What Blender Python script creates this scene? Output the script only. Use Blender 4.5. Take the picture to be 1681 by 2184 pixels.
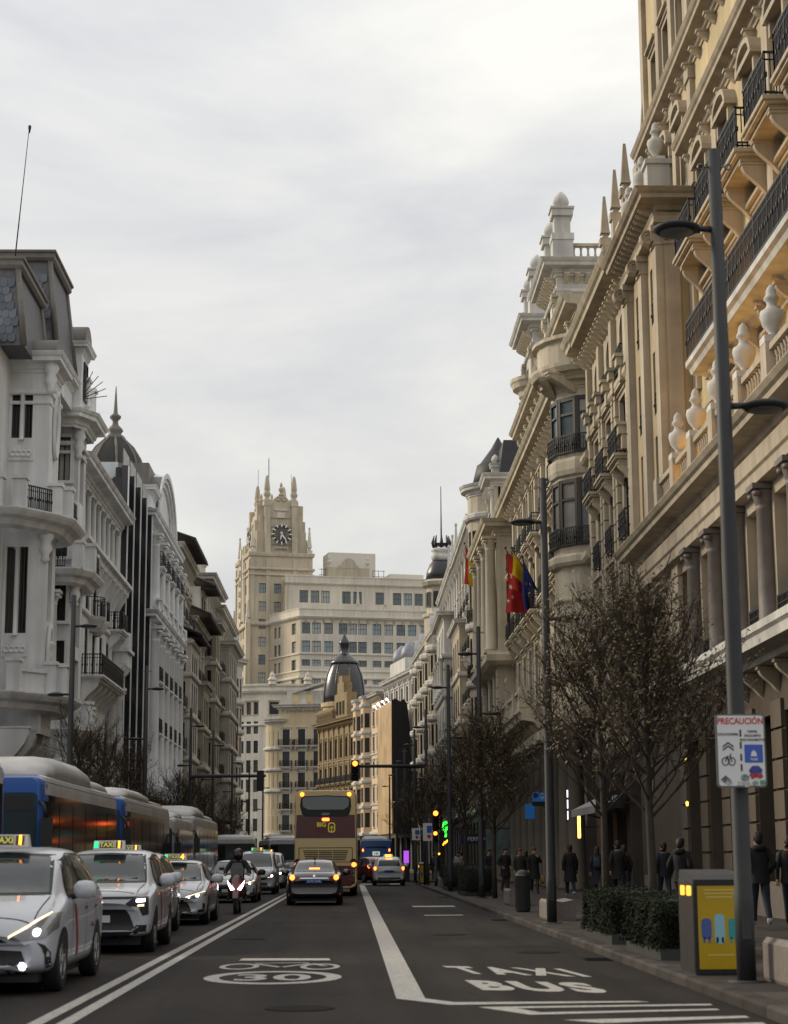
import bpy, math, random
from mathutils import Matrix, Vector
from mathutils.bvhtree import BVHTree
from mathutils.geometry import tessellate_polygon
random.seed(7)
SC = bpy.context.scene
for o in list(bpy.data.objects): bpy.data.objects.remove(o)
COL = SC.collection

# ------------------------------------------------------------------ camera
def setup_camera():
    pitch, yaw, roll = math.radians(10.772), math.radians(1.378), math.radians(0.3)
    fwd = Vector((math.sin(yaw)*math.cos(pitch), math.cos(yaw)*math.cos(pitch), math.sin(pitch)))
    r0 = fwd.cross(Vector((0, 0, 1))).normalized(); u0 = r0.cross(fwd)
    c, s = math.cos(roll), math.sin(roll)
    r = r0*c - u0*s; u = r0*s + u0*c
    cd = bpy.data.cameras.new('camera'); co = bpy.data.objects.new('camera', cd); COL.objects.link(co)
    m = Matrix((r, u, -fwd)).transposed().to_4x4(); m.translation = Vector((0, 0, 1.42))
    co.matrix_world = m
    cd.sensor_fit = 'HORIZONTAL'; cd.sensor_width = 36.0; cd.lens = 36*3900/1681
    cd.clip_start = 0.2; cd.clip_end = 3000
    cd.dof.use_dof = True; cd.dof.focus_distance = 75; cd.dof.aperture_fstop = 3.6
    SC.camera = co
setup_camera()

# ------------------------------------------------------------------ sky, sun, exposure
SUN_EL, SUN_AZ = math.radians(24), math.radians(-62)      # azimuth from +Y towards +X: low sun behind cloud, left and ahead
def setup_world():
    w = bpy.data.worlds.new('World'); SC.world = w; w.use_nodes = True
    nt = w.node_tree; N = nt.nodes; L = nt.links
    for n in list(N): N.remove(n)
    out = N.new('ShaderNodeOutputWorld')
    sky = N.new('ShaderNodeTexSky'); sky.sky_type = 'NISHITA'; sky.sun_disc = False
    sky.sun_elevation = SUN_EL; sky.sun_rotation = SUN_AZ
    bg1 = N.new('ShaderNodeBackground'); bg1.inputs[1].default_value = 0.10
    L.new(sky.outputs[0], bg1.inputs[0])
    tc = N.new('ShaderNodeTexCoord')
    sep = N.new('ShaderNodeSeparateXYZ'); L.new(tc.outputs['Generated'], sep.inputs[0])
    # stratus: wide soft banks, flattened towards the horizon
    mp = N.new('ShaderNodeMapping'); mp.inputs['Scale'].default_value = (1.5, 1.5, 4.2); mp.inputs['Location'].default_value = (3.1, 1.7, 0.62)
    mp.inputs['Rotation'].default_value = (0.0, 0.22, 0.0)
    L.new(tc.outputs['Generated'], mp.inputs[0])
    n1 = N.new('ShaderNodeTexNoise'); n1.inputs['Scale'].default_value = 1.7; n1.inputs['Detail'].default_value = 7; n1.inputs['Roughness'].default_value = 0.56; n1.inputs['Distortion'].default_value = 0.35
    L.new(mp.outputs[0], n1.inputs[0])
    cr = N.new('ShaderNodeValToRGB'); e = cr.color_ramp.elements
    e[0].position = 0.34; e[0].color = (0.50, 0.508, 0.535, 1); e[1].position = 0.64; e[1].color = (0.75, 0.738, 0.695, 1)
    L.new(n1.outputs['Fac'], cr.inputs[0])
    # an overcast dome is brighter towards the zenith than at the horizon
    g = N.new('ShaderNodeMapRange'); g.inputs['From Min'].default_value = 0.0; g.inputs['From Max'].default_value = 1.0
    g.inputs['To Min'].default_value = 0.83; g.inputs['To Max'].default_value = 1.55
    L.new(sep.outputs['Z'], g.inputs['Value'])
    bg2 = N.new('ShaderNodeBackground'); L.new(cr.outputs[0], bg2.inputs[0]); L.new(g.outputs[0], bg2.inputs[1])
    mix = N.new('ShaderNodeMixShader'); mix.inputs[0].default_value = 0.955
    L.new(bg1.outputs[0], mix.inputs[1]); L.new(bg2.outputs[0], mix.inputs[2]); L.new(mix.outputs[0], out.inputs[0])
    sd = bpy.data.lights.new('sun', 'SUN'); sd.energy = 2.2; sd.angle = math.radians(14); sd.color = (1.0, 0.87, 0.66)
    so = bpy.data.objects.new('sun', sd); COL.objects.link(so)
    d = Vector((math.sin(SUN_AZ)*math.cos(SUN_EL), math.cos(SUN_AZ)*math.cos(SUN_EL), math.sin(SUN_EL)))
    so.rotation_euler = (-d).to_track_quat('-Z', 'Y').to_euler(); so.location = d*200
setup_world()
SC.view_settings.view_transform = 'Standard'; SC.view_settings.look = 'None'
SC.view_settings.exposure = 0.3; SC.view_settings.gamma = 1.0; SC.view_settings.use_curve_mapping = False
SC.cycles.max_bounces = 5; SC.cycles.diffuse_bounces = 4; SC.cycles.glossy_bounces = 3; SC.cycles.transmission_bounces = 3
SC.cycles.sample_clamp_indirect = 4.0; SC.cycles.use_denoising = True
SC.cycles.caustics_reflective = False; SC.cycles.caustics_refractive = False

# ------------------------------------------------------------------ materials
MATS = {}
def mat(name, col, rough=0.7, metal=0.0, spec=0.4, var=0.0, scale=3.0, streak=0.0, bump=0.0, bscale=30.0, emit=None, es=0.0, coat=0.0, rnd=0.0, blotch=None):
    """one procedural material: base colour with noise variation, downward rain streaks, fine relief, per-object variation"""
    if name in MATS: return MATS[name]
    m = bpy.data.materials.new(name); m.use_nodes = True; MATS[name] = m
    nt = m.node_tree; N = nt.nodes; L = nt.links; b = N['Principled BSDF']
    b.inputs['Roughness'].default_value = rough; b.inputs['Metallic'].default_value = metal
    b.inputs['Specular IOR Level'].default_value = spec
    if coat: b.inputs['Coat Weight'].default_value = coat; b.inputs['Coat Roughness'].default_value = 0.04
    c4 = (*col, 1)
    b.inputs['Base Color'].default_value = c4
    src = None
    tc = N.new('ShaderNodeTexCoord')
    def mul(src, fac_socket, lo, hi):
        mr = N.new('ShaderNodeMapRange'); mr.inputs['From Min'].default_value = 0.3; mr.inputs['From Max'].default_value = 0.7
        mr.inputs['To Min'].default_value = lo; mr.inputs['To Max'].default_value = hi; L.new(fac_socket, mr.inputs['Value'])
        mx = N.new('ShaderNodeMix'); mx.data_type = 'RGBA'; mx.blend_type = 'MULTIPLY'; mx.inputs['Factor'].default_value = 1.0
        if src is None: mx.inputs[6].default_value = c4
        else: L.new(src, mx.inputs[6])
        L.new(mr.outputs[0], mx.inputs[7]); return mx.outputs[2]
    if var:
        n = N.new('ShaderNodeTexNoise'); n.inputs['Scale'].default_value = scale; n.inputs['Detail'].default_value = 6
        L.new(tc.outputs['Object'], n.inputs[0]); src = mul(src, n.outputs['Fac'], 1-var, 1+var*0.5)
    if streak:
        mp = N.new('ShaderNodeMapping'); mp.inputs['Scale'].default_value = (2.2, 2.2, 0.12); L.new(tc.outputs['Object'], mp.inputs[0])
        n = N.new('ShaderNodeTexNoise'); n.inputs['Scale'].default_value = 1.0; n.inputs['Detail'].default_value = 4
        L.new(mp.outputs[0], n.inputs[0]); src = mul(src, n.outputs['Fac'], 1-streak, 1.0)
    if blotch:
        n = N.new('ShaderNodeTexNoise'); n.inputs['Scale'].default_value = blotch[0]; n.inputs['Detail'].default_value = 3
        L.new(tc.outputs['Object'], n.inputs[0]); src = mul(src, n.outputs['Fac'], blotch[1], blotch[2])
    if rnd:
        oi = N.new('ShaderNodeObjectInfo')
        mr = N.new('ShaderNodeMapRange'); mr.inputs['From Min'].default_value = 0; mr.inputs['From Max'].default_value = 1
        mr.inputs['To Min'].default_value = 0.3; mr.inputs['To Max'].default_value = 0.7; L.new(oi.outputs['Random'], mr.inputs[0])
        src = mul(src, mr.outputs[0], 1-rnd, 1+rnd)
    if src is not None: L.new(src, b.inputs['Base Color'])
    if bump:
        n = N.new('ShaderNodeTexNoise'); n.inputs['Scale'].default_value = bscale; n.inputs['Detail'].default_value = 4
        L.new(tc.outputs['Object'], n.inputs[0])
        bp = N.new('ShaderNodeBump'); bp.inputs['Strength'].default_value = bump; bp.inputs['Distance'].default_value = 0.02
        L.new(n.outputs['Fac'], bp.inputs['Height']); L.new(bp.outputs[0], b.inputs['Normal'])
    if emit:
        b.inputs['Emission Color'].default_value = (*emit, 1); b.inputs['Emission Strength'].default_value = es
    return m

def glass_mat(name, base, lo=0.3, hi=1.6, rough=0.06, curtain=None, cfrac=0.0, spec=0.6):
    """window glass: dark room behind, sky mirrored in it, blinds or curtains drawn behind some panes"""
    m = mat(name, base, rough=rough, spec=spec)
    nt = m.node_tree; N = nt.nodes; L = nt.links; b = N['Principled BSDF']
    oi = N.new('ShaderNodeObjectInfo')
    cr = N.new('ShaderNodeValToRGB'); cr.color_ramp.interpolation = 'CONSTANT'
    el = cr.color_ramp.elements
    el[0].position = 0; el[0].color = (*[c*lo for c in base], 1)
    el[1].position = 0.4; el[1].color = (*[c*hi for c in base], 1)
    if curtain:
        e = el.new(1-cfrac); e.color = (*curtain, 1)
        e = el.new(1-cfrac*0.4); e.color = (*[c*0.55 for c in curtain], 1)
    L.new(oi.outputs['Random'], cr.inputs[0])
    tc = N.new('ShaderNodeTexCoord')
    wv = N.new('ShaderNodeTexNoise'); wv.inputs['Scale'].default_value = 1.3; L.new(tc.outputs['Object'], wv.inputs[0])
    mx = N.new('ShaderNodeMix'); mx.data_type = 'RGBA'; mx.blend_type = 'MULTIPLY'; mx.inputs['Factor'].default_value = 0.6
    L.new(cr.outputs[0], mx.inputs[6]); L.new(wv.outputs['Fac'], mx.inputs[7]); L.new(mx.outputs[2], b.inputs['Base Color'])
    bp = N.new('ShaderNodeBump'); bp.inputs['Strength'].default_value = 0.06; n2 = N.new('ShaderNodeTexNoise'); n2.inputs['Scale'].default_value = 0.8
    L.new(tc.outputs['Object'], n2.inputs[0]); L.new(n2.outputs['Fac'], bp.inputs['Height']); L.new(bp.outputs[0], b.inputs['Normal'])
    return m

def lamp_mat(name, col, es, base=None):
    return mat(name, base or col, rough=0.3, emit=col, es=es)

# ------------------------------------------------------------------ mesh building
class MB:
    """collects geometry for one mesh"""
    def __init__(s): s.v = []; s.f = []; s.m = []; s.sm = []; s.o = (0, 0, 0)
    def add(s, vs, fs, mi=0, sm=False):
        n = len(s.v); s.v += vs
        for f in fs: s.f.append([i+n for i in f]); s.m.append(mi); s.sm.append(sm)
        return s
    def box(s, x0, x1, y0, y1, z0, z1, mi=0):
        vs = [(x0,y0,z0),(x1,y0,z0),(x1,y1,z0),(x0,y1,z0),(x0,y0,z1),(x1,y0,z1),(x1,y1,z1),(x0,y1,z1)]
        return s.add(vs, [(0,3,2,1),(4,5,6,7),(0,1,5,4),(1,2,6,5),(2,3,7,6),(3,0,4,7)], mi)
    def loft(s, rings, closed=True, cap0=True, cap1=True, mi=0, sm=True):
        n = len(rings[0]); vs = [p for r in rings for p in r]; fs = []
        for i in range(len(rings)-1):
            for j in range(n if closed else n-1):
                k = (j+1) % n; fs.append((i*n+j, i*n+k, (i+1)*n+k, (i+1)*n+j))
        s.add(vs, fs, mi, sm)
        b = len(s.v)-len(vs)
        if closed and cap0: s.f.append([b+j for j in range(n-1, -1, -1)]); s.m.append(mi); s.sm.append(False)
        if closed and cap1: s.f.append([b+(len(rings)-1)*n+j for j in range(n)]); s.m.append(mi); s.sm.append(False)
        return s
    def lathe(s, prof, seg=12, c=(0,0,0), mi=0, sm=True, a0=0.0):
        rings = [[(c[0]+r*math.cos(a0+2*math.pi*j/seg), c[1]+r*math.sin(a0+2*math.pi*j/seg), c[2]+z) for j in range(seg)] for r, z in prof]
        return s.loft(rings, mi=mi, sm=sm)
    def tube(s, pts, rad, seg=6, mi=0, sm=True, caps=True):
        pts = [Vector(p) for p in pts]; rings = []
        if not hasattr(rad, '__len__'): rad = [rad]*len(pts)
        up = Vector((0, 0, 1)); ref = None
        for i, p in enumerate(pts):
            t = (pts[min(i+1, len(pts)-1)]-pts[max(i-1, 0)])
            if t.length < 1e-9: t = Vector((0, 0, 1))
            t.normalize()
            if ref is None: ref = t.cross(up) if abs(t.z) < 0.95 else t.cross(Vector((0, 1, 0)))
            a = (ref - t*ref.dot(t))
            if a.length < 1e-6: a = t.orthogonal()
            a.normalize(); ref = a; b = t.cross(a)
            rings.append([tuple(p + (a*math.cos(2*math.pi*j/seg)+b*math.sin(2*math.pi*j/seg))*rad[i]) for j in range(seg)])
        return s.loft(rings, cap0=caps, cap1=caps, mi=mi, sm=sm)
    def prism(s, poly, plane, a0, a1, mi=0):
        """extrude a 2D polygon; plane 'xz': poly in (x,z), extruded along y from a0 to a1; 'yz' along x; 'xy' along z"""
        def P(p, a): return {'xz': (p[0], a, p[1]), 'yz': (a, p[0], p[1]), 'xy': (p[0], p[1], a)}[plane]
        n = len(poly); vs = [P(p, a0) for p in poly]+[P(p, a1) for p in poly]
        fs = [tuple(range(n-1, -1, -1)), tuple(range(n, 2*n))]+[(j, (j+1) % n, n+(j+1) % n, n+j) for j in range(n)]
        return s.add(vs, fs, mi)
    def sweep(s, path, prof, closed=False, mi=0, caps=True):
        """moulding: profile of (out, z) swept along a horizontal polyline, mitred; out is to the right of travel (dy,-dx)"""
        n = len(path); nm = []
        P = [Vector((p[0], p[1])) for p in path]
        for i in range(n):
            segs = []
            if closed or i > 0: segs.append((P[i]-P[i-1]).normalized())
            if closed or i < n-1: segs.append((P[(i+1) % n]-P[i]).normalized())
            ns = [Vector((d.y, -d.x)) for d in segs]
            if len(ns) == 2:
                m = (ns[0]+ns[1])
                m = m/max(0.3, (1+ns[0].dot(ns[1]))) if m.length > 1e-6 else ns[0]
            else: m = ns[0]
            nm.append(m)
        rings = [[(P[i].x+nm[i].x*o, P[i].y+nm[i].y*o, z) for o, z in prof] for i in range(n)]
        if closed: rings.append(rings[0])
        k = len(prof); vs = [p for r in rings for p in r]; fs = []
        for i in range(len(rings)-1):
            for j in range(k-1): fs.append((i*k+j, (i+1)*k+j, (i+1)*k+j+1, i*k+j+1))
        s.add(vs, fs, mi, False)
        if not closed and caps:
            b = len(s.v)-len(vs)
            s.f.append([b+j for j in range(k)]); s.m.append(mi); s.sm.append(False)
            s.f.append([b+(len(rings)-1)*k+j for j in range(k-1, -1, -1)]); s.m.append(mi); s.sm.append(False)
        return s
    def mesh(s, name='mesh'):
        me = bpy.data.meshes.new(name)
        ox, oy, oz = s.o
        me.from_pydata([(x-ox, y-oy, z-oz) for x, y, z in s.v] if s.o != (0,0,0) else s.v, [], s.f)
        if any(s.m): me.polygons.foreach_set('material_index', s.m)
        me.polygons.foreach_set('use_smooth', s.sm)
        me.update(); return me

def link(name, data, parent=None, loc=(0,0,0), rot=(0,0,0), mats=None):
    o = bpy.data.objects.new(name, data); COL.objects.link(o)
    o.location = loc
    if rot != (0,0,0): o.rotation_euler = rot
    if parent is not None: o.parent = parent
    if mats is not None and data is not None and len(data.materials) == 0:
        for m in (mats if isinstance(mats, (list, tuple)) else [mats]): data.materials.append(m)
    return o
def obj(name, mb, mats, parent=None, loc=(0,0,0), rot=(0,0,0)):
    return link(name, mb.mesh(name), parent, loc, rot, mats)
CACHE = {}
def shared(key, fn, mats):
    if key not in CACHE:
        me = fn().mesh(str(key[0]))
        for m in (mats if isinstance(mats, (list, tuple)) else [mats]): me.materials.append(m)
        CACHE[key] = me
    return CACHE[key]
def tag(o, label, cat, group=None, kind=None):
    o['label'] = label; o['category'] = cat
    if group: o['group'] = group
    if kind: o['kind'] = kind
    return o
def thing(name, label, cat, loc=(0,0,0), rz=0.0, group=None):
    return tag(link(name, None, None, loc, (0, 0, rz)), label, cat, group)
def copy_tree(o, parent=None):
    c = o.copy(); COL.objects.link(c); c.parent = parent
    for ch in list(o.children): copy_tree(ch, c)
    return c
def place(proto, first, label, loc, rz=0.0, group=None):
    o = proto if first else copy_tree(proto)
    o.location = loc; o.rotation_euler = (0, 0, rz); o['label'] = label
    if group: o['group'] = group
    return o
FONT = {}
def text_mesh(s, size=1.0, extrude=0.004, bold=0.0, align='CENTER', track=1.0):
    cu = bpy.data.curves.new('lettering', 'FONT'); cu.body = s; cu.size = size; cu.extrude = extrude; cu.offset = bold
    cu.align_x = align; cu.align_y = 'CENTER'; cu.resolution_u = 3; cu.space_character = track
    ob = bpy.data.objects.new('lettering', cu)
    me = bpy.data.meshes.new_from_object(ob)
    bpy.data.objects.remove(ob); bpy.data.curves.remove(cu)
    return me
def text_obj(name, s, size, m, parent, loc, rot=(math.pi/2,0,0), bold=0.0, extrude=0.004, sx=1.0, align='CENTER'):
    me = text_mesh(s, size, extrude, bold, align)
    if sx != 1.0:
        for v in me.vertices: v.co.x *= sx
    me.materials.clear(); me.materials.append(m)
    return link(name, me, parent, loc, rot)
def rrect(x0, x1, z0, z1, r, n=4):
    """rounded rectangle outline"""
    out = []
    for cx, cz, a in ((x1-r, z0+r, -90), (x1-r, z1-r, 0), (x0+r, z1-r, 90), (x0+r, z0+r, 180)):
        for k in range(n+1):
            t = math.radians(a+90*k/n); out.append((cx+r*math.cos(t), cz+r*math.sin(t)))
    return out
PI = math.pi
# ------------------------------------------------------------------ ground, road, pavements
def asphalt(name, col):
    m = mat(name, col, rough=0.75, spec=0.12, var=0.22, scale=0.35, bump=0.5, bscale=140.0)
    nt = m.node_tree; N = nt.nodes; L = nt.links; b = N['Principled BSDF']
    src = b.inputs['Base Color'].links[0].from_socket
    tc = N.new('ShaderNodeTexCoord'); mp = N.new('ShaderNodeMapping'); mp.inputs['Scale'].default_value = (1.1, 0.05, 1)
    L.new(tc.outputs['Object'], mp.inputs[0])
    n = N.new('ShaderNodeTexNoise'); n.inputs['Scale'].default_value = 1.4; n.inputs['Detail'].default_value = 3; L.new(mp.outputs[0], n.inputs[0])
    g = N.new('ShaderNodeTexNoise'); g.inputs['Scale'].default_value = 90; g.inputs['Detail'].default_value = 2; L.new(tc.outputs['Object'], g.inputs[0])
    vo = N.new('ShaderNodeTexVoronoi'); vo.feature = 'DISTANCE_TO_EDGE'; vo.inputs['Scale'].default_value = 0.42
    wn = N.new('ShaderNodeTexNoise'); wn.inputs['Scale'].default_value = 1.3; wn.inputs['Detail'].default_value = 5; L.new(tc.outputs['Object'], wn.inputs[0])
    va = N.new('ShaderNodeVectorMath'); va.operation = 'ADD'; L.new(tc.outputs['Object'], va.inputs[0]); L.new(wn.outputs['Color'], va.inputs[1]); L.new(va.outputs[0], vo.inputs['Vector'])
    ck = N.new('ShaderNodeMapRange'); ck.inputs['From Min'].default_value = 0.0; ck.inputs['From Max'].default_value = 0.012; ck.inputs['To Min'].default_value = 0.55; ck.inputs['To Max'].default_value = 1.0; L.new(vo.outputs['Distance'], ck.inputs[0])
    mx = N.new('ShaderNodeMix'); mx.data_type = 'RGBA'; mx.blend_type = 'MULTIPLY'; mx.inputs['Factor'].default_value = 1; L.new(src, mx.inputs[6]); L.new(ck.outputs[0], mx.inputs[7]); src = mx.outputs[2]
    for s, lo, hi in ((n, 0.68, 1.4), (g, 0.7, 1.35)):
        mr = N.new('ShaderNodeMapRange'); mr.inputs['From Min'].default_value = 0.3; mr.inputs['From Max'].default_value = 0.7
        mr.inputs['To Min'].default_value = lo; mr.inputs['To Max'].default_value = hi; L.new(s.outputs['Fac'], mr.inputs[0])
        mx = N.new('ShaderNodeMix'); mx.data_type = 'RGBA'; mx.blend_type = 'MULTIPLY'; mx.inputs['Factor'].default_value = 1
        L.new(src, mx.inputs[6]); L.new(mr.outputs[0], mx.inputs[7]); src = mx.outputs[2]
    L.new(src, b.inputs['Base Color'])
    return m
M_ROAD = asphalt('asphalt', (0.0235, 0.0195, 0.017))
M_GROUND = mat('far_ground', (0.09, 0.085, 0.08), rough=0.9, var=0.2, scale=0.05)
M_PAVE = mat('granite_paving', (0.056, 0.048, 0.042), rough=0.8, spec=.15, var=0.25, scale=1.2, bump=0.25, bscale=60, rnd=0.22)
M_KERB = mat('granite_kerb', (0.055, 0.048, 0.043), rough=0.8, spec=.15, var=0.3, scale=2.5, bump=0.3, bscale=50, rnd=0.28)
def paint_mat():
    m = mat('road_paint', (0.40, 0.38, 0.35), rough=0.7, spec=0.4, var=0.18, scale=6)
    nt = m.node_tree; N = nt.nodes; L = nt.links; b = N['Principled BSDF']; src = b.inputs['Base Color'].links[0].from_socket
    tc = N.new('ShaderNodeTexCoord'); n = N.new('ShaderNodeTexNoise'); n.inputs['Scale'].default_value = 22; n.inputs['Detail'].default_value = 8; n.inputs['Roughness'].default_value = 0.7
    L.new(tc.outputs['Object'], n.inputs[0]); cr = N.new('ShaderNodeValToRGB'); cr.color_ramp.elements[0].position = 0.33; cr.color_ramp.elements[1].position = 0.50
    L.new(n.outputs['Fac'], cr.inputs[0]); mx = N.new('ShaderNodeMix'); mx.data_type = 'RGBA'
    mx.inputs[6].default_value = (0.10, 0.095, 0.09, 1); L.new(src, mx.inputs[7]); L.new(cr.outputs[0], mx.inputs['Factor']); L.new(mx.outputs[2], b.inputs['Base Color'])
    return m
M_PAINT = paint_mat()
KX, LKX = 3.75, -8.3                      # kerb lines
mb = MB(); mb.add([(-900,-200,-0.02),(900,-200,-0.02),(900,1600,-0.02),(-900,1600,-0.02)], [(0,1,2,3)])
gr = obj('ground', mb, M_GROUND); gr['kind'] = 'structure'
mb = MB(); mb.add([(-9.2,-30,0),(4.4,-30,0),(4.4,190,0),(3.2,232,0),(-1.5,262,0),(-12,292,0),(-40,330,0),(-60,330,0),(-30,285,0),(-15,240,0),(-9.2,190,0),
                   (40,106,0.0),(40,118,0.0),(4.4,118,0),(4.4,106,0)], [(0,1,14,13,2,3,4,5,6,7,8,9,10),(14,11,12,13)])
road = obj('road', mb, M_ROAD); road['kind'] = 'structure'

def strip(path, w, name='lane_line', z=0.004):
    mb = MB()
    for (x0, y0), (x1, y1) in zip(path[:-1], path[1:]):
        mb.add([(x0-w/2,y0,z),(x0+w/2,y0,z),(x1+w/2,y1,z),(x1-w/2,y1,z)], [(0,1,2,3)])
    return obj(name, mb, M_PAINT, road)
def poly(pts, name='lane_line', z=0.004):
    mb = MB(); mb.add([(x, y, z) for x, y in pts], [tuple(range(len(pts)))]); return obj(name, mb, M_PAINT, road)
strip([(-2.81,10),(-2.81,104)], 0.14); strip([(-2.55,10),(-2.55,104)], 0.14)
strip([(0.62,19.6),(0.62,107)], 0.30)
# tapering lines where the bus lane begins
poly([(0.47,19.6),(0.77,19.6),(1.05,19.05),(2.9,19.05),(3.0,18.9),(0.98,18.72)])
poly([(1.24,18.42),(3.55,18.62),(3.55,18.44),(1.60,18.24),(1.78,17.74),(3.5,18.02),(3.5,17.86),(1.66,17.48)])
poly([(1.9,16.9),(3.6,17.2),(3.6,17.0),(2.2,16.55)])
poly([(2.0,16.2),(3.6,16.5),(3.6,16.3),(2.3,15.9)])
def patch(x0, x1, y0, y1, name='worn_mark'): return poly([(x0,y0),(x1,y0),(x1,y1),(x0,y1)], name)
patch(1.9,3.2,57.0,58.4); patch(1.9,2.9,48.2,48.8)
for k in range(7): patch(-8.2+k*1.75, -7.5+k*1.75, 109.5, 113, 'crossing_bar')
def road_text(s, bl, e1, e2, bold=0.03, track=1.0):
    me = text_mesh(s, 1.0, 0.0, bold, 'LEFT', track)
    xs = [v.co.x for v in me.vertices]; ys = [v.co.y for v in me.vertices]
    x0, x1, y0, y1 = min(xs), max(xs), min(ys), max(ys)
    for v in me.vertices:
        a, b = (v.co.x-x0)/(x1-x0), (v.co.y-y0)/(y1-y0)
        v.co = (bl[0]+e1[0]*a+e2[0]*b, bl[1]+e1[1]*a+e2[1]*b, 0.005)
    me.materials.clear(); me.materials.append(M_PAINT)
    return link('lane_lettering', me, road)
road_text('TAXI', (1.42,23.75), (1.52,-0.85), (-0.19,1.75), .045, 1.45)
road_text('BUS', (1.45,20.75), (1.36,-0.62), (-0.10,1.75), .05, 1.2)
def ring(mb, cx, cy, rx, ry, t, z=0.005, n=48):
    o = [(cx+rx*math.cos(2*PI*k/n), cy+ry*math.sin(2*PI*k/n), z) for k in range(n)]
    i = [(cx+(rx-t)*math.cos(2*PI*k/n), cy+(ry-t*ry/rx)*math.sin(2*PI*k/n), z) for k in range(n)]
    mb.add(o+i, [(k, (k+1) % n, n+(k+1) % n, n+k) for k in range(n)])
mb = MB(); ring(mb, -0.965, 23.25, 0.85, 1.3, 0.19); obj('speed_ring', mb, M_PAINT, road)
road_text('30', (-1.42,22.65), (0.94,-0.02), (-0.02,1.25), bold=0.02)
mb = MB(); ring(mb, -1.52, 25.65, 0.27, 0.72, 0.08); ring(mb, -0.42, 25.5, 0.27, 0.72, 0.08)
for a, b, w in (((-1.3,26.2),(-0.95,25.4),0.10), ((-0.95,25.4),(-0.55,26.3),0.10), ((-1.35,26.4),(-0.6,26.5),0.12), ((-0.55,26.3),(-0.35,25.6),0.08)):
    d = Vector((b[0]-a[0], b[1]-a[1])).normalized(); n = Vector((-d.y, d.x))*w/2
    mb.add([(a[0]+n.x,a[1]+n.y,.0055),(b[0]+n.x,b[1]+n.y,.0055),(b[0]-n.x,b[1]-n.y,.0055),(a[0]-n.x,a[1]-n.y,.0055)], [(0,1,2,3)])
mb.add([(-1.62,27.15,.005),(-0.3,27.05,.005),(-0.32,27.6,.005),(-1.6,27.75,.005)], [(0,1,2,3)])
obj('motorcycle_mark', mb, M_PAINT, road)
# pavements: a real step with kerb stones; slabs laid as pieces where they can be told apart
def pavement(name, x0, x1, y0, y1):
    mb = MB(); mb.box(x0, x1, y0, y1, -0.05, 0.112); o = obj(name, mb, M_PAVE); o['kind'] = 'structure'; return o
pv = pavement('pavement_right', KX+0.2, 11.5, -20, 107)
pavement('pavement_left', -16, LKX-0.15, -20, 190); pavement('pavement_far', KX+0.15, 11.5, 118, 190)
def kerb_fn():
    mb = MB(); mb.loft([[(x, y, z) for x, z in ((0,-0.05),(0,0.09),(0.03,0.12),(0.198,0.12),(0.198,-0.05))] for y in (0.009, 0.991)], sm=False); return mb
for k in range(95):
    link('kerb_stone', shared(('kerb_stone',), kerb_fn, M_KERB), pv, (KX, 12+k, random.uniform(-.002,.002)))
def slab_fn():
    mb = MB(); mb.box(0.007,0.593,0.007,0.993,-0.01,0.008); return mb
for i in range(9):
    for j in range(33):
        link('paving_slab', shared(('paving_slab',), slab_fn, M_PAVE), pv, (KX+0.2+i*0.6, 14.5+j+(0.5 if i % 2 else 0), 0.1125+random.uniform(-.0015,.0015)))
mb = MB(); mb.box(LKX-0.15, LKX, -20, 190, -0.05, 0.12); obj('kerb', mb, M_KERB)['kind'] = 'structure'

# repairs and covers set into the carriageway
M_PATCH = asphalt('asphalt_repair', (0.018, 0.015, 0.0135)); M_PATCH2 = asphalt('asphalt_pale_repair', (0.031, 0.0265, 0.023))
for x0, x1, y0, y1, m in ((-2.2,-1.5,29,44,M_PATCH),(1.4,3.4,31,33.2,M_PATCH2),(-0.6,.25,52,58,M_PATCH2),(1.1,1.9,62,90,M_PATCH),(-4.9,-3.4,25.3,27.5,M_PATCH2),(2.3,3.5,14.5,15.4,M_PATCH)):
    mb = MB(); n = 10; e = lambda a: a+random.uniform(-.02,.02)
    pts = [(e(x0+(x1-x0)*k/n), e(y0)) for k in range(n)]+[(e(x1), e(y0+(y1-y0)*k/n)) for k in range(n)]+[(e(x1-(x1-x0)*k/n), e(y1)) for k in range(n)]+[(e(x0), e(y1-(y1-y0)*k/n)) for k in range(n)]
    mb.add([(x, y, .0022) for x, y in pts], [tuple(range(len(pts)))]); obj('asphalt_patch', mb, m, road)
M_CAST = mat('cast_iron_cover', (0.012, 0.0105, 0.0095), rough=0.8, spec=.1, var=.3, scale=20, bump=.5, bscale=60)
for x, y in ((-1.9,34.5),(1.9,36.0),(-0.5,18.4),(2.9,29.0),(-3.9,26.6)):
    mb = MB(); mb.lathe([(.34,0),(.34,.005),(.31,.006),(.30,.004),(.01,.004)], 24, (x, y, .001)); obj('manhole_cover', mb, M_CAST, road)
for y in (26.5, 44.0, 71.0):
    mb = MB(); mb.box(KX-.42, KX-.04, y, y+.7, .001, .006); 
    for k in range(6): mb.box(KX-.40, KX-.06, y+.05+k*.11, y+.09+k*.11, .006, .011)
    obj('gully_grate', mb, M_CAST, road)
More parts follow.
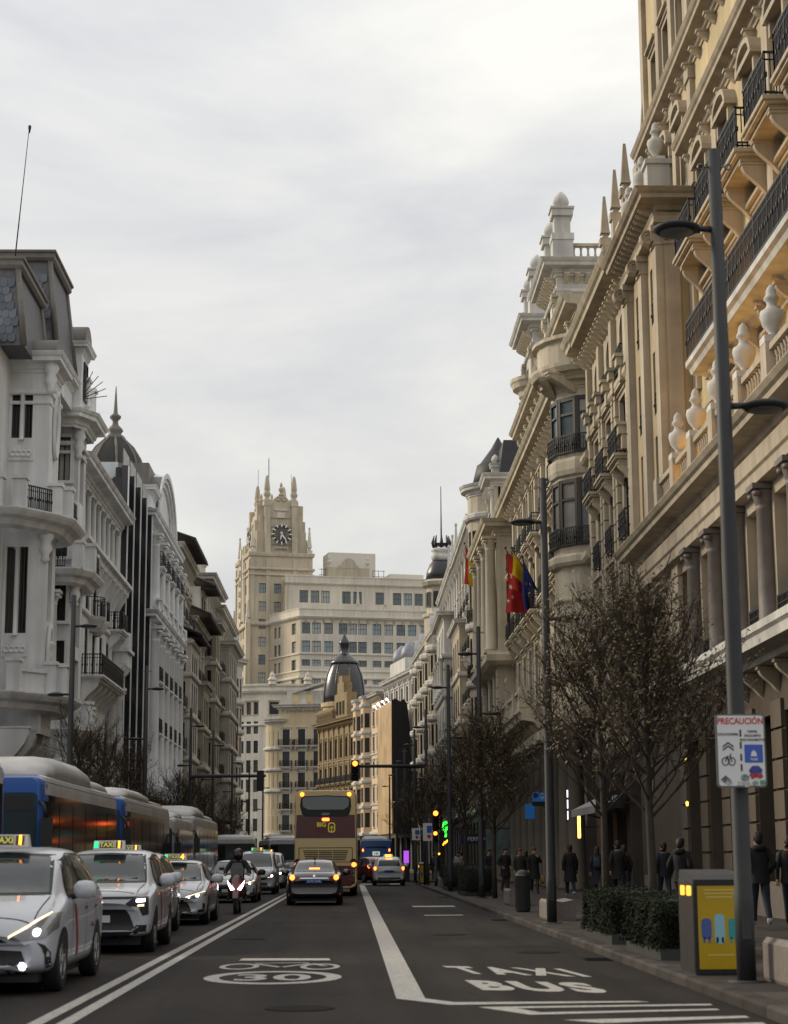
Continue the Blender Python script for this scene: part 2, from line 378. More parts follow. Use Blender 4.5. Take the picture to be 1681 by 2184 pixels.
# ------------------------------------------------------------------ building kit
IRON = mat('wrought_iron', (0.018, 0.017, 0.018), rough=0.5, spec=0.4)
FRAME_DK = mat('dark_window_frame', (0.030, 0.024, 0.020), rough=0.45)
FRAME_WH = mat('white_window_frame', (0.55, 0.54, 0.52), rough=0.5)
G_DARK = glass_mat('window_glass', (0.022, 0.024, 0.026), curtain=(0.12, 0.115, 0.10), cfrac=0.22, spec=0.35)
G_SKY = glass_mat('sky_window_glass', (0.25, 0.325, 0.345), lo=0.55, hi=1.3, curtain=(0.50, 0.53, 0.52), cfrac=0.4, rough=0.1, spec=0.8)  # pale base colour stands in for sky reflected in the panes
G_BAY = glass_mat('bay_window_glass', (0.07, 0.08, 0.082), curtain=(0.30, 0.29, 0.27), cfrac=0.45, spec=0.5)
G_SHOP = glass_mat('shop_glass', (0.014, 0.013, 0.013), spec=0.2)
SHUT = mat('louvred_shutter', (0.035, 0.028, 0.022), rough=0.6, rnd=0.3)

SPLIT = {'cornice', 'bay_cornice', 'bay_moulding', 'parapet', 'tower_cornice', 'entablature', 'belfry_buttress', 'plant_box', 'roof_crest', 'pedestal', 'tower_pedestal', 'dome_rib', 'roof_hips', 'pier', 'mast', 'bay_wall', 'attic_gable'}
class Split:
    """every moulding or block added becomes a part of its own"""
    def __init__(s, B, name, m): s.B, s.name, s.m = B, name, m
    def __getattr__(s, k): return lambda *a, **kw: getattr(s.B.raw(s.name, s.m), k)(*a, **kw)
class Bld:
    def __init__(s, name, label, base, wall, trim=None, cat='building', iron=IRON):
        s.o = (base[0], base[1], 0.0); s.root = thing(name, label, cat, s.o)
        s.wallm = wall; s.trim = trim or wall; s.parts = []; s.iron = iron
        s.wall = s.part('wall', wall)
    def part(s, name, m=None, parent=None):
        if name in SPLIT: return Split(s, name, m)
        return s.raw(name, m, parent)
    def raw(s, name, m=None, parent=None):
        mb = MB(); mb.o = s.o; s.parts.append((name, mb, m or s.trim, parent)); return mb
    def face(s, p0, p1): return Face(s, p0, p1)
    def finish(s):
        for name, mb, m, parent in s.parts:
            if mb.f: obj(name, mb, m, parent or s.root)
    def at(s, name, me, x, y, z, ang=0.0, parent=None):
        if parent is None: return link(name, me, s.root, (x-s.o[0], y-s.o[1], z), (0, 0, ang))
        return link(name, me, parent)
    def block(s, x0, x1, y0, y1, z0, z1, name=None, m=None):
        (s.wall if name is None else s.part(name, m)).box(x0, x1, y0, y1, z0, z1)

def frame_fn(w, h, style):
    def fn():
        mb = MB(); t = 0.075; d = 0.07
        def bar(x0, x1, z0, z1, dd=d): mb.box(x0, x1, -dd, 0, z0, z1)
        bar(-w/2, -w/2+t, 0, h); bar(w/2-t, w/2, 0, h); bar(-w/2+t, w/2-t, 0, t); bar(-w/2+t, w/2-t, h-t, h)
        if style == 'sash3':
            for k in (1, 2): bar(-w/2+w*k/3-.03, -w/2+w*k/3+.03, t, h-t, .05)
            bar(-w/2+t, w/2-t, h*.5-.03, h*.5+.03, .04)
        elif style == 'bay':
            bar(-w/2, -w/2+.13, 0, h, .10); bar(w/2-.13, w/2, 0, h, .10); bar(-w/2+.13, w/2-.13, h*.68, h*.68+.10, .09); bar(-w/2+.13, w/2-.13, 0, .16, .09); bar(-w/2+.13, w/2-.13, h-.16, h, .09)
        elif style == 'plain':
            bar(-.03, .03, t, h-t, .05)
        else:
            zt = h*0.72 if h > 1.8 else h*.6
            bar(-.045, .045, t, h-t, .06); bar(-w/2+t, w/2-t, zt-.04, zt+.04, .05)
        return mb
    return fn
def pane_fn(w, h, arch=False):
    def fn():
        mb = MB(); mb.add([(-w/2,-.015,0),(w/2,-.015,0),(w/2,-.015,h),(-w/2,-.015,h)], [(0,1,2,3)]); return mb
    return fn
def surround_fn(w, h, style, dep):
    """architrave, sill and head of a window, standing proud of the wall"""
    def fn():
        mb = MB(); t = 0.16; p = 0.07
        mb.box(-w/2-t, -w/2, -p, .0, 0, h+t); mb.box(w/2, w/2+t, -p, 0, 0, h+t); mb.box(-w/2, w/2, -p, 0, h, h+t)
        mb.box(-w/2-t-.05, w/2+t+.05, -.16, 0, -.14, 0)
        z = h+t
        if style == 'flat':
            mb.box(-w/2-t-.05, w/2+t+.05, -.13, 0, z, z+.12)
            mb.box(-w/2-t-.12, w/2+t+.12, -.24, 0, z+.12, z+.22)
        if style in ('arc', 'tri'):
            for s in (-1, 1): mb.box(s*(w/2+t/2)-.08, s*(w/2+t/2)+.08, -.22, 0, z-.35, z+.05)
            mb.box(-w/2-t-.15, w/2+t+.15, -.34, 0, z+.05, z+.2)
            W = w/2+t+.15; n = 10 if style == 'arc' else 2; H = W*.55 if style == 'arc' else W*.42
            o = [(-W+2*W*k/n, z+.2+(H*math.sqrt(max(0, 1-(2*k/n-1)**2)) if style == 'arc' else (H if k == 1 else 0))) for k in range(n+1)]
            i = [((x*.80), z+.2+(zz-z-.2)*.72) for x, zz in o]
            for k in range(n):
                mb.prism([o[k], o[k+1], i[k+1], i[k]], 'xz', -.34, 0)
            mb.prism(list(reversed([i[0]]+i[1:-1]+[i[-1]])), 'xz', -.10, 0)
        if style == 'key':
            mb.prism([(-.14,z+.1),(.14,z+.1),(.10,z-.22),(-.10,z-.22)], 'xz', -.16, 0)
            mb.box(-w/2-t-.1, w/2+t+.1, -.2, 0, z+.1, z+.2)
        if style == 'swag':
            for k in range(8):
                a0, a1 = -1+k/4, -1+(k+1)/4; f = lambda a: -.55-.28*(1-a*a)
                mb.prism([(a0*w*.45, f(a0)), (a1*w*.45, f(a1)), (a1*w*.45, f(a1)-.07), (a0*w*.45, f(a0)-.07)], 'xz', -.08, 0)
        return mb
    return fn
def spandrel_fn(w, r, dep):
    """the two masonry corners that turn a square-headed opening into an arch"""
    def fn():
        mb = MB(); n = 8
        for s in (-1, 1):
            arc = [(s*w/2*math.cos(PI/2*k/n), -r+r*math.sin(PI/2*k/n)) for k in range(n+1)]
            for k in range(n):
                q = [arc[k], arc[k+1], (arc[k+1][0], 0.0), (arc[k][0], 0.0)]
                if s < 0: q = q[::-1]
                mb.prism(q, 'xz', -.003, dep-.02)
        return mb
    return fn
def railing_fn(w, p, h=1.0, gap=0.13, style='bar'):
    def fn():
        mb = MB(); b = 0.022
        def run(x0, y0, x1, y1):
            L = math.hypot(x1-x0, y1-y0); n = max(2, round(L/gap)); dx, dy = (x1-x0)/L, (y1-y0)/L
            hx, hy = abs(dx)*L/2+b, abs(dy)*L/2+b; cx, cy = (x0+x1)/2, (y0+y1)/2
            for z0, z1 in ((h-.05, h), (.06, .10), (h-.22, h-.195)): mb.box(cx-hx, cx+hx, cy-hy, cy+hy, z0, z1)
            for k in range(n+1):
                x, y = x0+dx*L*k/n, y0+dy*L*k/n; t = b*(1.0 if k % 4 else 1.5)/1.6
                mb.box(x-t, x+t, y-t, y+t, 0.0, h-.02)
                if k % 2 == 0: mb.box(x-t*2.2, x+t*2.2, y-t*2.2, y+t*2.2, h*.42, h*.52)
        run(-w/2, -p, w/2, -p)
        if p > .15: run(-w/2, -p, -w/2, -.03); run(w/2, -p, w/2, -.03)
        return mb
    return fn
def slab_bal_fn(w, p):
    def fn():
        mb = MB(); mb.box(-w/2-.06, w/2+.06, -p-.06, 0, -.10, 0); mb.box(-w/2, w/2, -p, 0, -.18, -.10); mb.box(-w/2+.1, w/2-.1, -p+.12, 0, -.30, -.18); return mb
    return fn
def bracket_fn(p, h, w=.18):
    """scrolled console"""
    def fn():
        mb = MB(); n = 8; o = []
        for k in range(n+1):
            t = k/n; o.append((-(p*(1-t)**0.8*(1+.12*math.sin(t*PI*2))), -h*t))
        mb.prism([(0, 0)]+o+[(0, -h)], 'yz', -w/2, w/2); mb.box(-w/2-.03, w/2+.03, -p-.04, 0, 0, .07); return mb
    return fn
def baluster_fn(h):
    def fn():
        mb = MB(); mb.lathe([(.09,0),(.09,h*.08),(.05,h*.12),(.085,h*.32),(.06,h*.5),(.045,h*.62),(.06,h*.68),(.045,h*.74),(.085,h*.92),(.085,h)], 8); return mb
    return fn
def urn_fn(h):
    def fn():
        k = h/1.2; mb = MB(); mb.box(-.22*k,.22*k,-.22*k,.22*k,0,.14*k)
        mb.lathe([(r*k*.8, z*k) for r, z in ((.16,.14),(.1,.2),(.12,.24),(.26,.38),(.31,.55),(.28,.66),(.16,.72),(.12,.78),(.14,.86),(.2,.9),(.16,.96),(.13,1.0),(.13,1.06),(.09,1.14),(.02,1.2))], 12); return mb
    return fn
def pinecone_fn(h):
    def fn():
        k = h/2.0; mb = MB()
        mb.box(-.42*k,.42*k,-.42*k,.42*k,0,.25*k); mb.box(-.3*k,.3*k,-.3*k,.3*k,.25*k,.95*k); mb.box(-.4*k,.4*k,-.4*k,.4*k,.95*k,1.22*k); mb.box(-.45*k,.45*k,-.45*k,.45*k,1.22*k,1.3*k)
        mb.lathe([(r*k, z*k) for r, z in ((.2,1.3),(.13,1.36),(.2,1.42),(.29,1.5),(.31,1.6),(.27,1.74),(.2,1.86),(.1,1.96),(.02,2.02))], 10); return mb
    return fn
def obelisk_fn(h, w, ball=True):
    def fn():
        mb = MB(); mb.box(-w*.6,w*.6,-w*.6,w*.6,0,h*.14); mb.lathe([(w*.62,h*.14),(w*.3,h*.19),(w*.42,h*.24)], 8)
        mb.lathe([(w*.72,h*.24),(w*.60,h*.30),(w*.18,h*(.93 if ball else .99))], 4, sm=False, a0=PI/4)
        if ball: mb.lathe([(w*.1,h*.9),(w*.24,h*.93),(w*.24,h*.97),(.01,h)], 8)
        return mb
    return fn
def column_fn(h, r, flute=False):
    def fn():
        mb = MB(); mb.box(-r*1.4,r*1.4,-r*1.4,r*1.4,0,r*.5)
        mb.lathe([(r*1.25,r*.5),(r*1.25,r*.8),(r*1.02,r*1.0),(r,h*.3),(r*.86,h-r*2.4),(r*1.0,h-r*2.2),(r*.86,h-r*2.1),(r*.95,h-r*1.9),(r*1.25,h-r*.7),(r*1.35,h-r*.5)], 14)
        for s in (-1, 1):
            for t in (-1, 1): mb.lathe([(.01,-.28*r),(.42*r,-.2*r),(.42*r,.2*r),(.01,.28*r)], 8, c=(s*r*1.1, t*r*1.0, h-r*.95))
        mb.box(-r*1.5,r*1.5,-r*1.5,r*1.5,h-r*.5,h); return mb
    return fn
CORN = ((0,0),(.08,0),(.10,.14),(.22,.20),(.26,.42),(.34,.46),(.78,.52),(.80,.72),(.90,.80),(1.0,.97),(1.0,1.0),(0,1.06))
def corn(z, p, h): return [(a*p, z+b*h) for a, b in CORN]
def band(z, p, h): return [(0,z),(p*.7,z+h*.1),(p,z+h*.35),(p,z+h*.8),(p*.8,z+h),(0,z+h)]

class Face:
    def __init__(s, B, p0, p1):
        s.B = B; s.p0 = p0; s.p1 = p1; dx, dy = p1[0]-p0[0], p1[1]-p0[1]; s.L = math.hypot(dx, dy)
        s.ux, s.uy = dx/s.L, dy/s.L; s.nx, s.ny = s.uy, -s.ux; s.ang = math.atan2(s.uy, s.ux)
    def P(s, u, d, z): return (s.p0[0]+s.ux*u+s.nx*d, s.p0[1]+s.uy*u+s.ny*d, z)
    def wall(s, z0, z1, ops=(), dep=0.32, u0=0.0, u1=None, mb=None, ends=True):
        """wall sheet with real openings and reveals; ops are (u0,u1,z0,z1)"""
        mb = mb or s.B.wall; u1 = s.L if u1 is None else u1
        us = sorted({u0, u1, *[min(max(v, u0), u1) for o in ops for v in o[:2]]}); zs = sorted({z0, z1, *[min(max(v, z0), z1) for o in ops for v in o[2:4]]})
        for i in range(len(us)-1):
            run = None
            for j in range(len(zs)-1):
                cu, cz = (us[i]+us[i+1])/2, (zs[j]+zs[j+1])/2
                if any(o[0] < cu < o[1] and o[2] < cz < o[3] for o in ops): continue
                mb.add([s.P(us[i],0,zs[j]), s.P(us[i+1],0,zs[j]), s.P(us[i+1],0,zs[j+1]), s.P(us[i],0,zs[j+1])], [(0,1,2,3)])
        for o in ops:
            a, b, c, d = o[:4]
            q = [s.P(a,0,c), s.P(b,0,c), s.P(b,0,d), s.P(a,0,d), s.P(a,-dep,c), s.P(b,-dep,c), s.P(b,-dep,d), s.P(a,-dep,d)]
            mb.add(q, [(0,4,5,1),(1,5,6,2),(2,6,7,3),(3,7,4,0)])
        if ends:
            e = .013; a, b = u0+e, u1-e
            mb.add([s.P(a,-.004,z0), s.P(a,-.004,z1), s.P(a,-dep-.1,z1), s.P(a,-dep-.1,z0)], [(0,1,2,3)])
            mb.add([s.P(b,-.004,z0), s.P(b,-dep-.1,z0), s.P(b,-dep-.1,z1), s.P(b,-.004,z1)], [(0,1,2,3)])
            mb.add([s.P(a,0,z1-.002), s.P(b,0,z1-.002), s.P(b,-dep-.1,z1-.002), s.P(a,-dep-.1,z1-.002)], [(0,1,2,3)])
    def box(s, mb, u0, u1, z0, z1, d0, d1):
        q = [s.P(u0,d1,z0), s.P(u1,d1,z0), s.P(u1,d0,z0), s.P(u0,d0,z0), s.P(u0,d1,z1), s.P(u1,d1,z1), s.P(u1,d0,z1), s.P(u0,d0,z1)]
        mb.add(q, [(0,3,2,1),(4,5,6,7),(0,1,5,4),(1,2,6,5),(2,3,7,6),(3,0,4,7)])
    def inst(s, name, me, u, d, z, parent=None, ang=0.0):
        if parent is not None: return link(name, me, parent)
        x, y, z = s.P(u, d, z); return s.B.at(name, me, x, y, z, s.ang+ang)
    def window(s, o, style='case', sur=None, dep=0.3, glass=None, frame=None, arch=False, shut=False):
        w, h = round(o[1]-o[0], 2), round(o[3]-o[2], 2); u = (o[0]+o[1])/2
        g = glass or G_DARK; fr = frame or FRAME_DK
        W = s.inst('window', shared(('window', w, h, style, fr.name), frame_fn(w, h, style), fr), u, -dep, o[2])
        link('pane', shared(('pane', w, h, g.name), pane_fn(w, h), g), W)
        if sur:
            k = link('surround', shared(('surround', w, h, sur, s.B.trim.name), surround_fn(w, h, sur, dep), s.B.trim), W); k.location = (0, -dep, 0)
        if arch:
            k = link('arch_head', shared(('arch_head', w, dep, s.B.wallm.name), spandrel_fn(w, w/2, dep), s.B.wallm), W); k.location = (0, -dep, h)
        if shut:
            for sg in (-1, 1):
                k = link('shutter', shared(('shutter', w, h), lambda: MB().box(-w*.13, w*.13, -.06, -.0, .05, h-.05), SHUT), W); k.location = (sg*w*.36, -.08, 0)
        return W
    def grid(s, cols, rows, w, style='case', sur=None, dep=0.3, glass=None, frame=None, arch=(), shut=()):
        """cols: centre positions; rows: (z0,z1) or (z0,z1,sur). returns openings; also places the windows"""
        ops = []
        for r, row in enumerate(rows):
            for c in cols:
                o = (c-w/2, c+w/2, row[0], row[1]); ops.append(o)
                s.window(o, style, row[2] if len(row) > 2 else sur, dep, glass, frame, r in arch, r in shut)
        return ops
    def balcony(s, u, z, w, p=0.7, rail=True, h=1.0, br=2, gap=0.13):
        B = s.B; o = s.inst('balcony', shared(('balcony', w, p, B.trim.name), slab_bal_fn(w, p), B.trim), u, 0, z)
        if rail: link('railing', shared(('railing', w, p, h, gap, B.iron.name), railing_fn(w-.06, p-.04, h, gap), B.iron), o)
        for k in range(br):
            x = (-w/2+.25)+(w-.5)*(k/(br-1) if br > 1 else .5)
            b = link('bracket', shared(('bracket', p, B.trim.name), bracket_fn(p*.8, p*.95), B.trim), o); b.location = (x, 0, -.37)
        return o
    def row(s, name, me, us, d, z):
        for u in us: s.inst(name, me, u, d, z)
    def mods(s, u0, u1, z, n, p=0.4, h=0.35, name='bracket'):
        """row of modillions under a cornice"""
        me = shared((name, p, h, s.B.trim.name), bracket_fn(p, h, .2), s.B.trim)
        for k in range(n): s.inst(name, me, u0+(u1-u0)*(k+.5)/n, 0, z-.07)
    def balustrade(s, u0, u1, z, h=0.95, d=0.0, ped=(), gap=0.26, cap=None):
        mb = s.B.part('balustrade'); s.box(mb, u0, u1, z, z+.12, d-.14, d+.14); s.box(mb, u0, u1, z+h-.14, z+h, d-.16, d+.16)
        me = shared(('baluster', h, s.B.trim.name), baluster_fn(h-.26), s.B.trim)
        for p in ped: s.box(mb, p-.26, p+.26, z, z+h+.06, d-.24, d+.24)
        n = int((u1-u0)/gap)
        for k in range(n):
            u = u0+(k+.5)*gap*(u1-u0)/(n*gap)
            if all(abs(u-p) > .34 for p in ped): s.inst('baluster', me, u, d, z+.12)
    def pilaster(s, u0, u1, z0, z1, p=0.16, mb=None, cap=True):
        mb = mb or s.B.part('pilaster'); s.box(mb, u0, u1, z0+.5, z1-.6, 0, p); s.box(mb, u0-.06, u1+.06, z0, z0+.5, 0, p+.07)
        if cap:
            s.box(mb, u0-.03, u1+.03, z1-.6, z1-.5, 0, p+.05); s.box(mb, u0, u1, z1-.5, z1-.2, 0, p+.03); s.box(mb, u0-.08, u1+.08, z1-.2, z1, 0, p+.14)
            w = (u1-u0); r = min(.2, w*.25)
            for sg in (u0+r*.6, u1-r*.6): s.box(mb, sg-r*.7, sg+r*.7, z1-.48, z1-.2, p, p+.13)
    def quoins(s, u0, u1, z0, z1, h=0.5, p=0.07, m=None):
        """rusticated blocks, each a piece"""
        n = max(1, round((z1-z0)/h)); hh = (z1-z0)/n; w = u1-u0
        m = m or s.B.trim; me = shared(('quoin', round(w, 2), round(hh, 2), p, m.name), lambda: MB().box(-w/2, w/2, -p, 0, .03, hh-.03), m)
        for k in range(n): s.inst('quoin', me, (u0+u1)/2, 0, z0+k*hh)
    def arc(s, cu, z, r, n=16): pass
def roundbay(B, c, R, a0, a1, nf):
    """faces of a round bay: centre c, from angle a0 to a1 (radians), nf flats; outward normals point away from c"""
    pts = [(c[0]+R*math.cos(a0+(a1-a0)*k/nf), c[1]+R*math.sin(a0+(a1-a0)*k/nf)) for k in range(nf+1)]
    if a1 < a0: pts = pts[::-1]
    return pts, [Face(B, pts[k], pts[k+1]) for k in range(nf)]
# ------------------------------------------------------------------ buildings on the right side
CREAM_Y = mat('ochre_render', (0.63, 0.505, 0.30), rough=0.85, var=0.10, scale=0.6, streak=0.26, bump=0.1, blotch=(0.35, 0.80, 1.06))
BASE_R = mat('shaded_dark_base_stone', (0.055, 0.044, 0.034), rough=0.7, var=0.2, scale=1.5, streak=0.2)  # dark granite, coloured darker still to stand in for street-level shade
STONE_A = mat('warm_limestone', (0.50, 0.425, 0.325), rough=0.8, var=0.14, scale=1.5, streak=0.30, bump=0.15, blotch=(0.35, 0.80, 1.06))
STONE_P = mat('brown_limestone', (0.46, 0.355, 0.215), rough=0.8, var=0.14, scale=1.0, streak=0.22, bump=0.15, blotch=(0.35, 0.80, 1.06))
STONE_B = mat('buff_limestone', (0.53, 0.455, 0.335), rough=0.8, var=0.14, scale=1.2, streak=0.30, bump=0.15, blotch=(0.35, 0.80, 1.06))
STONE_C = mat('pale_limestone', (0.60, 0.53, 0.41), rough=0.8, var=0.12, scale=1.2, streak=0.32, bump=0.15, blotch=(0.35, 0.80, 1.06))
STONE_W = mat('white_stone', (0.66, 0.64, 0.60), rough=0.8, var=0.10, scale=1.2, streak=0.30, bump=0.12, blotch=(0.35, 0.80, 1.06))
GRANITE = mat('grey_granite', (0.16, 0.135, 0.12), rough=0.6, var=0.2, scale=4)
DARKWALL = mat('dark_cladding', (0.03, 0.03, 0.032), rough=0.6, var=0.2, scale=1)
SLATE = mat('slate_roof', (0.105, 0.105, 0.115), rough=0.6, var=0.25, scale=4, bump=0.4, bscale=12)
ZINC = mat('zinc_roof', (0.24, 0.25, 0.28), rough=0.5, var=0.2, scale=2)
mat('shaded_brown_pier_stone', (0.135, 0.105, 0.075), rough=0.8, var=0.2, scale=1.5, streak=0.3)  # darker copy of the trim stone, street-level shade in the colour
SHOPDARK = mat('dark_shopfront', (0.02, 0.018, 0.017), rough=0.4)
LAMP_WARM = lamp_mat('warm_facade_lamp', (1.0, 0.55, 0.12), 9.0)
RX = 9.5
def U(F, Y): return abs(F.p0[1]-Y)

def building_a():
    B = Bld('yellow_apartment_building', 'ochre and stone building with iron balconies and urn-topped balustrade beside the nearest lamp post', (RX, 45), CREAM_Y, STONE_A)
    # ground floor and first floor, standing forward
    F = B.face((RX, 59.5), (RX, 26)); st = B.part('base_wall', STONE_A)
    cols = [52.2, 49.2, 46.3, 43.4, 40.5, 37.6, 34.7, 31.8, 28.9]
    ops = []
    for a, b in zip(cols[:-1], cols[1:]):
        ops.append((U(F, a)+.55, U(F, b)-.55, 0.55, 4.6))
    F.wall(0, 5.7, ops, dep=.55, mb=B.part('base_wall', mat('shaded_brown_base_stone', (0.085,0.064,0.045), rough=.75, var=.2, scale=1.2, streak=.25)))  # brown stone with the shade of the street bottom put into its colour
    for o in ops: F.window((o[0], o[1], o[2], o[3]), 'plain', None, .5, G_SHOP)
    for y in cols: F.quoins(U(F, y)-.5, U(F, y)+.5, .9, 4.9, .62, .08, MATS['shaded_brown_pier_stone'])
    pl = B.part('plinth', GRANITE); F.box(pl, U(F, 59.4), F.L, 0, .9, 0, .12)
    # projecting ledge above the shops
    lg = B.part('ledge', STONE_W); lg.sweep([F.P(U(F,51.6),0,0)[:2], F.P(F.L,0,0)[:2]], [(0,5.62),(.5,5.62),(.55,5.74),(1.0,5.80),(1.02,6.0),(1.1,6.06),(1.1,6.22),(0,6.26)])
    F.mods(U(F, 51), F.L-.5, 5.6, 15, .45, .5)
    ops = []
    for a, b in zip(cols[:-1], cols[1:]):
        o = (U(F, a)+.42, U(F, b)-.42, 6.3, 9.45); ops.append(o)
    F.wall(5.7, 10.1, ops+[(U(F,58.8),U(F,57.2),6.6,9.2), (U(F,55.8),U(F,54.2),6.6,9.2)], dep=.5, mb=st)
    F.window((U(F,58.8),U(F,57.2),6.6,9.2), 'case', 'flat', .4); F.window((U(F,55.8),U(F,54.2),6.6,9.2), 'case', 'flat', .4)
    pan = shared(('blind_panel',), lambda: MB().box(-.98,.98,-.10,0,0,1.55), STONE_P)
    for o in ops:
        c = (o[0]+o[1])/2
        F.window((c-.98, c+.98, 6.3, 7.95), 'case', None, .42); F.inst('blind_panel', pan, c, -.4, 7.93)
        F.inst('railing', shared(('railing', 1.9, .1, .85), railing_fn(1.9, .12, .85, .12), IRON), c, -.1, 6.3)
    cm = shared(('column', 3.45, .27, 'A'), column_fn(3.45, .24), GRANITE)
    for y in cols[1:]: F.inst('column', cm, U(F, y), .10, 6.28)
    F.quoins(U(F, 52.6), U(F, 51.6), 6.3, 10.0, .62, .14); F.quoins(U(F, 59.3), U(F, 58.9), 6.3, 10.0, .62, .14)
    en = B.part('entablature', STONE_A)
    path = [F.P(0,0,0)[:2], F.P(F.L,0,0)[:2]]
    en.sweep(path, [(0,9.75),(.32,9.78),(.32,10.05),(.38,10.1),(0,10.12)]); en.sweep(path, [(0,10.12),(.25,10.15),(.25,10.62),(.0,10.65)])
    en.sweep(path, corn(10.66, .85, .62))
    # terrace balustrade with urns
    F.balustrade(U(F, 52.6), F.L, 11.3, .98, .35, [U(F, y) for y in (52.3, 49.6, 46.9, 44.0, 40.9, 38.0, 35.1)])
    um = shared(('urn', 'A'), urn_fn(1.35), STONE_W)
    for y in (49.6, 46.9, 44.0, 40.9, 38.0): F.inst('urn', um, U(F, y), .35, 12.34)
    # main storeys, set back behind the terrace
    X2 = 10.4; G = B.face((X2, 60.5), (X2, 26)); B.wall.box(X2-.9, X2+.3, 26, 59.4, 11.1, 11.28)
    wy = [50.2, 47.0, 43.8, 40.6, 37.4, 34.2, 31.0]
    c = [U(G, y) for y in wy]
    rows = [(11.35, 13.9, 'key'), (15.15, 17.55, 'flat'), (18.75, 21.2, 'arc'), (26.2, 28.4, 'flat')]
    ops = G.grid(c, rows, 1.2, dep=.2)
    cp = [U(G, y) for y in (58.2, 55.8, 53.4)]; rp = [(21.7, 23.7, 'arc'), (26.2, 28.4, 'flat')]
    for y in (60.1, 57.0, 54.6, 51.9):
        q = B.part('pilaster', STONE_A); G.box(q, U(G, y)-.28, U(G, y)+.28, 21.3, 25.0, 0, .16); G.box(q, U(G, y)-.34, U(G, y)+.34, 24.6, 25.0, 0, .22)
        q = B.part('pilaster', STONE_A); G.box(q, U(G, y)-.28, U(G, y)+.28, 25.75, 31.5, 0, .16)
    ops += G.grid(cp, rp, 1.1, dep=.2)
    G.wall(11.3, 33, ops, dep=.3)
    B.wall.box(X2+.37, X2+10, 26, 60.5, 0, 32.9); B.wall.box(RX+.6, X2+1, 26, 59.4, 0, 11.1)
    # long balcony, then single balconies
    u0, u1 = U(G, 49.2), G.L
    sl = B.part('balcony_slab', STONE_W); sl.sweep([G.P(u0,0,0)[:2], G.P(u1,0,0)[:2]], [(0,14.45),(.35,14.5),(.45,14.62),(.9,14.66),(.95,14.8),(1.05,14.86),(1.05,15.02),(0,15.04)])
    G.mods(u0+.3, u1, 14.5, 12, .6, .6)
    for k in range(8):
        a = u0+.05+k*2.9
        G.inst('railing', shared(('railing', 2.84, 0.0, 1.1), railing_fn(2.84, .05, 1.12, .12), IRON), a+1.45, .95, 15.03)
    G.inst('railing', shared(('railing', 'end', 1.1), railing_fn(1.0, .05, 1.12, .12), IRON), u0+.03, .5, 15.03, ang=PI/2)
    for y in wy[0:]: G.balcony(U(G, y), 18.72, 2.3, .85, h=1.1)
    for u in (U(G, 52.6), U(G, 48.6), U(G, 42.2), U(G, 35.8)):
        q = B.part('pilaster', STONE_A); G.box(q, u-.3, u+.3, 15.1, 22.3, 0, .14)
    co = B.part('cornice', STONE_A); p2 = [G.P(U(G, 53.0),0,0)[:2], G.P(G.L,0,0)[:2]]
    co.sweep([G.P(0,0,0)[:2], G.P(G.L,0,0)[:2]], corn(25.05, .6, .62)); G.mods(.2, G.L, 25.1, 30, .32, .28); co.sweep(p2, corn(22.35, .55, .6)); G.mods(U(G,52.8), G.L, 22.35, 22, .3, .3)
    co.sweep([G.P(0,0,0)[:2], G.P(G.L,0,0)[:2]], corn(31.8, .9, .9))
    # pavilion with giant pilasters
    H = B.face((RX, 59.5), (RX, 53.0)); S = B.face((RX, 53.0), (X2, 53.0)); pw = B.part('pavilion_wall', STONE_P)
    pc = [U(H, 57.65), U(H, 54.75)]
    ops = H.grid(pc, [(12.0, 14.3), (15.0, 17.0), (17.9, 19.7)], 1.25, dep=.14)
    H.wall(11.3, 20.4, ops, dep=.3, mb=pw); S.wall(11.3, 20.4, [], mb=pw); B.wall.box(RX+.45, X2+.5, 53.4, 59.4, 11.3, 20.3)
    for z in (14.95, 17.85):
        for u in pc: H.inst('railing', shared(('railing', 1.2, 'pv'), railing_fn(1.2, .06, .8, .12), IRON), u, -.08, z)
    for y in (59.2, 56.2, 53.35):
        H.pilaster(U(H, y)-.34, U(H, y)+.34, 11.3, 20.4, .22)
    S.pilaster(.04, .5, 11.3, 20.4, .06, cap=True)
    vol = shared(('volute',), lambda: MB().lathe([(.17,-.2),(.22,-.19),(.22,.19),(.17,.2),(.15,.16),(.08,.2),(.06,.16)], 14, sm=False), STONE_A)
    for y in (59.2, 56.2, 53.35):
        for sg in (.18, .52):
            x, yy, z = H.P(U(H, y)+.02, sg-.1, 19.95 if sg < .3 else 20.1); o = B.at('capital_scroll', vol, x, yy, z); o.rotation_euler = (PI/2, 0, 0)
    e = B.part('cornice', STONE_A); pp = [(RX, 59.8), (RX, 53.0), (X2, 53.0)]
    e.sweep(pp, [(0,20.4),(.3,20.42),(.3,20.62),(.36,20.7),(0,20.72)]); e.sweep(pp, corn(20.72, .95, .62)); e.box(RX-.2, X2+.2, 53.1, 59.8, 20.75, 21.32)
    H.mods(.1, H.L-.1, 21.05, 13, .62, .28)
    pd = B.part('pedestal', STONE_W)
    for y in (53.6, 56.4, 59.2):
        pd.box(RX-.35, RX+.35, y-.35, y+.35, 21.32, 22.5); pd.box(RX-.42, RX+.42, y-.42, y+.42, 22.5, 22.65)
        B.at('urn', um, RX, y, 22.65)
    pd.box(RX-.2, RX+.15, 53.6, 59.2, 21.32, 21.6)
    ob = shared(('obelisk', 'A'), obelisk_fn(2.6, .42, False), STONE_A); B.at('obelisk', ob, X2-.1, 60.2, 25.2); 
    q = B.part('corner_pier', STONE_A); q.box(X2-.5, X2+.4, 59.8, 60.6, 20.4, 25.2)
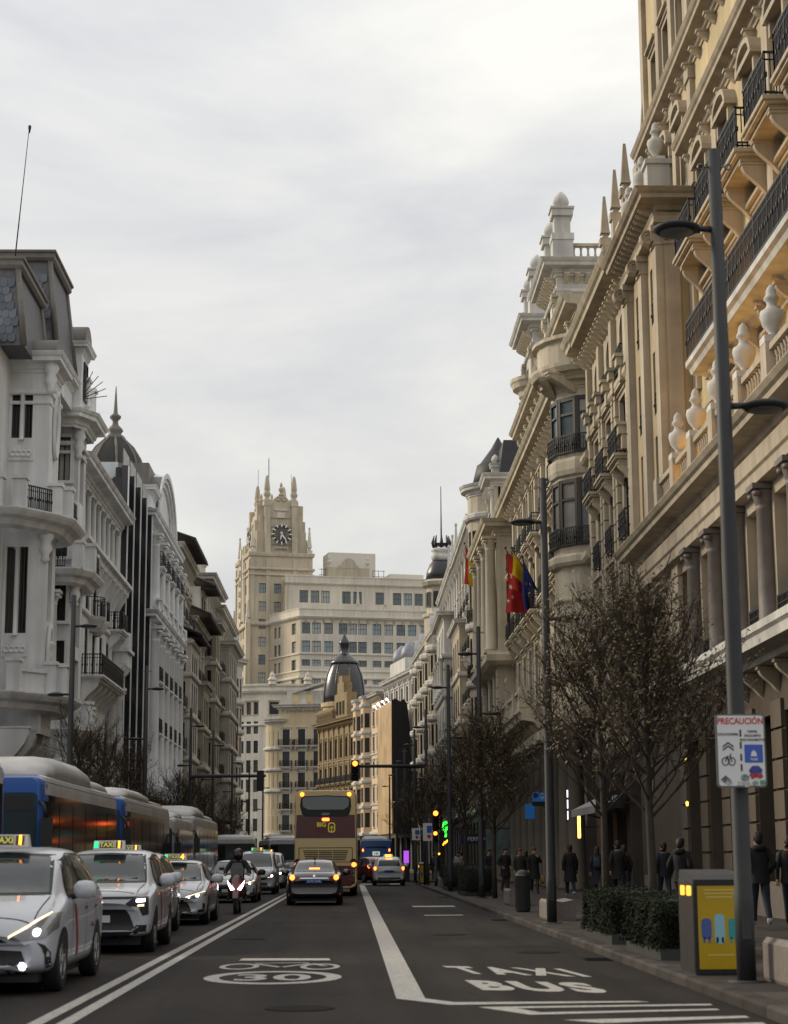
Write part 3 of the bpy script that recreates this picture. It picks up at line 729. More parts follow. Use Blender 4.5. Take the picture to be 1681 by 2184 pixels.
    # lamps that light the balcony soffits
    lm = shared(('facade_lamp',), lambda: MB().lathe([(.07,0),(.09,.05),(.09,.12),(.06,.14)], 8), LAMP_WARM)
    for y, z in ((47.0, 15.15), (43.8, 15.15), (40.6, 15.15), (48.6, 11.4), (45.4, 11.4), (42.2, 11.4), (39.0, 11.4)):
        x = X2-.3; B.at('facade_lamp', lm, x, y, z)
        ld = bpy.data.lights.new('facade_lamp_light', 'POINT'); ld.energy = 40; ld.color = (1.0, .52, .10); ld.shadow_soft_size = .12
        lo = bpy.data.objects.new('facade_lamp_light', ld); COL.objects.link(lo); lo.location = (x-.02-B.o[0], y-B.o[1], z+.3); lo.parent = B.root
    B.finish()

def building_b():
    B = Bld('rusticated_stone_building', 'buff stone building with rusticated strips, arched top floor and dark roof box', (RX, 65), STONE_B)
    F = B.face((RX, 70), (RX, 59.5)); cols = [U(F, y) for y in (68.2, 64.9, 61.5)]
    ops = F.grid(cols, [(5.9, 8.5), (9.2, 11.5, 'flat'), (12.2, 14.4), (15.0, 17.2, 'flat'), (18.0, 20.2)], 1.35, dep=.16, arch=(4,))
    sh = [(c-1.15, c+1.15, .3, 4.4) for c in cols]
    for o in sh: F.window(o, 'plain', None, .45, G_SHOP)
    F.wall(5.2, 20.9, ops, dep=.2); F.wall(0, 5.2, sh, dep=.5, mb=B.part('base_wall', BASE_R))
    B.wall.box(RX+.5, RX+11, 59.5, 70, 0, 20.8)
    for u in (U(F, 69.85), U(F, 66.55), U(F, 63.2), U(F, 59.9)):
        for s in (-.36, .36) if 0.5 < u < F.L-.5 else (0,): F.quoins(max(.02,u+s-.2), min(F.L-.02,u+s+.2), 5.6, 18.0, .62, .16)
        F.box(B.part('pier'), max(0,u-.3), min(F.L,u+.3), 18.0, 20.4, 0, .2)
    for c in cols:
        F.inst('railing', shared(('railing', 1.3, .12, 'B'), railing_fn(1.34, .22, .95, .12), IRON), c, -.02, 12.2)
        F.balcony(c, 15.0, 1.8, .5, h=.95); F.balcony(c, 9.2, 1.7, .4, h=.9)
        F.inst('railing', shared(('railing', 1.3, .12, 'B'), railing_fn(1.34, .22, .95, .12), IRON), c, -.02, 18.0)
    for u in [U(F, y) for y in (69.0, 67.3, 65.8, 64.0, 62.4, 60.5)]:
        me = shared(('capital_block', 'B'), lambda: MB().box(-.24,.24,-.42,0,0,.3).box(-.2,.2,-.3,0,-.5,0).box(-.3,.3,-.5,0,.3,.42), STONE_B)
        F.inst('capital_block', me, u, 0, 18.0); F.inst('capital_block', me, u, 0, 15.6)
    co = B.part('cornice'); pth = [F.P(0,0,0)[:2], F.P(F.L,0,0)[:2]]; co.sweep(pth, corn(20.9, .95, .9)); co.sweep(pth, band(5.0, .3, .5)); co.sweep(pth, band(17.5,.25,.4)); co.sweep(pth, band(11.7,.16,.3))
    F.mods(.1, F.L, 20.9, 16, .5, .4)
    # attic, pinnacles and the dark plant box on the roof
    at = B.part('attic_wall', CREAM_Y); at.box(10.3, 12, 63.5, 69.8, 21.6, 25.0)
    for y in (65.2, 67.8):
        W = B.at('window', shared(('window', 1.0, 1.7, 'case'), frame_fn(1.0, 1.7, 'case'), FRAME_DK), 10.28, y, 22.6, -PI/2); link('pane', shared(('pane', 1.0, 1.7, 'd'), pane_fn(1.0, 1.7), G_DARK), W)
    for y in (63.9, 66.5, 69.4):
        q = B.part('pier', STONE_B); q.box(10.0, 10.35, y-.25, y+.25, 21.7, 25.4)
        B.at('obelisk', shared(('obelisk', 'B'), obelisk_fn(2.1, .38, False), STONE_A), 10.15, y, 25.4)
    rb = B.part('roof_box', DARKWALL); rb.box(10.35, 14, 61.0, 63.6, 21.6, 24.6)
    rl = B.part('roof_railing', IRON)
    for y in (61.1, 63.3): rl.box(10.45, 10.49, y, y+.04, 24.6, 25.4)
    rl.box(10.45, 14, 61.1, 61.14, 25.36, 25.4); rl.box(10.45, 10.49, 61.1, 63.3, 25.36, 25.4)
    B.finish()

def building_c():
    B = Bld('round_bay_building', 'pale stone building with round glazed bay, two finial-topped roof towers and flags', (RX, 95), STONE_C, STONE_C)
    F = B.face((RX, 119), (RX, 70.02)); X0 = RX
    ycols = [89.2, 92.4, 95.6, 98.8, 102.0, 80.4, 83.6]
    cols = [U(F, y) for y in ycols]
    ops = F.grid(cols, [(9.2, 12.2, 'flat'), (13.6, 16.4, 'arc'), (17.4, 20.2, 'key')], 1.35, dep=.14)
    ops2 = F.grid([U(F, y) for y in (107.2, 110.4, 113.6, 116.8)], [(9.2, 12.2), (13.6, 16.6), (17.4, 20.4)], 1.7, dep=.14)
    shop = [(U(F, y)-1.2, U(F, y)+1.2, .2, 6.2) for y in (117, 113.6, 110.2, 106.8, 103.4, 100, 96.6, 93.2, 89.8, 86.4, 83, 79.6, 76.2, 72.8)]
    for o in shop: F.window(o, 'plain', None, .5, G_SHOP)
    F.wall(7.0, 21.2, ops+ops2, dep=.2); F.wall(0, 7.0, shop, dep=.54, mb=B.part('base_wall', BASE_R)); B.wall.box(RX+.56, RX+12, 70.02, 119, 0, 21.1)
    cm = shared(('column', 6.8, .34, 'C'), column_fn(6.8, .34), mat('shaded_column_stone', (0.15, 0.125, 0.098), rough=.8, var=.2, scale=1.5, streak=.3))  # lower columns: pale limestone darkened to imitate the shade down there
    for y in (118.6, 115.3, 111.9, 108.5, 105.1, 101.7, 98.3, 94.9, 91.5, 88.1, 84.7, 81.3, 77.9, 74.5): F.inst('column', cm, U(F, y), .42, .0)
    co = B.part('cornice'); pth = [F.P(0,0,0)[:2], F.P(F.L,0,0)[:2]]
    co.sweep(pth, [(0,6.7),(.7,6.75),(.72,7.3),(.0,7.35)]); co.sweep(pth, corn(21.0, 1.0, .85)); co.sweep(pth, band(12.9,.35,.45)); co.sweep(pth, band(16.9,.3,.35))
    F.mods(.2, F.L, 21.05, 46, .6, .45)
    # long stone balcony above the shops
    bs = B.part('ledge'); bs.sweep([F.P(0,0,0)[:2], F.P(U(F,88.0),0,0)[:2]], [(0,7.5),(.5,7.6),(.7,7.9),(1.25,8.0),(1.3,8.3),(1.4,8.4),(1.4,8.55),(0,8.6)])
    F.mods(.5, U(F, 88), 7.8, 14, .8, .8)
    F.balustrade(U(F, 104), U(F, 88.2), 8.6, .95, 1.15, [U(F, y) for y in (104, 100, 96, 92, 88.4)], gap=.3)
    for y in (89.2, 92.4, 95.6, 98.8, 102.0, 80.4, 83.6):
        F.balcony(U(F, y), 13.4, 2.1, .75); F.balcony(U(F, y), 17.2, 2.1, .65)
    for k, y in enumerate((87.6, 90.8, 94.0, 97.2, 100.4, 103.4)):
        F.pilaster(U(F, y)-.3, U(F, y)+.3, 13.3, 21.0, .2)
    # columned gallery of the set-back top storey
    G = B.face((RX+.55, 102.6), (RX+.55, 76)); gc = [U(G, y) for y in (95.0, 93.0, 90.6, 82.0, 79.0)]
    ops = G.grid(gc, [(22.2, 24.4)], 1.3, dep=.14); G.wall(21.8, 25.2, ops, dep=.2); B.wall.box(RX+.95, RX+12, 76.2, 102.5, 21.1, 25.1); B.wall.box(RX+2.5, RX+12, 102.5, 119, 21.1, 23.4)
    cg = shared(('column', 2.9, .19, 'Cg'), column_fn(2.9, .19), STONE_C)
    for k in range(13): G.inst('column', cg, 1.4+k*1.95, .3, 21.85)
    c2 = B.part('cornice'); p2 = [G.P(0,0,0)[:2], G.P(G.L,0,0)[:2]]; c2.sweep(p2, corn(24.75, .95, .75)); c2.box(RX+.2, RX+1, 76.1, 102.4, 24.7, 24.74)
    # round glazed bay at the near end
    c = (RX+.75, 73.4); R = 1.95
    pts, fs = roundbay(B, c, R, math.radians(148), math.radians(292), 5)
    for f in fs:
        ops = []
        for z0, z1 in ((13.75, 16.5), (17.55, 19.9)):
            o = (.012, f.L-.012, z0, z1); ops.append(o); f.window(o, 'bay', None, .06, G_SKY if z0 > 17 else G_BAY, FRAME_DK)
            f.inst('railing', shared(('railing', round(f.L,2), 'bay'), railing_fn(f.L, .05, .8, .11), IRON), f.L/2, .13, z0-.05)
        f.wall(8.6, 20.6, ops, dep=.08, ends=False)
    for z, p, h in ((12.9,.3,.5), (16.6,.18,.75), (8.3,.5,.5), (10.9,.1,.2), (11.5,.1,.2), (9.9,.1,.2)): co.sweep(pts, band(z, p, h))
    co.sweep(pts, corn(20.2, .55, .6))
    pts2, f2 = roundbay(B, c, R+.75, math.radians(148), math.radians(300), 10)
    bp = B.part('round_balcony'); bp.sweep(pts2, [(-1.2,20.75),(0,20.8),(.1,21.0),(.1,21.15),(-.2,21.2),(-.2,22.15),(0,22.2),(0,22.35),(-.35,22.35),(-.4,21.15),(-2,21.15)])
    for k in range(3): B.at('bracket', shared(('bracket', 'Cb'), bracket_fn(1.2,.7,.35), STONE_C), c[0]-R*.98*math.cos(.9-k*.75), c[1]-R*.98*math.sin(.9-k*.75), 20.7, -PI/2-(.55-.75*k)+.9)
    # side balconies next to the bay
    for z in (13.5, 17.3): F.balcony(U(F, 77.4), z, 2.4, .9, h=1.1)
    for z0, z1 in ((13.7, 16.5), (17.5, 20.2)): pass
    # square bay with pillars further on, where the flags hang
    S = B.face((RX-.95, 117.6), (RX-.95, 105.6)); T = B.face((RX-.95, 105.6), (RX, 105.6)); Tf = B.face((RX, 117.6), (RX-.95, 117.6))
    so = S.grid([2.4, 6.0, 9.6], [(9.4, 12.2), (14.0, 19.2)], 2.3, dep=.2)
    S.wall(8.0, 20.2, so, dep=.44); to = [(.2,.75,14.0,19.0)]; T.window(to[0], 'plain', None, .3); T.wall(8.0, 20.2, to, dep=.32); Tf.wall(8.0,20.2,[])
    B.wall.box(RX-.48, RX+.3, 106, 117.2, 8.0, 20.1)
    cp = shared(('column', 6.9, .36, 'Cs'), column_fn(6.9, .34), STONE_C)
    for u in (.5, 4.2, 7.8, 11.5): S.inst('column', cp, u, .34, 13.2)
    pb = [(RX, 117.6), (RX-.95, 117.6), (RX-.95, 105.6), (RX, 105.6)]
    cb = B.part('bay_cornice'); cb.sweep(pb, corn(20.1, .95, .9)); cb.sweep(pb, [(0,7.6),(.6,7.7),(.75,8.2),(.85,8.5),(0,8.6)]); cb.sweep(pb, band(12.4,.75,.8)); cb.box(RX-1,RX,105.7,117.5,20.9,21.02)
    S.mods(.2, S.L, 20.1, 12, .55, .45); S.mods(.4, S.L, 7.7, 5, .9, 1.1)
    for u in (2.4, 6.0, 9.6): S.inst('railing', shared(('railing', 2.3, 'cs'), railing_fn(2.3, .2, 1.0, .12), IRON), u, .05, 14.0)
    S.quoins(.05, .9, 8.7, 12.4, .6, .1); S.quoins(S.L-.9, S.L-.05, 8.7, 12.4, .6, .1)
    # roof towers with balustrades and pinecone finials
    pc = shared(('pinecone_finial',), pinecone_fn(2.6), STONE_W); pcs = shared(('pinecone_finial', 's'), pinecone_fn(1.9), STONE_W)
    for yn, w, zt in ((85.0, 5.0, 29.7), (96.6, 4.6, 30.4)):
        X = 10.0; tw = B.part('tower_wall', STONE_W)
        a = B.face((X, yn+w), (X, yn)); b = B.face((X, yn), (X+w, yn)); d = B.face((X+w, yn), (X+w, yn+w)); e = B.face((X+w, yn+w), (X, yn+w))
        oa = a.grid([w*.3, w*.7], [(25.8, 28.6)], 1.0, dep=.4); a.wall(24.8, zt, oa, dep=.42, mb=tw)
        for f in (b, d, e): f.wall(24.8, zt, [], mb=tw)
        tw.box(X+.45, X+w-.3, yn+.3, yn+w-.3, 24.8, zt-.1)
        for f in (a, b):
            for u in (.35, w-.35): f.pilaster(u-.3, u+.3, 24.9, zt-1.3, .12)
        ring_ = [(X, yn+w), (X, yn), (X+w, yn), (X+w, yn+w)]
        tc = B.part('tower_cornice', STONE_W); tc.sweep(ring_, band(zt-1.3,.14,.22), closed=True); tc.sweep(ring_, corn(zt-.45, .85, .75), closed=True); tc.box(X-.1, X+w+.1, yn-.1, yn+w+.1, zt, zt+.28)
        a.mods(.2, w-.2, zt-.4, 9, .5, .35); b.mods(.2, w-.2, zt-.4, 9, .5, .35)
        b.mods(.7, 2.2, zt-1.75, 4, .12, .4, 'dentil')
        for f in (a, b): f.balustrade(.4, w-.4, zt+.3, 1.0, -.3, (), .34)
        q = B.part('tower_pedestal', STONE_W)
        for x, y in ((X+.35, yn+.35), (X+.35, yn+w-.35), (X+w-.35, yn+.35)):
            q.box(x-.5, x+.5, y-.5, y+.5, zt+.28, zt+1.4); B.at('pinecone_finial', pc, x, y, zt+1.4)
    for y in (91.3, 93.0, 80.5): 
        q = B.part('roof_pedestal', STONE_W); q.box(10.0, 10.8, y-.4, y+.4, 25.4, 26.6); 
    for y in (105.6, 109.6, 113.6, 117.6):
        q = B.part('roof_pedestal', STONE_W); q.box(9.6, 10.3, y-.4, y+.4, 21.8, 23.0); B.at('urn', shared(('urn', 'c'), urn_fn(1.5), STONE_W), 9.95, y, 23.0)
    F.balustrade(.3, U(F, 104), 21.9, .9, -.35, [U(F, y) for y in (117.6, 113.6, 109.6, 105.6)], .34)
    # rotunda at the far roof corner
    rc = (10.9, 101.6); tw = B.part('rotunda_wall', STONE_C)
    tw.lathe([(1.15,21.5),(1.15,25.0),(1.3,25.1),(1.3,25.4),(1.15,25.5),(1.15,27.3),(1.25,27.4),(1.3,27.7),(1.6,27.85),(1.68,28.1),(1.75,28.2),(1.75,28.4),(1.1,28.6),(.1,28.8)], 20, (rc[0], rc[1], 0), sm=False)
    for k in range(7):
        a_ = math.radians(120+k*25); B.at('window', shared(('window', .5, 1.4, 'p'), frame_fn(.5, 1.4, 'plain'), FRAME_DK), rc[0]+1.17*math.cos(a_), rc[1]+1.17*math.sin(a_), 25.7, a_+PI/2)
    B.finish()

def row_building(name, label, x0, y0, x1, y1, H, wall, trim, ncol, zf, ww=1.2, style='case', sur='flat', ground=5.2, bal=(), arch=(), cor=(.8,.8), pil=True, extra=None, dep=10, base=None, glass=None, side='R', shut=(), shopname=True):
    """a terrace building: far point (x0,y0) to near point (x1,y1) for the right side (near to far on the left)"""
    B = Bld(name, label, ((x0+x1)/2, (y0+y1)/2), wall, trim); F = B.face((x0, y0), (x1, y1)); L = F.L
    pitch = L/ncol; cols = [pitch*(k+.5) for k in range(ncol)]
    ops = F.grid(cols, zf, ww, style, sur, .12, glass, None, arch, shut)
    sh = [(c-pitch*.36, c+pitch*.36, .25, ground-1.0) for c in cols]
    for o in sh: F.window(o, 'plain', None, .4, G_SHOP)
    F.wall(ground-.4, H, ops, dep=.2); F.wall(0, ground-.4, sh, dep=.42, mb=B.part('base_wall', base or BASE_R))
    mb = B.wall; q = [F.P(0,-.45,0), F.P(L,-.45,0), F.P(L,-dep,0), F.P(0,-dep,0)]
    vs = [(a, b, 0) for a, b, _ in q]+[(a, b, H-.05) for a, b, _ in q]
    mb.add(vs, [(4,5,6,7),(0,1,5,4),(1,2,6,5),(2,3,7,6),(3,0,4,7)])
    co = B.part('cornice'); pth = [F.P(L,-3,0)[:2], F.P(L,0,0)[:2]]; pth = [F.P(0,-2,0)[:2], F.P(0,0,0)[:2], F.P(L,0,0)[:2], F.P(L,-2,0)[:2]]
    co.sweep(pth, corn(H-cor[1], cor[0], cor[1])); co.sweep(pth, band(ground-.5, .3, .5))
    F.mods(.2, L-.2, H-cor[1]+.05, max(4, int(L/.75)), cor[0]*.6, .4)
    for z in [r[0] for r in zf][1::2]: co.sweep(pth, band(z-.55, .14, .3))
    for r, w, p in bal:
        for c in cols: F.balcony(c, zf[r][0]-.05, w or min(pitch-.3, ww+.8), p)
    if pil:
        for k in range(ncol+1):
            u = min(max(k*pitch, .32), L-.32); F.pilaster(u-.25, u+.25, ground+.1, H-cor[1], .16)
    if extra: extra(B, F)
    B.finish(); return B

def right_row():
    building_a(); building_b(); building_c()
    # cream building with a round bay and dark mansard
    def ex_d(B, F):
        c = (RX+.5, 124.5); pts, fs = roundbay(B, c, 1.9, math.radians(120), math.radians(270), 7)
        co = B.part('bay_moulding')
        for f in fs:
            ops = []
            for z0, z1 in ((9.6, 12.2), (13.6, 16.2), (17.4, 20.0), (21.4, 23.6)):
                o = (.1, f.L-.1, z0, z1); ops.append(o); f.window(o, 'plain', None, .14)
                f.inst('railing', shared(('railing', round(f.L,2), 'dbay'), railing_fn(f.L, .04, .8, .12), IRON), f.L/2, .1, z0)
            f.wall(8, 26.6, ops, dep=.16, ends=False)
        for z in (8.0, 12.8, 16.7, 20.6, 24.3): co.sweep(pts, band(z, .28, .5))
        co.sweep(pts, corn(26.0, .6, .8))
        rf = B.part('roof', DARKWALL); rf.loft([[(9.9,119.4,26.5),(9.9,137,26.5),(16,137,26.5),(16,119.4,26.5)], [(10.3,120,29.2),(10.3,136,29.2),(15,136,29.2),(15,120,29.2)]], sm=False)
        rf.lathe([(1.9,26.8),(1.5,28.4),(1.3,28.5),(.5,29.6),(.05,30.4)], 12, (c[0]+.3, c[1], 0))
        for y in (121.0, 128.0, 133.0):
            B.at('pinecone_finial', shared(('pinecone_finial','d'), pinecone_fn(1.8), STONE_W), 9.8, y, 26.6)
    row_building('cream_bay_building', 'cream stone building with round bay and dark slate roof past the flags', RX, 137, RX, 119.02, 26.6, STONE_C, STONE_W, 5,
                 [(6.2,8.4),(9.6,12.2),(13.6,16.2),(17.4,20.0,'arc'),(21.4,23.8)], 1.3, bal=((1,None,.6),(2,None,.6),(3,None,.5)), arch=(4,), extra=ex_d)
    def ex_e(B, F):
        p = B.part('attic_wall', CREAM_Y); p.box(10.1, 13, 139, 158, 27.2, 29.2)
        for y in (141, 146, 151, 156): B.at('urn', shared(('urn','e'), urn_fn(1.5), STONE_W), 9.8, y, 27.3)
        S = B.face((8.7, 156), (8.7, 146)); T = B.face((8.7, 146), (9.5, 146)); so = S.grid([2,5,8], [(9,11.4),(12.8,15.2),(16.6,19)], 1.5, dep=.12); S.wall(7.6,20.2,so); T.wall(7.6,20.2)
        c = B.part('bay_cornice'); pp = [(9.5,156),(8.7,156),(8.7,146),(9.5,146)]; c.sweep(pp, corn(19.8,.5,.6)); c.sweep(pp, band(7.2,.4,.7)); c.sweep(pp, band(12,.2,.4)); c.sweep(pp, band(15.8,.2,.4)); c.box(8.7,9.5,146,156,20.2,20.38)
    row_building('yellow_banded_building', 'buff building with yellow bands and square stone bay, before the white spired one', RX, 160, RX, 137.02, 27.2, STONE_B, STONE_W, 6,
                 [(6.2,8.4),(9.6,12.0),(13.4,15.8),(17.2,19.6,'arc'),(21,23.4)], 1.3, bal=((1,None,.6),(2,None,.6),(3,None,.6),(4,None,.4)), extra=ex_e)
    def ex_f(B, F):
        for y, z in ((166, 27.6), (172, 27.6), (178, 27.6)): B.at('obelisk', shared(('obelisk','f'), obelisk_fn(4.4, .55), STONE_W), 9.7, y, z)
        S = B.face((8.5, 180), (8.5, 166)); T = B.face((8.5, 166), (9.5, 166)); so = S.grid([2.3,5.5,8.7,11.8], [(9,11.4),(12.8,15.2),(16.6,19),(20.2,22.4)], 1.4, dep=.12); S.wall(7.6,23.6,so); T.wall(7.6,23.6)
        c = B.part('bay_cornice'); pp = [(9.5,180),(8.5,180),(8.5,166),(9.5,166)]; c.sweep(pp, corn(23.0,.7,.7)); c.box(8.5,9.5,166,180,23.4,23.7)
        for z in (7.2, 12, 15.8, 19.4): c.sweep(pp, band(z,.25,.5))
        for y in (167, 173, 179): S.mods(.3, 13.7, 7.4, 4, .8, .9)
        for u in (.5, 3.9, 7.1, 10.3, 13.5): S.inst('column', shared(('column', 3.6, .22, 'f'), column_fn(3.6, .22), STONE_W), u, .26, 8.0); S.inst('column', shared(('column', 3.2, .22, 'f2'), column_fn(3.2, .22), STONE_W), u, .26, 16.3)
    row_building('white_spired_building', 'white stone building with slender stone spires along its roof', RX, 186, RX, 160.02, 27.4, STONE_W, STONE_W, 7,
                 [(6.2,8.4),(9.6,12.0),(13.4,15.8),(17.2,19.6),(21,23.4)], 1.2, bal=((1,None,.6),(3,None,.6)), extra=ex_f)
    def ex_g(B, F):
        cx, cy = 10.2, 203; t = B.part('tower_wall', STONE_C)
        t.lathe([(2.0,24),(2.0,27.8),(2.2,28),(2.2,28.3),(1.7,28.5),(1.7,31.3),(2.2,31.5),(2.4,31.9),(1.9,32.1),(1.9,32.2)], 16, (cx, cy, 0), sm=False)
        dm = B.part('tower_dome', mat('black_dome', (.03,.03,.035), rough=.35)); dm.lathe([(1.8,32.2),(1.7,33.1),(1.35,34.0),(.95,34.5)], 16, (cx, cy, 0))
        ln = B.part('lantern', STONE_W); ln.lathe([(1.0,34.4),(1.15,34.7),(1.2,35.0),(.9,35.3),(1.15,35.5),(1.15,35.8),(.2,35.9)], 14, (cx, cy, 0))
        cr = B.part('crown', IRON)
        for k in range(8):
            a = 2*PI*k/8; x, y = cx+.85*math.cos(a), cy+.85*math.sin(a); cr.tube([(x,y,35.8),(x*1.0+.15*math.cos(a),y+.15*math.sin(a),36.5),(cx+.8*math.cos(a),cy+.8*math.sin(a),37.3)], [.12,.16,.05], 6)
        cr.lathe([(.9,36.2),(.95,36.3),(.9,36.4)], 12, (cx,cy,0))
        an = B.part('mast', IRON); an.tube([(cx,cy,35.8),(cx,cy,43.0)], [.10,.04], 6)
        for k in range(5):
            a = math.radians(140+k*35); W = B.at('window', shared(('window', .6, 1.7, 'p'), frame_fn(.6, 1.7, 'plain'), FRAME_DK), cx+1.74*math.cos(a), cy+1.74*math.sin(a), 29.1, a+PI/2); link('pane', shared(('pane', .6, 1.7, 'd'), pane_fn(.6, 1.7), G_DARK), W)
        for y, z in ((190, 25.6), (196, 25.6), (212, 25.6), (219, 25.6)):
            r = B.part('dormer_roof', ZINC); r.loft([[(9.0-(y-188)*.035+d, y-1.3, z+1.5*math.sin(t)) if 0 else (9.0-(y-188)*.035+d, y-1.5*math.cos(t), z+1.7*math.sin(t)) for t in [PI*k/8 for k in range(9)]] for d in (-.2, 4)], sm=True)
        for y in (191, 199, 207, 215):
            c = (9.6-(y-188)*.035, y); pts, fs = roundbay(B, c, 1.4, math.radians(100), math.radians(260), 6)
            m = B.part('bay_moulding')
            for f in fs:
                ops = [(.12, f.L-.12, z, z+2.2) for z in (9.4, 13.0, 16.6, 20.2)]
                for o in ops: f.window(o, 'plain', None, .12)
                f.wall(8, 23.6, ops, dep=.14, ends=False)
            for z in (7.6, 11.9, 15.5, 19.1, 22.7): m.sweep(pts, band(z, .35, .7))
    row_building('domed_tower_building', 'cream building with round bays and a crowned corner tower carrying a tall mast', 8.1, 226, RX, 186.02, 25.6, STONE_C, STONE_W, 9,
                 [(6.2,8.4),(9.6,12.0),(13.4,15.8),(17.2,19.6),(21,23.2)], 1.2, bal=((1,None,.5),(3,None,.5)), extra=ex_g)
right_row()
# ------------------------------------------------------------------ buildings on the left side
WHITE = mat('white_render', (0.82, 0.84, 0.86), rough=0.8, var=0.08, scale=1.0, streak=0.26, bump=0.1, blotch=(0.4, 0.85, 1.03))
WHITE2 = mat('white_stucco', (0.80, 0.815, 0.825), rough=0.8, var=0.10, scale=1.0, streak=0.30, bump=0.1, blotch=(0.4, 0.82, 1.03))
GREYB = mat('grey_beige_stone', (0.40, 0.375, 0.325), rough=0.8, var=0.14, scale=1.0, streak=0.2, bump=0.12, blotch=(0.4,0.8,1.05))
OLIVE = mat('olive_beige_render', (0.36, 0.325, 0.245), rough=0.85, var=0.12, scale=1.0, streak=0.2, blotch=(0.4,0.8,1.05))
PALEB = mat('pale_beige_stone', (0.56, 0.535, 0.47), rough=0.8, var=0.12, scale=1.0, streak=0.2, blotch=(0.4,0.8,1.05))
TILE = mat('dark_roof_tile', (0.055, 0.042, 0.038), rough=0.75, var=0.3, scale=3, rnd=0.2)
LEAD = mat('lead_grey_roof', (0.15, 0.14, 0.125), rough=0.6, var=0.2, scale=2)
SCALE_T = mat('slate_scale', (0.115, 0.13, 0.155), rough=0.6, var=0.2, scale=3, rnd=0.28)
LX = -13.5
def mansard(B, x0, x1, y0, y1, z0, z1, ins, tiles=False):
    """steep slate roof with lead hips and a moulded top; scales of slate on the faces that can be made out"""
    a = [(x0,y0,z0),(x1,y0,z0),(x1,y1,z0),(x0,y1,z0)]; b = [(x0+ins,y0+ins,z1),(x1-ins,y0+ins,z1),(x1-ins,y1-ins,z1),(x0+ins,y1-ins,z1)]
    r = B.part('roof', SLATE); r.loft([a, b], sm=False)
    h = B.part('roof_hips', LEAD)
    for p, q in zip(a, b): h.tube([p, q], .13, 6)
    t = B.part('roof_crest', LEAD); t.sweep([b[0][:2], b[1][:2], b[2][:2], b[3][:2]], [(-.1,z1-.05),(.12,z1),(.22,z1+.12),(.22,z1+.3),(.3,z1+.36),(.3,z1+.45),(-.1,z1+.45)], closed=True)
    t.box(x0+ins, x1-ins, y0+ins, y1-ins, z1+.1, z1+.44)
    if tiles:
        w, hh = .30, .34; n = int((z1-z0-.5)/hh*1.0)
        sc = shared(('roof_slate',), lambda: MB().prism([(-.145,.42),(-.145,.1),(-.1,.03),(0,0),(.1,.03),(.145,.1),(.145,.42)], 'xz', -.02, 0), SCALE_T)
        for k in range(n):
            t0 = (k*hh)/(z1-z0); z = z0+.12+k*hh; yy = y0+ins*t0; xa, xb = x0+ins*t0+.16, x1-ins*t0-.16
            m = int((xb-xa)/w)
            for j in range(m):
                x = xa+w*(j+.5+(.5 if k % 2 else 0)*.999)
                if x > xb-.1: continue
                o = B.at('roof_slate', sc, x, yy-.03, z); o.rotation_euler = (-math.atan(ins/(z1-z0))-.05, 0, 0)

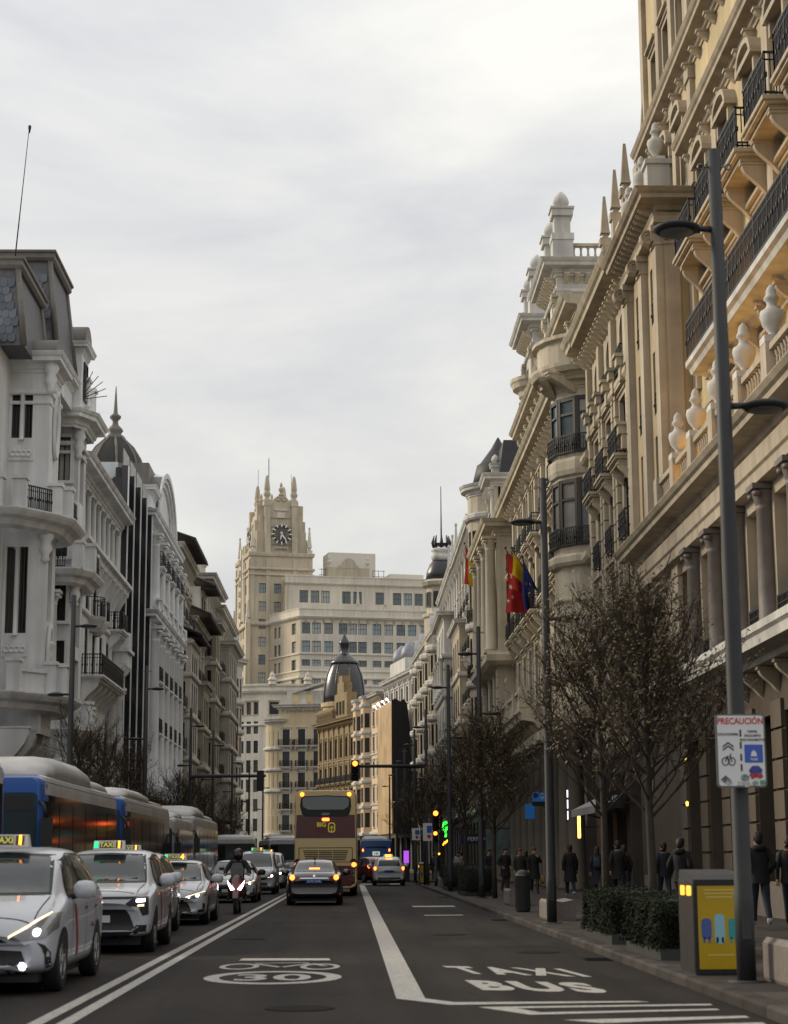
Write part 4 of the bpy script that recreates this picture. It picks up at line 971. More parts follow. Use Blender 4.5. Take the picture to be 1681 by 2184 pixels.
def building_l1():
    B = Bld('white_mansard_building', 'white rendered building with grey slate mansard roofs and a tall thin mast', (LX, 78), WHITE, WHITE)
    X = -13.95; F = B.face((X, 62), (X, 87.4))
    cols = [3.0, 6.5, 16.0, 18.6, 20.8]
    ops = F.grid(cols, [(8.6, 11.6), (12.6, 14.6), (16.0, 18.2), (19.2, 21.0)], 1.2, dep=.12)
    gnd = [(u-1.2, u+1.2, .2, 5.2) for u in (3, 7, 11.2, 15, 19, 23)]
    for o in gnd: F.window(o, 'plain', None, .4, G_SHOP, arch=True)
    F.wall(5.6, 22.0, ops, dep=.2); F.wall(0, 5.6, gnd, dep=.44, mb=B.part('base_wall', BASE_R)); B.wall.box(X-12, X-.48, 62, 87.4, 0, 21.9)
    co = B.part('cornice'); pth = [(X, 62), (X, 87.4)]
    # two bays with sides turned to the camera
    def bay(x1, y0, y1, zt, wins_side, wins_front, twin):
        S = B.face((X, y0), (x1, y0)); G = B.face((x1, y0), (x1, y1)); R = B.face((x1, y1), (X, y1))
        so = []
        for a, b, c, d in wins_side:
            if twin:
                m = (a+b)/2; w = (b-a)/2-.09
                for q in ((a, a+w), (b-w, b)): o = (q[0], q[1], c, d); so.append(o); S.window(o, 'plain', None, .22)
                S.inst('column', shared(('column', round(d-c,1), .085, 'l1'), column_fn(round(d-c,1)+.1, .085), WHITE), m, .06, c-.1)
                pnl = B.part('carved_panel'); S.box(pnl, a-.1, b+.1, c-.95, c-.35, 0, .05)
                for k in range(4):
                    o2 = B.at('carved_scroll', shared(('carved_scroll',), lambda: MB().lathe([(.14,-.04),(.16,0),(.14,.03),(.07,.04),(.06,.0)], 10), WHITE), *S.P(a+(b-a)*(k+.5)/4, .07, c-.65)); o2.rotation_euler = (PI/2, 0, 0)
            else:
                o = (a, b, c, d); so.append(o); S.window(o, 'plain', 'swag', .22, G_SKY if c > 18.5 else None)
        S.wall(6.4, zt, so, dep=.25)
        go = []
        for a, b, c, d in wins_front: o = (a, b, c, d); go.append(o); G.window(o, 'case', None, .25)
        G.wall(6.4, zt, go, dep=.28); R.wall(6.4, zt, [])
        B.wall.box(X-.3, x1-.32, y0+.3, y1-.2, 6.4, zt-.05)
        p = [(X, y0), (x1, y0), (x1, y1), (X, y1)]
        c = B.part('bay_cornice'); c.sweep(p, corn(zt-.75, .55, .8)); c.sweep(p, band(zt-1.7, .1, .2)); c.sweep(p, band(zt-2.1,.05,.15))
        return S, G, p
    S, G, p1 = bay(-12.3, 73.0, 75.5, 21.9, [(.1, .95, 18.4, 20.3), (.1, .95, 10.4, 13.9)], [(.75, 1.75, 11, 14)], True)
    S2, G2, p2 = bay(-12.75, 84.0, 86.4, 22.3, [(.22, .82, 18.9, 21.0), (.2, .8, 15.3, 17.6), (.2, .8, 12.3, 14.2), (.2, .8, 8.8, 11.4)], [(.6, 1.8, 18, 20.6), (.6, 1.8, 14.8, 17), (.6, 1.8, 11.2, 13.6), (.6, 1.8, 8.4, 10.6)], False)
    B.wall.box(X-.3, -12.4, 73.2, 75.4, 21.5, 21.95)
    # oval window on the first bay
    ov = shared(('oval_frame',), lambda: MB().loft([[(a*math.cos(2*PI*j/20), -d, b*math.sin(2*PI*j/20)) for j in range(20)] for a, b, d in ((.62,1.5,0),(.6,1.48,.14),(.48,1.3,.14),(.44,1.25,.02))], cap1=False), WHITE)
    for z in (19.2, 9.4): G.inst('oval_frame', ov, 1.25, .02, z)
    # heavy stone balconies on corbels
    def stone_bal(pth, z, p=.8, rail=True, ped=()):
        m = B.part('balcony'); m.sweep(pth, [(0,z-.75),(p*.35,z-.62),(p*.5,z-.4),(p*.85,z-.3),(p,z-.16),(p+.06,z-.06),(p+.06,z),(0,z)])
        return m
    q1 = [(X, 71.2), (-13.4, 71.2), (-12.3, 72.7), (-12.0, 73.4), (-12.0, 75.9), (X, 76.6)]
    for z in (15.1, 7.9): stone_bal(q1, z, .75)
    q2 = [(X, 83.2), (-12.9, 83.2), (-12.5, 84.0), (-12.5, 86.7), (X, 87.2)]
    for z in (14.6, 7.3): stone_bal(q2, z, .6)
    for pth, z, st in ((q1, 15.1, 0), (q2, 14.6, 0), (q1, 7.9, 1), (q2, 7.3, 1)):
        n = len(pth)
        for (x0, y0), (x1, y1) in zip(pth[:-1], pth[1:]):
            f = B.face((x0, y0), (x1, y1))
            if st == 0 and f.L > .9: f.inst('railing', shared(('railing', round(f.L,1), 'l1'), railing_fn(f.L-.3, .02, 1.0, .11), IRON), f.L/2, .45, z)
            if st == 1 and f.L > .9: m = B.part('parapet'); f.box(m, .2, f.L-.2, z, z+.8, .3, .45); f.box(m, .1, f.L-.1, z+.8, z+.95, .22, .52)
            m = B.part('pedestal'); a, b, _ = f.P(.05, .42, 0); m.box(a-.25, a+.25, b-.25, b+.25, z, z+1.15); m.box(a-.31, a+.31, b-.31, b+.31, z+1.15, z+1.3)
    # great consoles under the lower balcony
    cb = shared(('console', 'l1'), bracket_fn(1.5, 2.4, .5), WHITE)
    for u in (9.5, 11.2, 13, 14.8, 16.6, 21.5, 23.4, 24.9): F.inst('console', cb, u, 0, 6.5)
    co.sweep(pth, band(5.4, .4, .6)); co.sweep(pth, corn(21.3, .7, .8))
    lc = shared(('column', 5.0, .3, 'l1g'), column_fn(5.0, .3), WHITE)
    for u in (16.9, 19.1, 21.4): F.inst('column', shared(('column', 5.6, .28, 'l1c'), column_fn(5.6, .28), WHITE), u-.3, .3, 8.0)
    # roofs
    mansard(B, -17.4, -13.0, 70.5, 76.8, 21.6, 24.9, .42, True)
    mansard(B, -17.0, -12.75, 76.9, 82.6, 23.2, 27.4, .5, True)
    w = B.part('roof_drum'); w.box(-17.0, -12.9, 76.9, 82.5, 21.9, 23.2); w.sweep([(-17.,76.9),(-12.9,76.9),(-12.9,82.5),(-17,82.5)], corn(22.7,.4,.55), closed=True)
    dm = B.part('dormer_hood', LEAD); dm.loft([[(x, 83.6-1.1*math.cos(PI*k/8), 25.2+1.0*math.sin(PI*k/8)) for k in range(9)] for x in (-14.6, -12.35)], sm=True)
    d2 = B.part('dormer'); d2.box(-14.6, -12.5, 82.6, 84.6, 22.0, 25.2); d2.sweep([(-14.6,82.6),(-12.5,82.6),(-12.5,84.6),(-14.6,84.6)], corn(24.7,.35,.5), closed=True)
    f = B.face((-12.5, 82.6), (-12.5, 84.6)); f.window((.5,1.5,22.6,24.4), 'plain', None, -.02)
    hood = B.part('roof_hood', LEAD); hood.loft([[(x, 74.4-1.5*math.cos(PI*k/10), 21.9+.95*math.sin(PI*k/10)) for k in range(11)] for x in (-14.2, -12.1)], sm=True)
    # roof terrace balustrade over the second bay
    T = B.face((-14.6, 84.1), (-12.55, 84.1)); T.balustrade(0, T.L, 22.35, 1.1, -.1, (.1, T.L-.1), .3)
    T2 = B.face((-12.55, 84.1), (-12.55, 86.3)); T2.balustrade(0, T2.L, 22.35, 1.1, -.1, (.1, T2.L-.1), .3)
    for f_, u in ((T, T.L-.1), (T2, T2.L-.1)): m = B.part('pedestal'); a, b, _ = f_.P(u, -.1, 0); m.box(a-.3,a+.3,b-.3,b+.3,22.3,23.7); m.box(a-.38,a+.38,b-.38,b+.38,23.7,23.85)
    ms = B.part('mast', IRON); ms.tube([(-13.55,70.9,25.2),(-13.15,70.9,30.9)], [.03,.014], 6); ms.lathe([(.02,30.7),(.06,30.9),(.075,31.0),(.02,31.05)], 8, (-13.13,70.9,0))
    ml = B.part('roof_sunburst', IRON)
    for k in range(9):
        a = math.radians(5+k*14); ml.tube([(-12.7,83.2,22.6),(-12.7+1.5*math.cos(a)*.9,83.0,22.6+1.5*math.sin(a))], .02, 4)
    # carved swags on bay corners
    cs = shared(('carving', 'l1'), lambda: MB().lathe([(.05,-.7),(.2,-.55),(.14,-.35),(.28,-.1),(.2,.15),(.34,.4),(.25,.65),(.38,.8),(.1,.95)], 7), WHITE)
    for x, y, z in ((-12.3,73.0,20.9), (-12.3,73.0,13.9), (-12.75,84,20.6), (-12.75,84,13.6), (-12.35,74.2,9.3)): B.at('carving', cs, x, y, z)
    B.finish()

def building_l2():
    B = Bld('white_loggia_building', 'white building with a row of roof loggia columns and black iron balcony', (LX, 98), WHITE2, WHITE2)
    X = LX+.1; F = B.face((X, 87.42), (X, 105.4)); cols = [2.4, 5.1, 7.8, 10.5, 13.2, 15.9]
    ops = F.grid(cols, [(6.4, 8.4), (10.7, 13.2), (13.9, 15.9)], 1.15, dep=.12, arch=(0,))
    lg = (1.0, 17.2, 17.0, 20.1)
    gnd = [(u-1.3, u+1.3, .2, 4.6) for u in (2.6, 7.0, 11.4, 15.6)]
    for o in gnd: F.window(o, 'plain', None, .4, G_SHOP)
    F.wall(0, 21.0, ops+gnd+[lg], dep=1.4); B.wall.box(X-12, X-1.45, 87.42, 105.4, 0, 20.9)
    G = B.face((X-1.35, 87.42), (X-1.35, 105.4))
    for u in cols: G.window((u-.6, u+.6, 17.2, 19.7), 'case', None, 0.0)
    lc = shared(('column', 3.1, .17, 'l2'), column_fn(3.1, .17), WHITE2)
    for k in range(9): F.inst('column', lc, 1.5+k*1.92, -.12, 17.0)
    F.balustrade(1.0, 17.2, 17.0, .85, -.3, (), .26)
    co = B.part('cornice'); p = [(X, 87.42), (X, 105.4)]; co.sweep(p, corn(20.3, .85, .8)); co.sweep(p, [(0,16.3),(.5,16.4),(.55,16.7),(.75,16.8),(.75,17.0),(0,17.02)]); co.sweep(p, band(13.6,.15,.3)); co.sweep(p, band(5.2,.35,.5))
    F.mods(1.0, 17.2, 16.4, 10, .6, 1.3)
    F.balcony(8.0, 10.55, 8.6, 1.05, h=1.05, br=6, gap=.12)
    for u in (5.0, 6.9): 
        pts, fs = roundbay(B, (X, 87.42+u+1.4), .75, -PI/2, PI/2, 8); m = B.part('round_balcony'); m.sweep(pts, [(-.5,13.0),(-.25,13.2),(0,13.6),(.05,13.75),(-.6,13.78)])
        rl = B.part('railing', IRON)
        for k in range(16): a = -PI/2+PI*k/15; rl.tube([(X+.72*math.cos(a), 87.42+u+1.4+.72*math.sin(a), 13.75), (X+.72*math.cos(a), 87.42+u+1.4+.72*math.sin(a), 14.75)], .014, 4)
        rl.tube([(X+.72*math.cos(-PI/2+PI*k/15), 87.42+u+1.4+.72*math.sin(-PI/2+PI*k/15), 14.75) for k in range(16)], .025, 4)
    F.balcony(14.6, 14.0, 2.6, .8, h=1.0, br=2)
    cc = shared(('column', 5.0, .28, 'l2b'), column_fn(5.0, .28), WHITE2)
    for u in (13.2, 16.0): F.inst('column', cc, u, .3, 6.0)
    m = B.part('pedestal'); F.box(m, 15.4, 17.6, 12.2, 13.0, 0, .8); F.box(m, 15.2, 17.8, 13.0, 13.2, 0, .95); F.box(m, 16.4, 17.2, 13.2, 14.2, .2, .8)
    for u in (13.2, 14.6, 16.0): F.inst('console', shared(('console','l2'), bracket_fn(.9,1.2,.4), WHITE2), u, 0, 12.1)
    rl = B.part('roof_railing', IRON)
    for k in range(40): rl.box(X-.6, X-.57, 96+k*.22, 96.02+k*.22, 21.2, 22.1)
    B.finish()

def building_l3():
    blk = mat('black_stone_fin', (.022,.022,.025), rough=.22, spec=.6); mar = mat('grey_marble_panel', (.26,.25,.23), rough=.4, var=.45, scale=3.0)
    B = Bld('black_finned_building', 'modern dark building with black vertical fins, white strips and marble panels', (LX, 112), DARKWALL, mar)
    X = LX+.05; F = B.face((X, 105.42), (X, 118.9)); n = 4; pit = F.L/n
    cols = [pit*(k+.5) for k in range(n)]; rows = [(5.4+k*3.35, 7.5+k*3.35) for k in range(6)]
    ops = [];
    for z0, z1 in rows:
        for c in cols:
            o = (c-pit*.40, c+pit*.40, z0, z1); ops.append(o); F.window(o, 'plain', None, .25, G_DARK, FRAME_DK)
            m = shared(('spandrel_panel',), lambda: MB().box(-pit*.4, pit*.4, -.06, 0, 0, 1.05), mar); F.inst('spandrel_panel', m, c, 0, z1+.1)
    F.wall(0, 23.6, ops+[(c-pit*.42, c+pit*.42, .1, 4.2) for c in cols], dep=.4); B.wall.box(X-12, X-.44, 105.42, 118.9, 0, 23.5)
    for c in cols: F.window((c-pit*.42, c+pit*.42, .1, 4.2), 'plain', None, .35, G_SHOP)
    for k in range(n+1):
        u = min(max(k*pit, .25), F.L-.25); q = B.part('fin', blk); F.box(q, u-.22, u+.22, 4.4, 24.3, 0, .38)
        q = B.part('fin_edge', WHITE); F.box(q, u-.23, u-.05, 4.4, 24.25, .37, .43)
    q = B.part('roof_housing', mat('pale_blue_render', (.52,.56,.58), rough=.8, streak=.15)); q.box(X-5, X-.3, 105.9, 107.6, 21.5, 24.6)
    B.finish()

def building_l4():
    B = Bld('white_columned_building', 'white building with giant columns and a great arched gable, slate dome behind', (LX, 128), WHITE, WHITE)
    X = LX+.05; F = B.face((X, 118.92), (X, 138.6)); cols = [3.2, 6.6, 10, 13.4, 16.6]
    ops = F.grid(cols, [(6.6,8.6),(9.8,12.2),(13.2,15.6),(17.8,20.2),(21,22.8)], 1.25, dep=.12, arch=(1,2,3))
    gnd = [(u-1.3, u+1.3, .2, 4.8) for u in cols]
    for o in gnd: F.window(o, 'plain', None, .4, G_SHOP)
    F.wall(5.2, 24.2, ops, dep=.2); F.wall(0, 5.2, gnd, dep=.44, mb=B.part('base_wall', BASE_R)); B.wall.box(X-12, X-.48, 118.92, 138.6, 0, 24.1)
    co = B.part('cornice'); p = [(X-2, 118.92), (X, 118.92), (X, 138.6)]
    co.sweep(p, corn(23.3, .8, .9)); co.sweep(p, corn(16.6, 1.0, .9)); co.sweep(p, band(22.7,.3,.3)); co.sweep(p, band(5.4,.4,.6)); F.mods(.3, F.L, 16.7, 22, .6, .4)
    c1 = shared(('column', 10.8, .45, 'l4'), column_fn(10.8, .42), WHITE); c2 = shared(('column', 5.6, .36, 'l4b'), column_fn(5.2, .36), WHITE)
    for u in (1.2, 5.0, 8.4, 11.8, 15.2, 18.6): F.inst('column', c1, u, .5, 5.8); F.inst('column', c2, u, .45, 17.6)
    for u in cols: F.balcony(u, 9.7, 2.2, .85, h=1.0, gap=.14); F.balcony(u, 13.1, 2.2, .85, h=1.0, gap=.14); F.balcony(u, 20.8, 2.0, .9, h=1.0, gap=.14)
    m = B.part('parapet'); F.box(m, .2, F.L-.2, 17.5, 17.62, 0, 1.0)
    F.balustrade(.4, F.L-.4, 17.62, .8, .85, (1.2, 5, 8.4, 11.8, 15.2, 18.4), .34)
    # arched gable: deep moulded arch standing on the cornice
    cy, R = 129.0, 6.6; n = 20
    def arch(r0, r1, x0, x1, mb):
        for k in range(n):
            a0, a1 = PI*k/n, PI*(k+1)/n
            q = [(cy-r1*math.cos(a0), 24.1+r1*.68*math.sin(a0)), (cy-r1*math.cos(a1), 24.1+r1*.68*math.sin(a1)), (cy-r0*math.cos(a1), 24.1+r0*.68*math.sin(a1)), (cy-r0*math.cos(a0), 24.1+r0*.68*math.sin(a0))]
            mb.prism(q, 'yz', x0, x1)
    g = B.part('gable'); arch(R-.5, R, X-.3, X+.45, g); arch(R-.95, R-.5, X-.4, X+.3, g); arch(R-1.4, R-.95, X-.5, X+.15, g); arch(.0, R-1.4, X-.5, X, g)
    rf = B.part('gable_roof', LEAD); rf.loft([[(x, cy-(R+.06)*math.cos(PI*k/n), 24.05+(R+.06)*.68*math.sin(PI*k/n)) for k in range(n+1)] for x in (X-7, X+.33)], closed=False, sm=True)
    rk = B.part('roof_block', LEAD); rk.box(X-6, X-.35, 122.6, 135.4, 24.0, 28.2)
    q = B.part('attic_pier'); q.box(X-3, X+.2, 119.2, 122.2, 24.1, 25.6); q.sweep([(X-3,119.2),(X+.2,119.2),(X+.2,122.2),(X-3,122.2)], corn(25.3,.4,.6), closed=True)
    # scaled dome with spire on the roof
    dc = (-17.6, 133.5); d = B.part('dome', mat('brown_scaled_slate', (.042,.037,.031), rough=.75, var=.35, scale=14, bump=.7, bscale=16))
    prof = [(2.75,22.5),(2.75,25.6),(2.66,27.2),(2.5,28.6),(2.25,29.8),(1.88,30.9),(1.35,31.75),(.75,32.3),(.62,32.5)]
    d.lathe(prof, 28, (dc[0], dc[1], 0))
    rb = B.part('dome_rib', LEAD)
    for k in range(8):
        a = 2*PI*k/8+.2; rb.tube([(dc[0]+(r+.02)*math.cos(a), dc[1]+(r+.02)*math.sin(a), z) for r, z in prof], .10, 6)
    sp = B.part('spire', LEAD); sp.lathe([(z0, z-.95) for z0, z in ((.68,33.1),(.72,33.5),(.45,33.7),(.62,33.95),(.5,34.15),(.25,34.4),(.2,34.7),(.42,34.95),(.42,35.1),(.2,35.25),(.16,35.4),(.03,37.4))], 12, (dc[0], dc[1], 0))
    B.finish()

def tile_eave(B, x_out, x_in, y0, y1, z, rise=1.1):
    """overhanging clay tile roof: sloping deck, rafters, half-round tiles"""
    r = B.part('roof', TILE); r.loft([[(x_out,y0-.6,z),(x_out,y1+.6,z),(x_out,y1+.6,z+.14),(x_out,y0-.6,z+.14)], [(x_in,y0+.4,z+rise),(x_in,y1-.4,z+rise),(x_in,y1-.4,z+rise+.14),(x_in,y0+.4,z+rise+.14)]], sm=False)
    me = shared(('roof_tile', round(x_out-x_in,1), rise), lambda: MB().loft([[(t*(x_in-x_out), .13*math.cos(PI*k/5), .12+.13*math.sin(PI*k/5)+t*rise) for k in range(6)] for t in (0, 1)], closed=False), TILE)
    n = int((y1-y0+.8)/.36)
    for k in range(n): B.at('roof_tile', me, x_out, y0-.4+k*.36, z)
    ra = shared(('rafter', round(x_out-x_in,1)), lambda: MB().box(min(0,(x_in-x_out)), max(0,(x_in-x_out)), -.05, .05, -.16, 0), TILE)
    for k in range(int((y1-y0)/.9)): B.at('rafter', ra, x_out, y0+.3+k*.9, z)

def left_row():
    building_l1(); building_l2(); building_l3(); building_l4()
    def ex5(B, F):
        tile_eave(B, -11.9, -14.5, 139.2, 150.6, 25.6, .9)
        S = B.face((LX, 143), (-12.5, 143)); G = B.face((-12.5, 143), (-12.5, 150)); go = G.grid([1.6, 3.6, 5.4], [(6.6,8.8),(9.8,12),(13,15.2),(16,17.6)], 1.2, dep=.12, arch=(3,)); G.wall(5.6,18.6,go); so=[(.25,.8,9.8,12),(.25,.8,13,15.2),(.25,.8,16,17.6)]
        for o in so: S.window(o,'plain',None,.2)
        S.wall(5.6,18.6,so,dep=.24)
        tile_eave(B, -11.6, -13.6, 143, 150, 18.7, .8); c = B.part('bay_cornice'); pp = [(LX,143),(-12.5,143),(-12.5,150),(LX,150)]
        for z in (5.2, 9.0, 12.3, 15.5, 18.1): c.sweep(pp, band(z,.2,.4))
    row_building('tiled_eaves_building', 'beige building with deep dark tiled eaves and arched bay, past the white columned one', LX, 138.62, LX, 152, 25.4, PALEB, PALEB, 4,
                 [(6.4,8.6),(9.8,12),(13,15.2),(16.4,18.6),(20,22.4,'arc')], 1.2, bal=((1,None,.8),(2,None,.8),(4,None,.6)), arch=(3,), pil=False, extra=ex5)
    def ex6(B, F):
        tile_eave(B, -11.7, -14.0, 153, 166, 21.6, 1.0); tile_eave(B, -11.9, -14.2, 160.5, 166, 25.2, .9)
        t = B.part('turret'); t.box(-15.5, -13.3, 160.6, 165.8, 21.5, 25.3); f = B.face((-13.3,160.6),(-13.3,165.8)); f.window((.7,1.9,22.6,24.6),'plain','flat',-.02); f.window((3.2,4.4,22.6,24.6),'plain','flat',-.02)
        s = B.face((-15.5,160.6),(-13.3,160.6)); s.window((.5,1.4,22.6,24.6),'plain',None,-.02)
        S = B.face((LX, 157), (-12.6, 157)); G = B.face((-12.6, 157), (-12.6, 163)); go = G.grid([1.4, 3.2, 4.8], [(6.6,8.8),(9.8,12),(13,15.2)], 1.1, dep=.12); G.wall(5.6,16.4,go); S.wall(5.6,16.4)
        c = B.part('bay_cornice'); pp = [(LX,157),(-12.6,157),(-12.6,163),(LX,163)]; c.sweep(pp, corn(15.9,.5,.6)); c.box(LX,-12.6,157,163,16.2,16.4)
        for z in (5.2, 9.0, 12.3): c.sweep(pp, band(z,.2,.4))
    row_building('olive_eaves_building', 'olive beige building with dark tiled eaves at two heights and a small turret', LX, 152.02, LX, 166, 21.5, OLIVE, PALEB, 4,
                 [(6.4,8.6),(9.8,12),(13,15.2),(16.6,19)], 1.2, bal=((1,None,.7),(2,None,.7),(3,None,.6)), pil=True, extra=ex6)
    def ex7(B, F):
        for y in (167.5, 171, 176): c = B.part('chimney', PALEB); c.box(-15.2, -14.2, y, y+1.0, 27.4, 30.0); c.box(-15.3,-14.1,y-.1,y+1.1,29.6,29.8)
        S = B.face((LX, 168), (-12.4, 168)); G = B.face((-12.4, 168), (-12.4, 173)); go = G.grid([1.3, 3.6], [(6.6,8.8),(9.8,12),(13,15.2),(16.4,18.6),(19.8,22)], 1.2, dep=.12); G.wall(5.6,23,go); so=[(.3,.8,a,b) for a,b in ((9.8,12),(13,15.2),(16.4,18.6),(19.8,22))]
        for o in so: S.window(o,'plain',None,.2)
        S.wall(5.6,23,so,dep=.24); c = B.part('bay_cornice'); pp = [(LX,168),(-12.4,168),(-12.4,173),(LX,173)]; c.sweep(pp, corn(22.4,.7,.8)); c.box(LX,-12.4,168,173,22.9,23.1)
        for z in (5.2, 9.0, 12.3, 15.6, 19): c.sweep(pp, band(z,.2,.4))
    row_building('beige_chimney_building', 'olive beige building with carved cornice and square chimneys, past the tiled eaves', LX, 166.02, LX, 180, 27.2, OLIVE, PALEB, 5,
                 [(6.4,8.6),(9.8,12),(13,15.2),(16.4,18.6),(19.8,22),(23.2,25.2)], 1.2, bal=((1,None,.7),(2,None,.7),(3,None,.7),(4,None,.7)), cor=(1.3,1.1), extra=ex7)
    def ex8(B, F):
        for y in (183, 190): c = B.part('chimney', PALEB); c.box(-15.2, -14.0, y, y+1.6, 26, 29.4)
        rf = B.part('roof', SLATE); rf.loft([[(-13.6,180.3,26),(-13.6,200,26),(-22,200,26),(-22,180.3,26)],[(-14.4,182,28.2),(-14.4,199,28.2),(-21,199,28.2),(-21,182,28.2)]], sm=False)
        S = B.face((LX, 184), (-12.2, 184)); G = B.face((-12.2, 184), (-12.2, 196)); go = G.grid([1.8, 4.6, 7.4, 10.2], [(6.6,8.8),(9.8,12),(13,15.2),(16.4,18.6),(19.8,22)], 1.3, dep=.12); G.wall(5.6,23,go); S.wall(5.6,23)
        c = B.part('bay_cornice'); pp = [(LX,184),(-12.2,184),(-12.2,196),(LX,196)]; c.sweep(pp, corn(22.4,.8,.8)); c.box(LX,-12.2,184,196,22.9,23.1)
        for z in (5.2, 9.0, 12.3, 15.6, 19): c.sweep(pp, band(z,.25,.5))
    row_building('dark_balcony_building', 'grey building with slate roof, deep mouldings and long rows of dark balconies', LX, 180.02, LX, 201, 26.2, GREYB, PALEB, 6,
                 [(6.4,8.6),(9.8,12),(13,15.2),(16.4,18.6),(19.8,22),(22.9,24.6)], 1.2, bal=((1,2.6,.9),(2,2.6,.9),(3,2.6,.9),(4,2.6,.9)), cor=(1.2,1.0), extra=ex8)
    def ex9(B, F):
        c0 = (-15.6, 214); pts, fs = roundbay(B, c0, 2.9, -PI*.55, PI*.5, 10); m = B.part('bay_moulding')
        for k, f in enumerate(fs):
            ops = [(.16, f.L-.16, z, z+2.2) for z in (6.4, 9.8, 13.2, 16.6, 20)]
            for o in ops: f.window(o, 'plain', None, .2, arch=False)
            f.wall(0, 24.6, ops, dep=.24, ends=False)
        for z in (5.2, 8.9, 12.3, 15.7, 19.1): m.sweep(pts, band(z, .35, .6))
        m.sweep(pts, corn(23.6, .8, .9)); d = B.part('dome', ZINC); d.lathe([(2.9,24.5),(2.8,25.8),(2.3,27.2),(1.4,28.2),(.4,28.7),(.3,29.4),(.05,30.5)], 18, (c0[0], c0[1], 0))
        B.at('urn', shared(('urn','l8'), urn_fn(1.6), STONE_W), -13.4, 206, 24.8); B.at('urn', shared(('urn','l8'), urn_fn(1.6), STONE_W), -13.4, 203, 24.8)
    row_building('white_corner_building', 'pale corner building with round domed corner at the end of the left row', LX, 201.02, -14.2, 214, 24.8, STONE_W, STONE_W, 4,
                 [(6.4,8.6),(9.8,12),(13,15.2),(16.4,18.6),(19.8,22)], 1.3, bal=((1,None,.7),(2,None,.7),(3,None,.7)), arch=(3,), extra=ex9)
left_row()
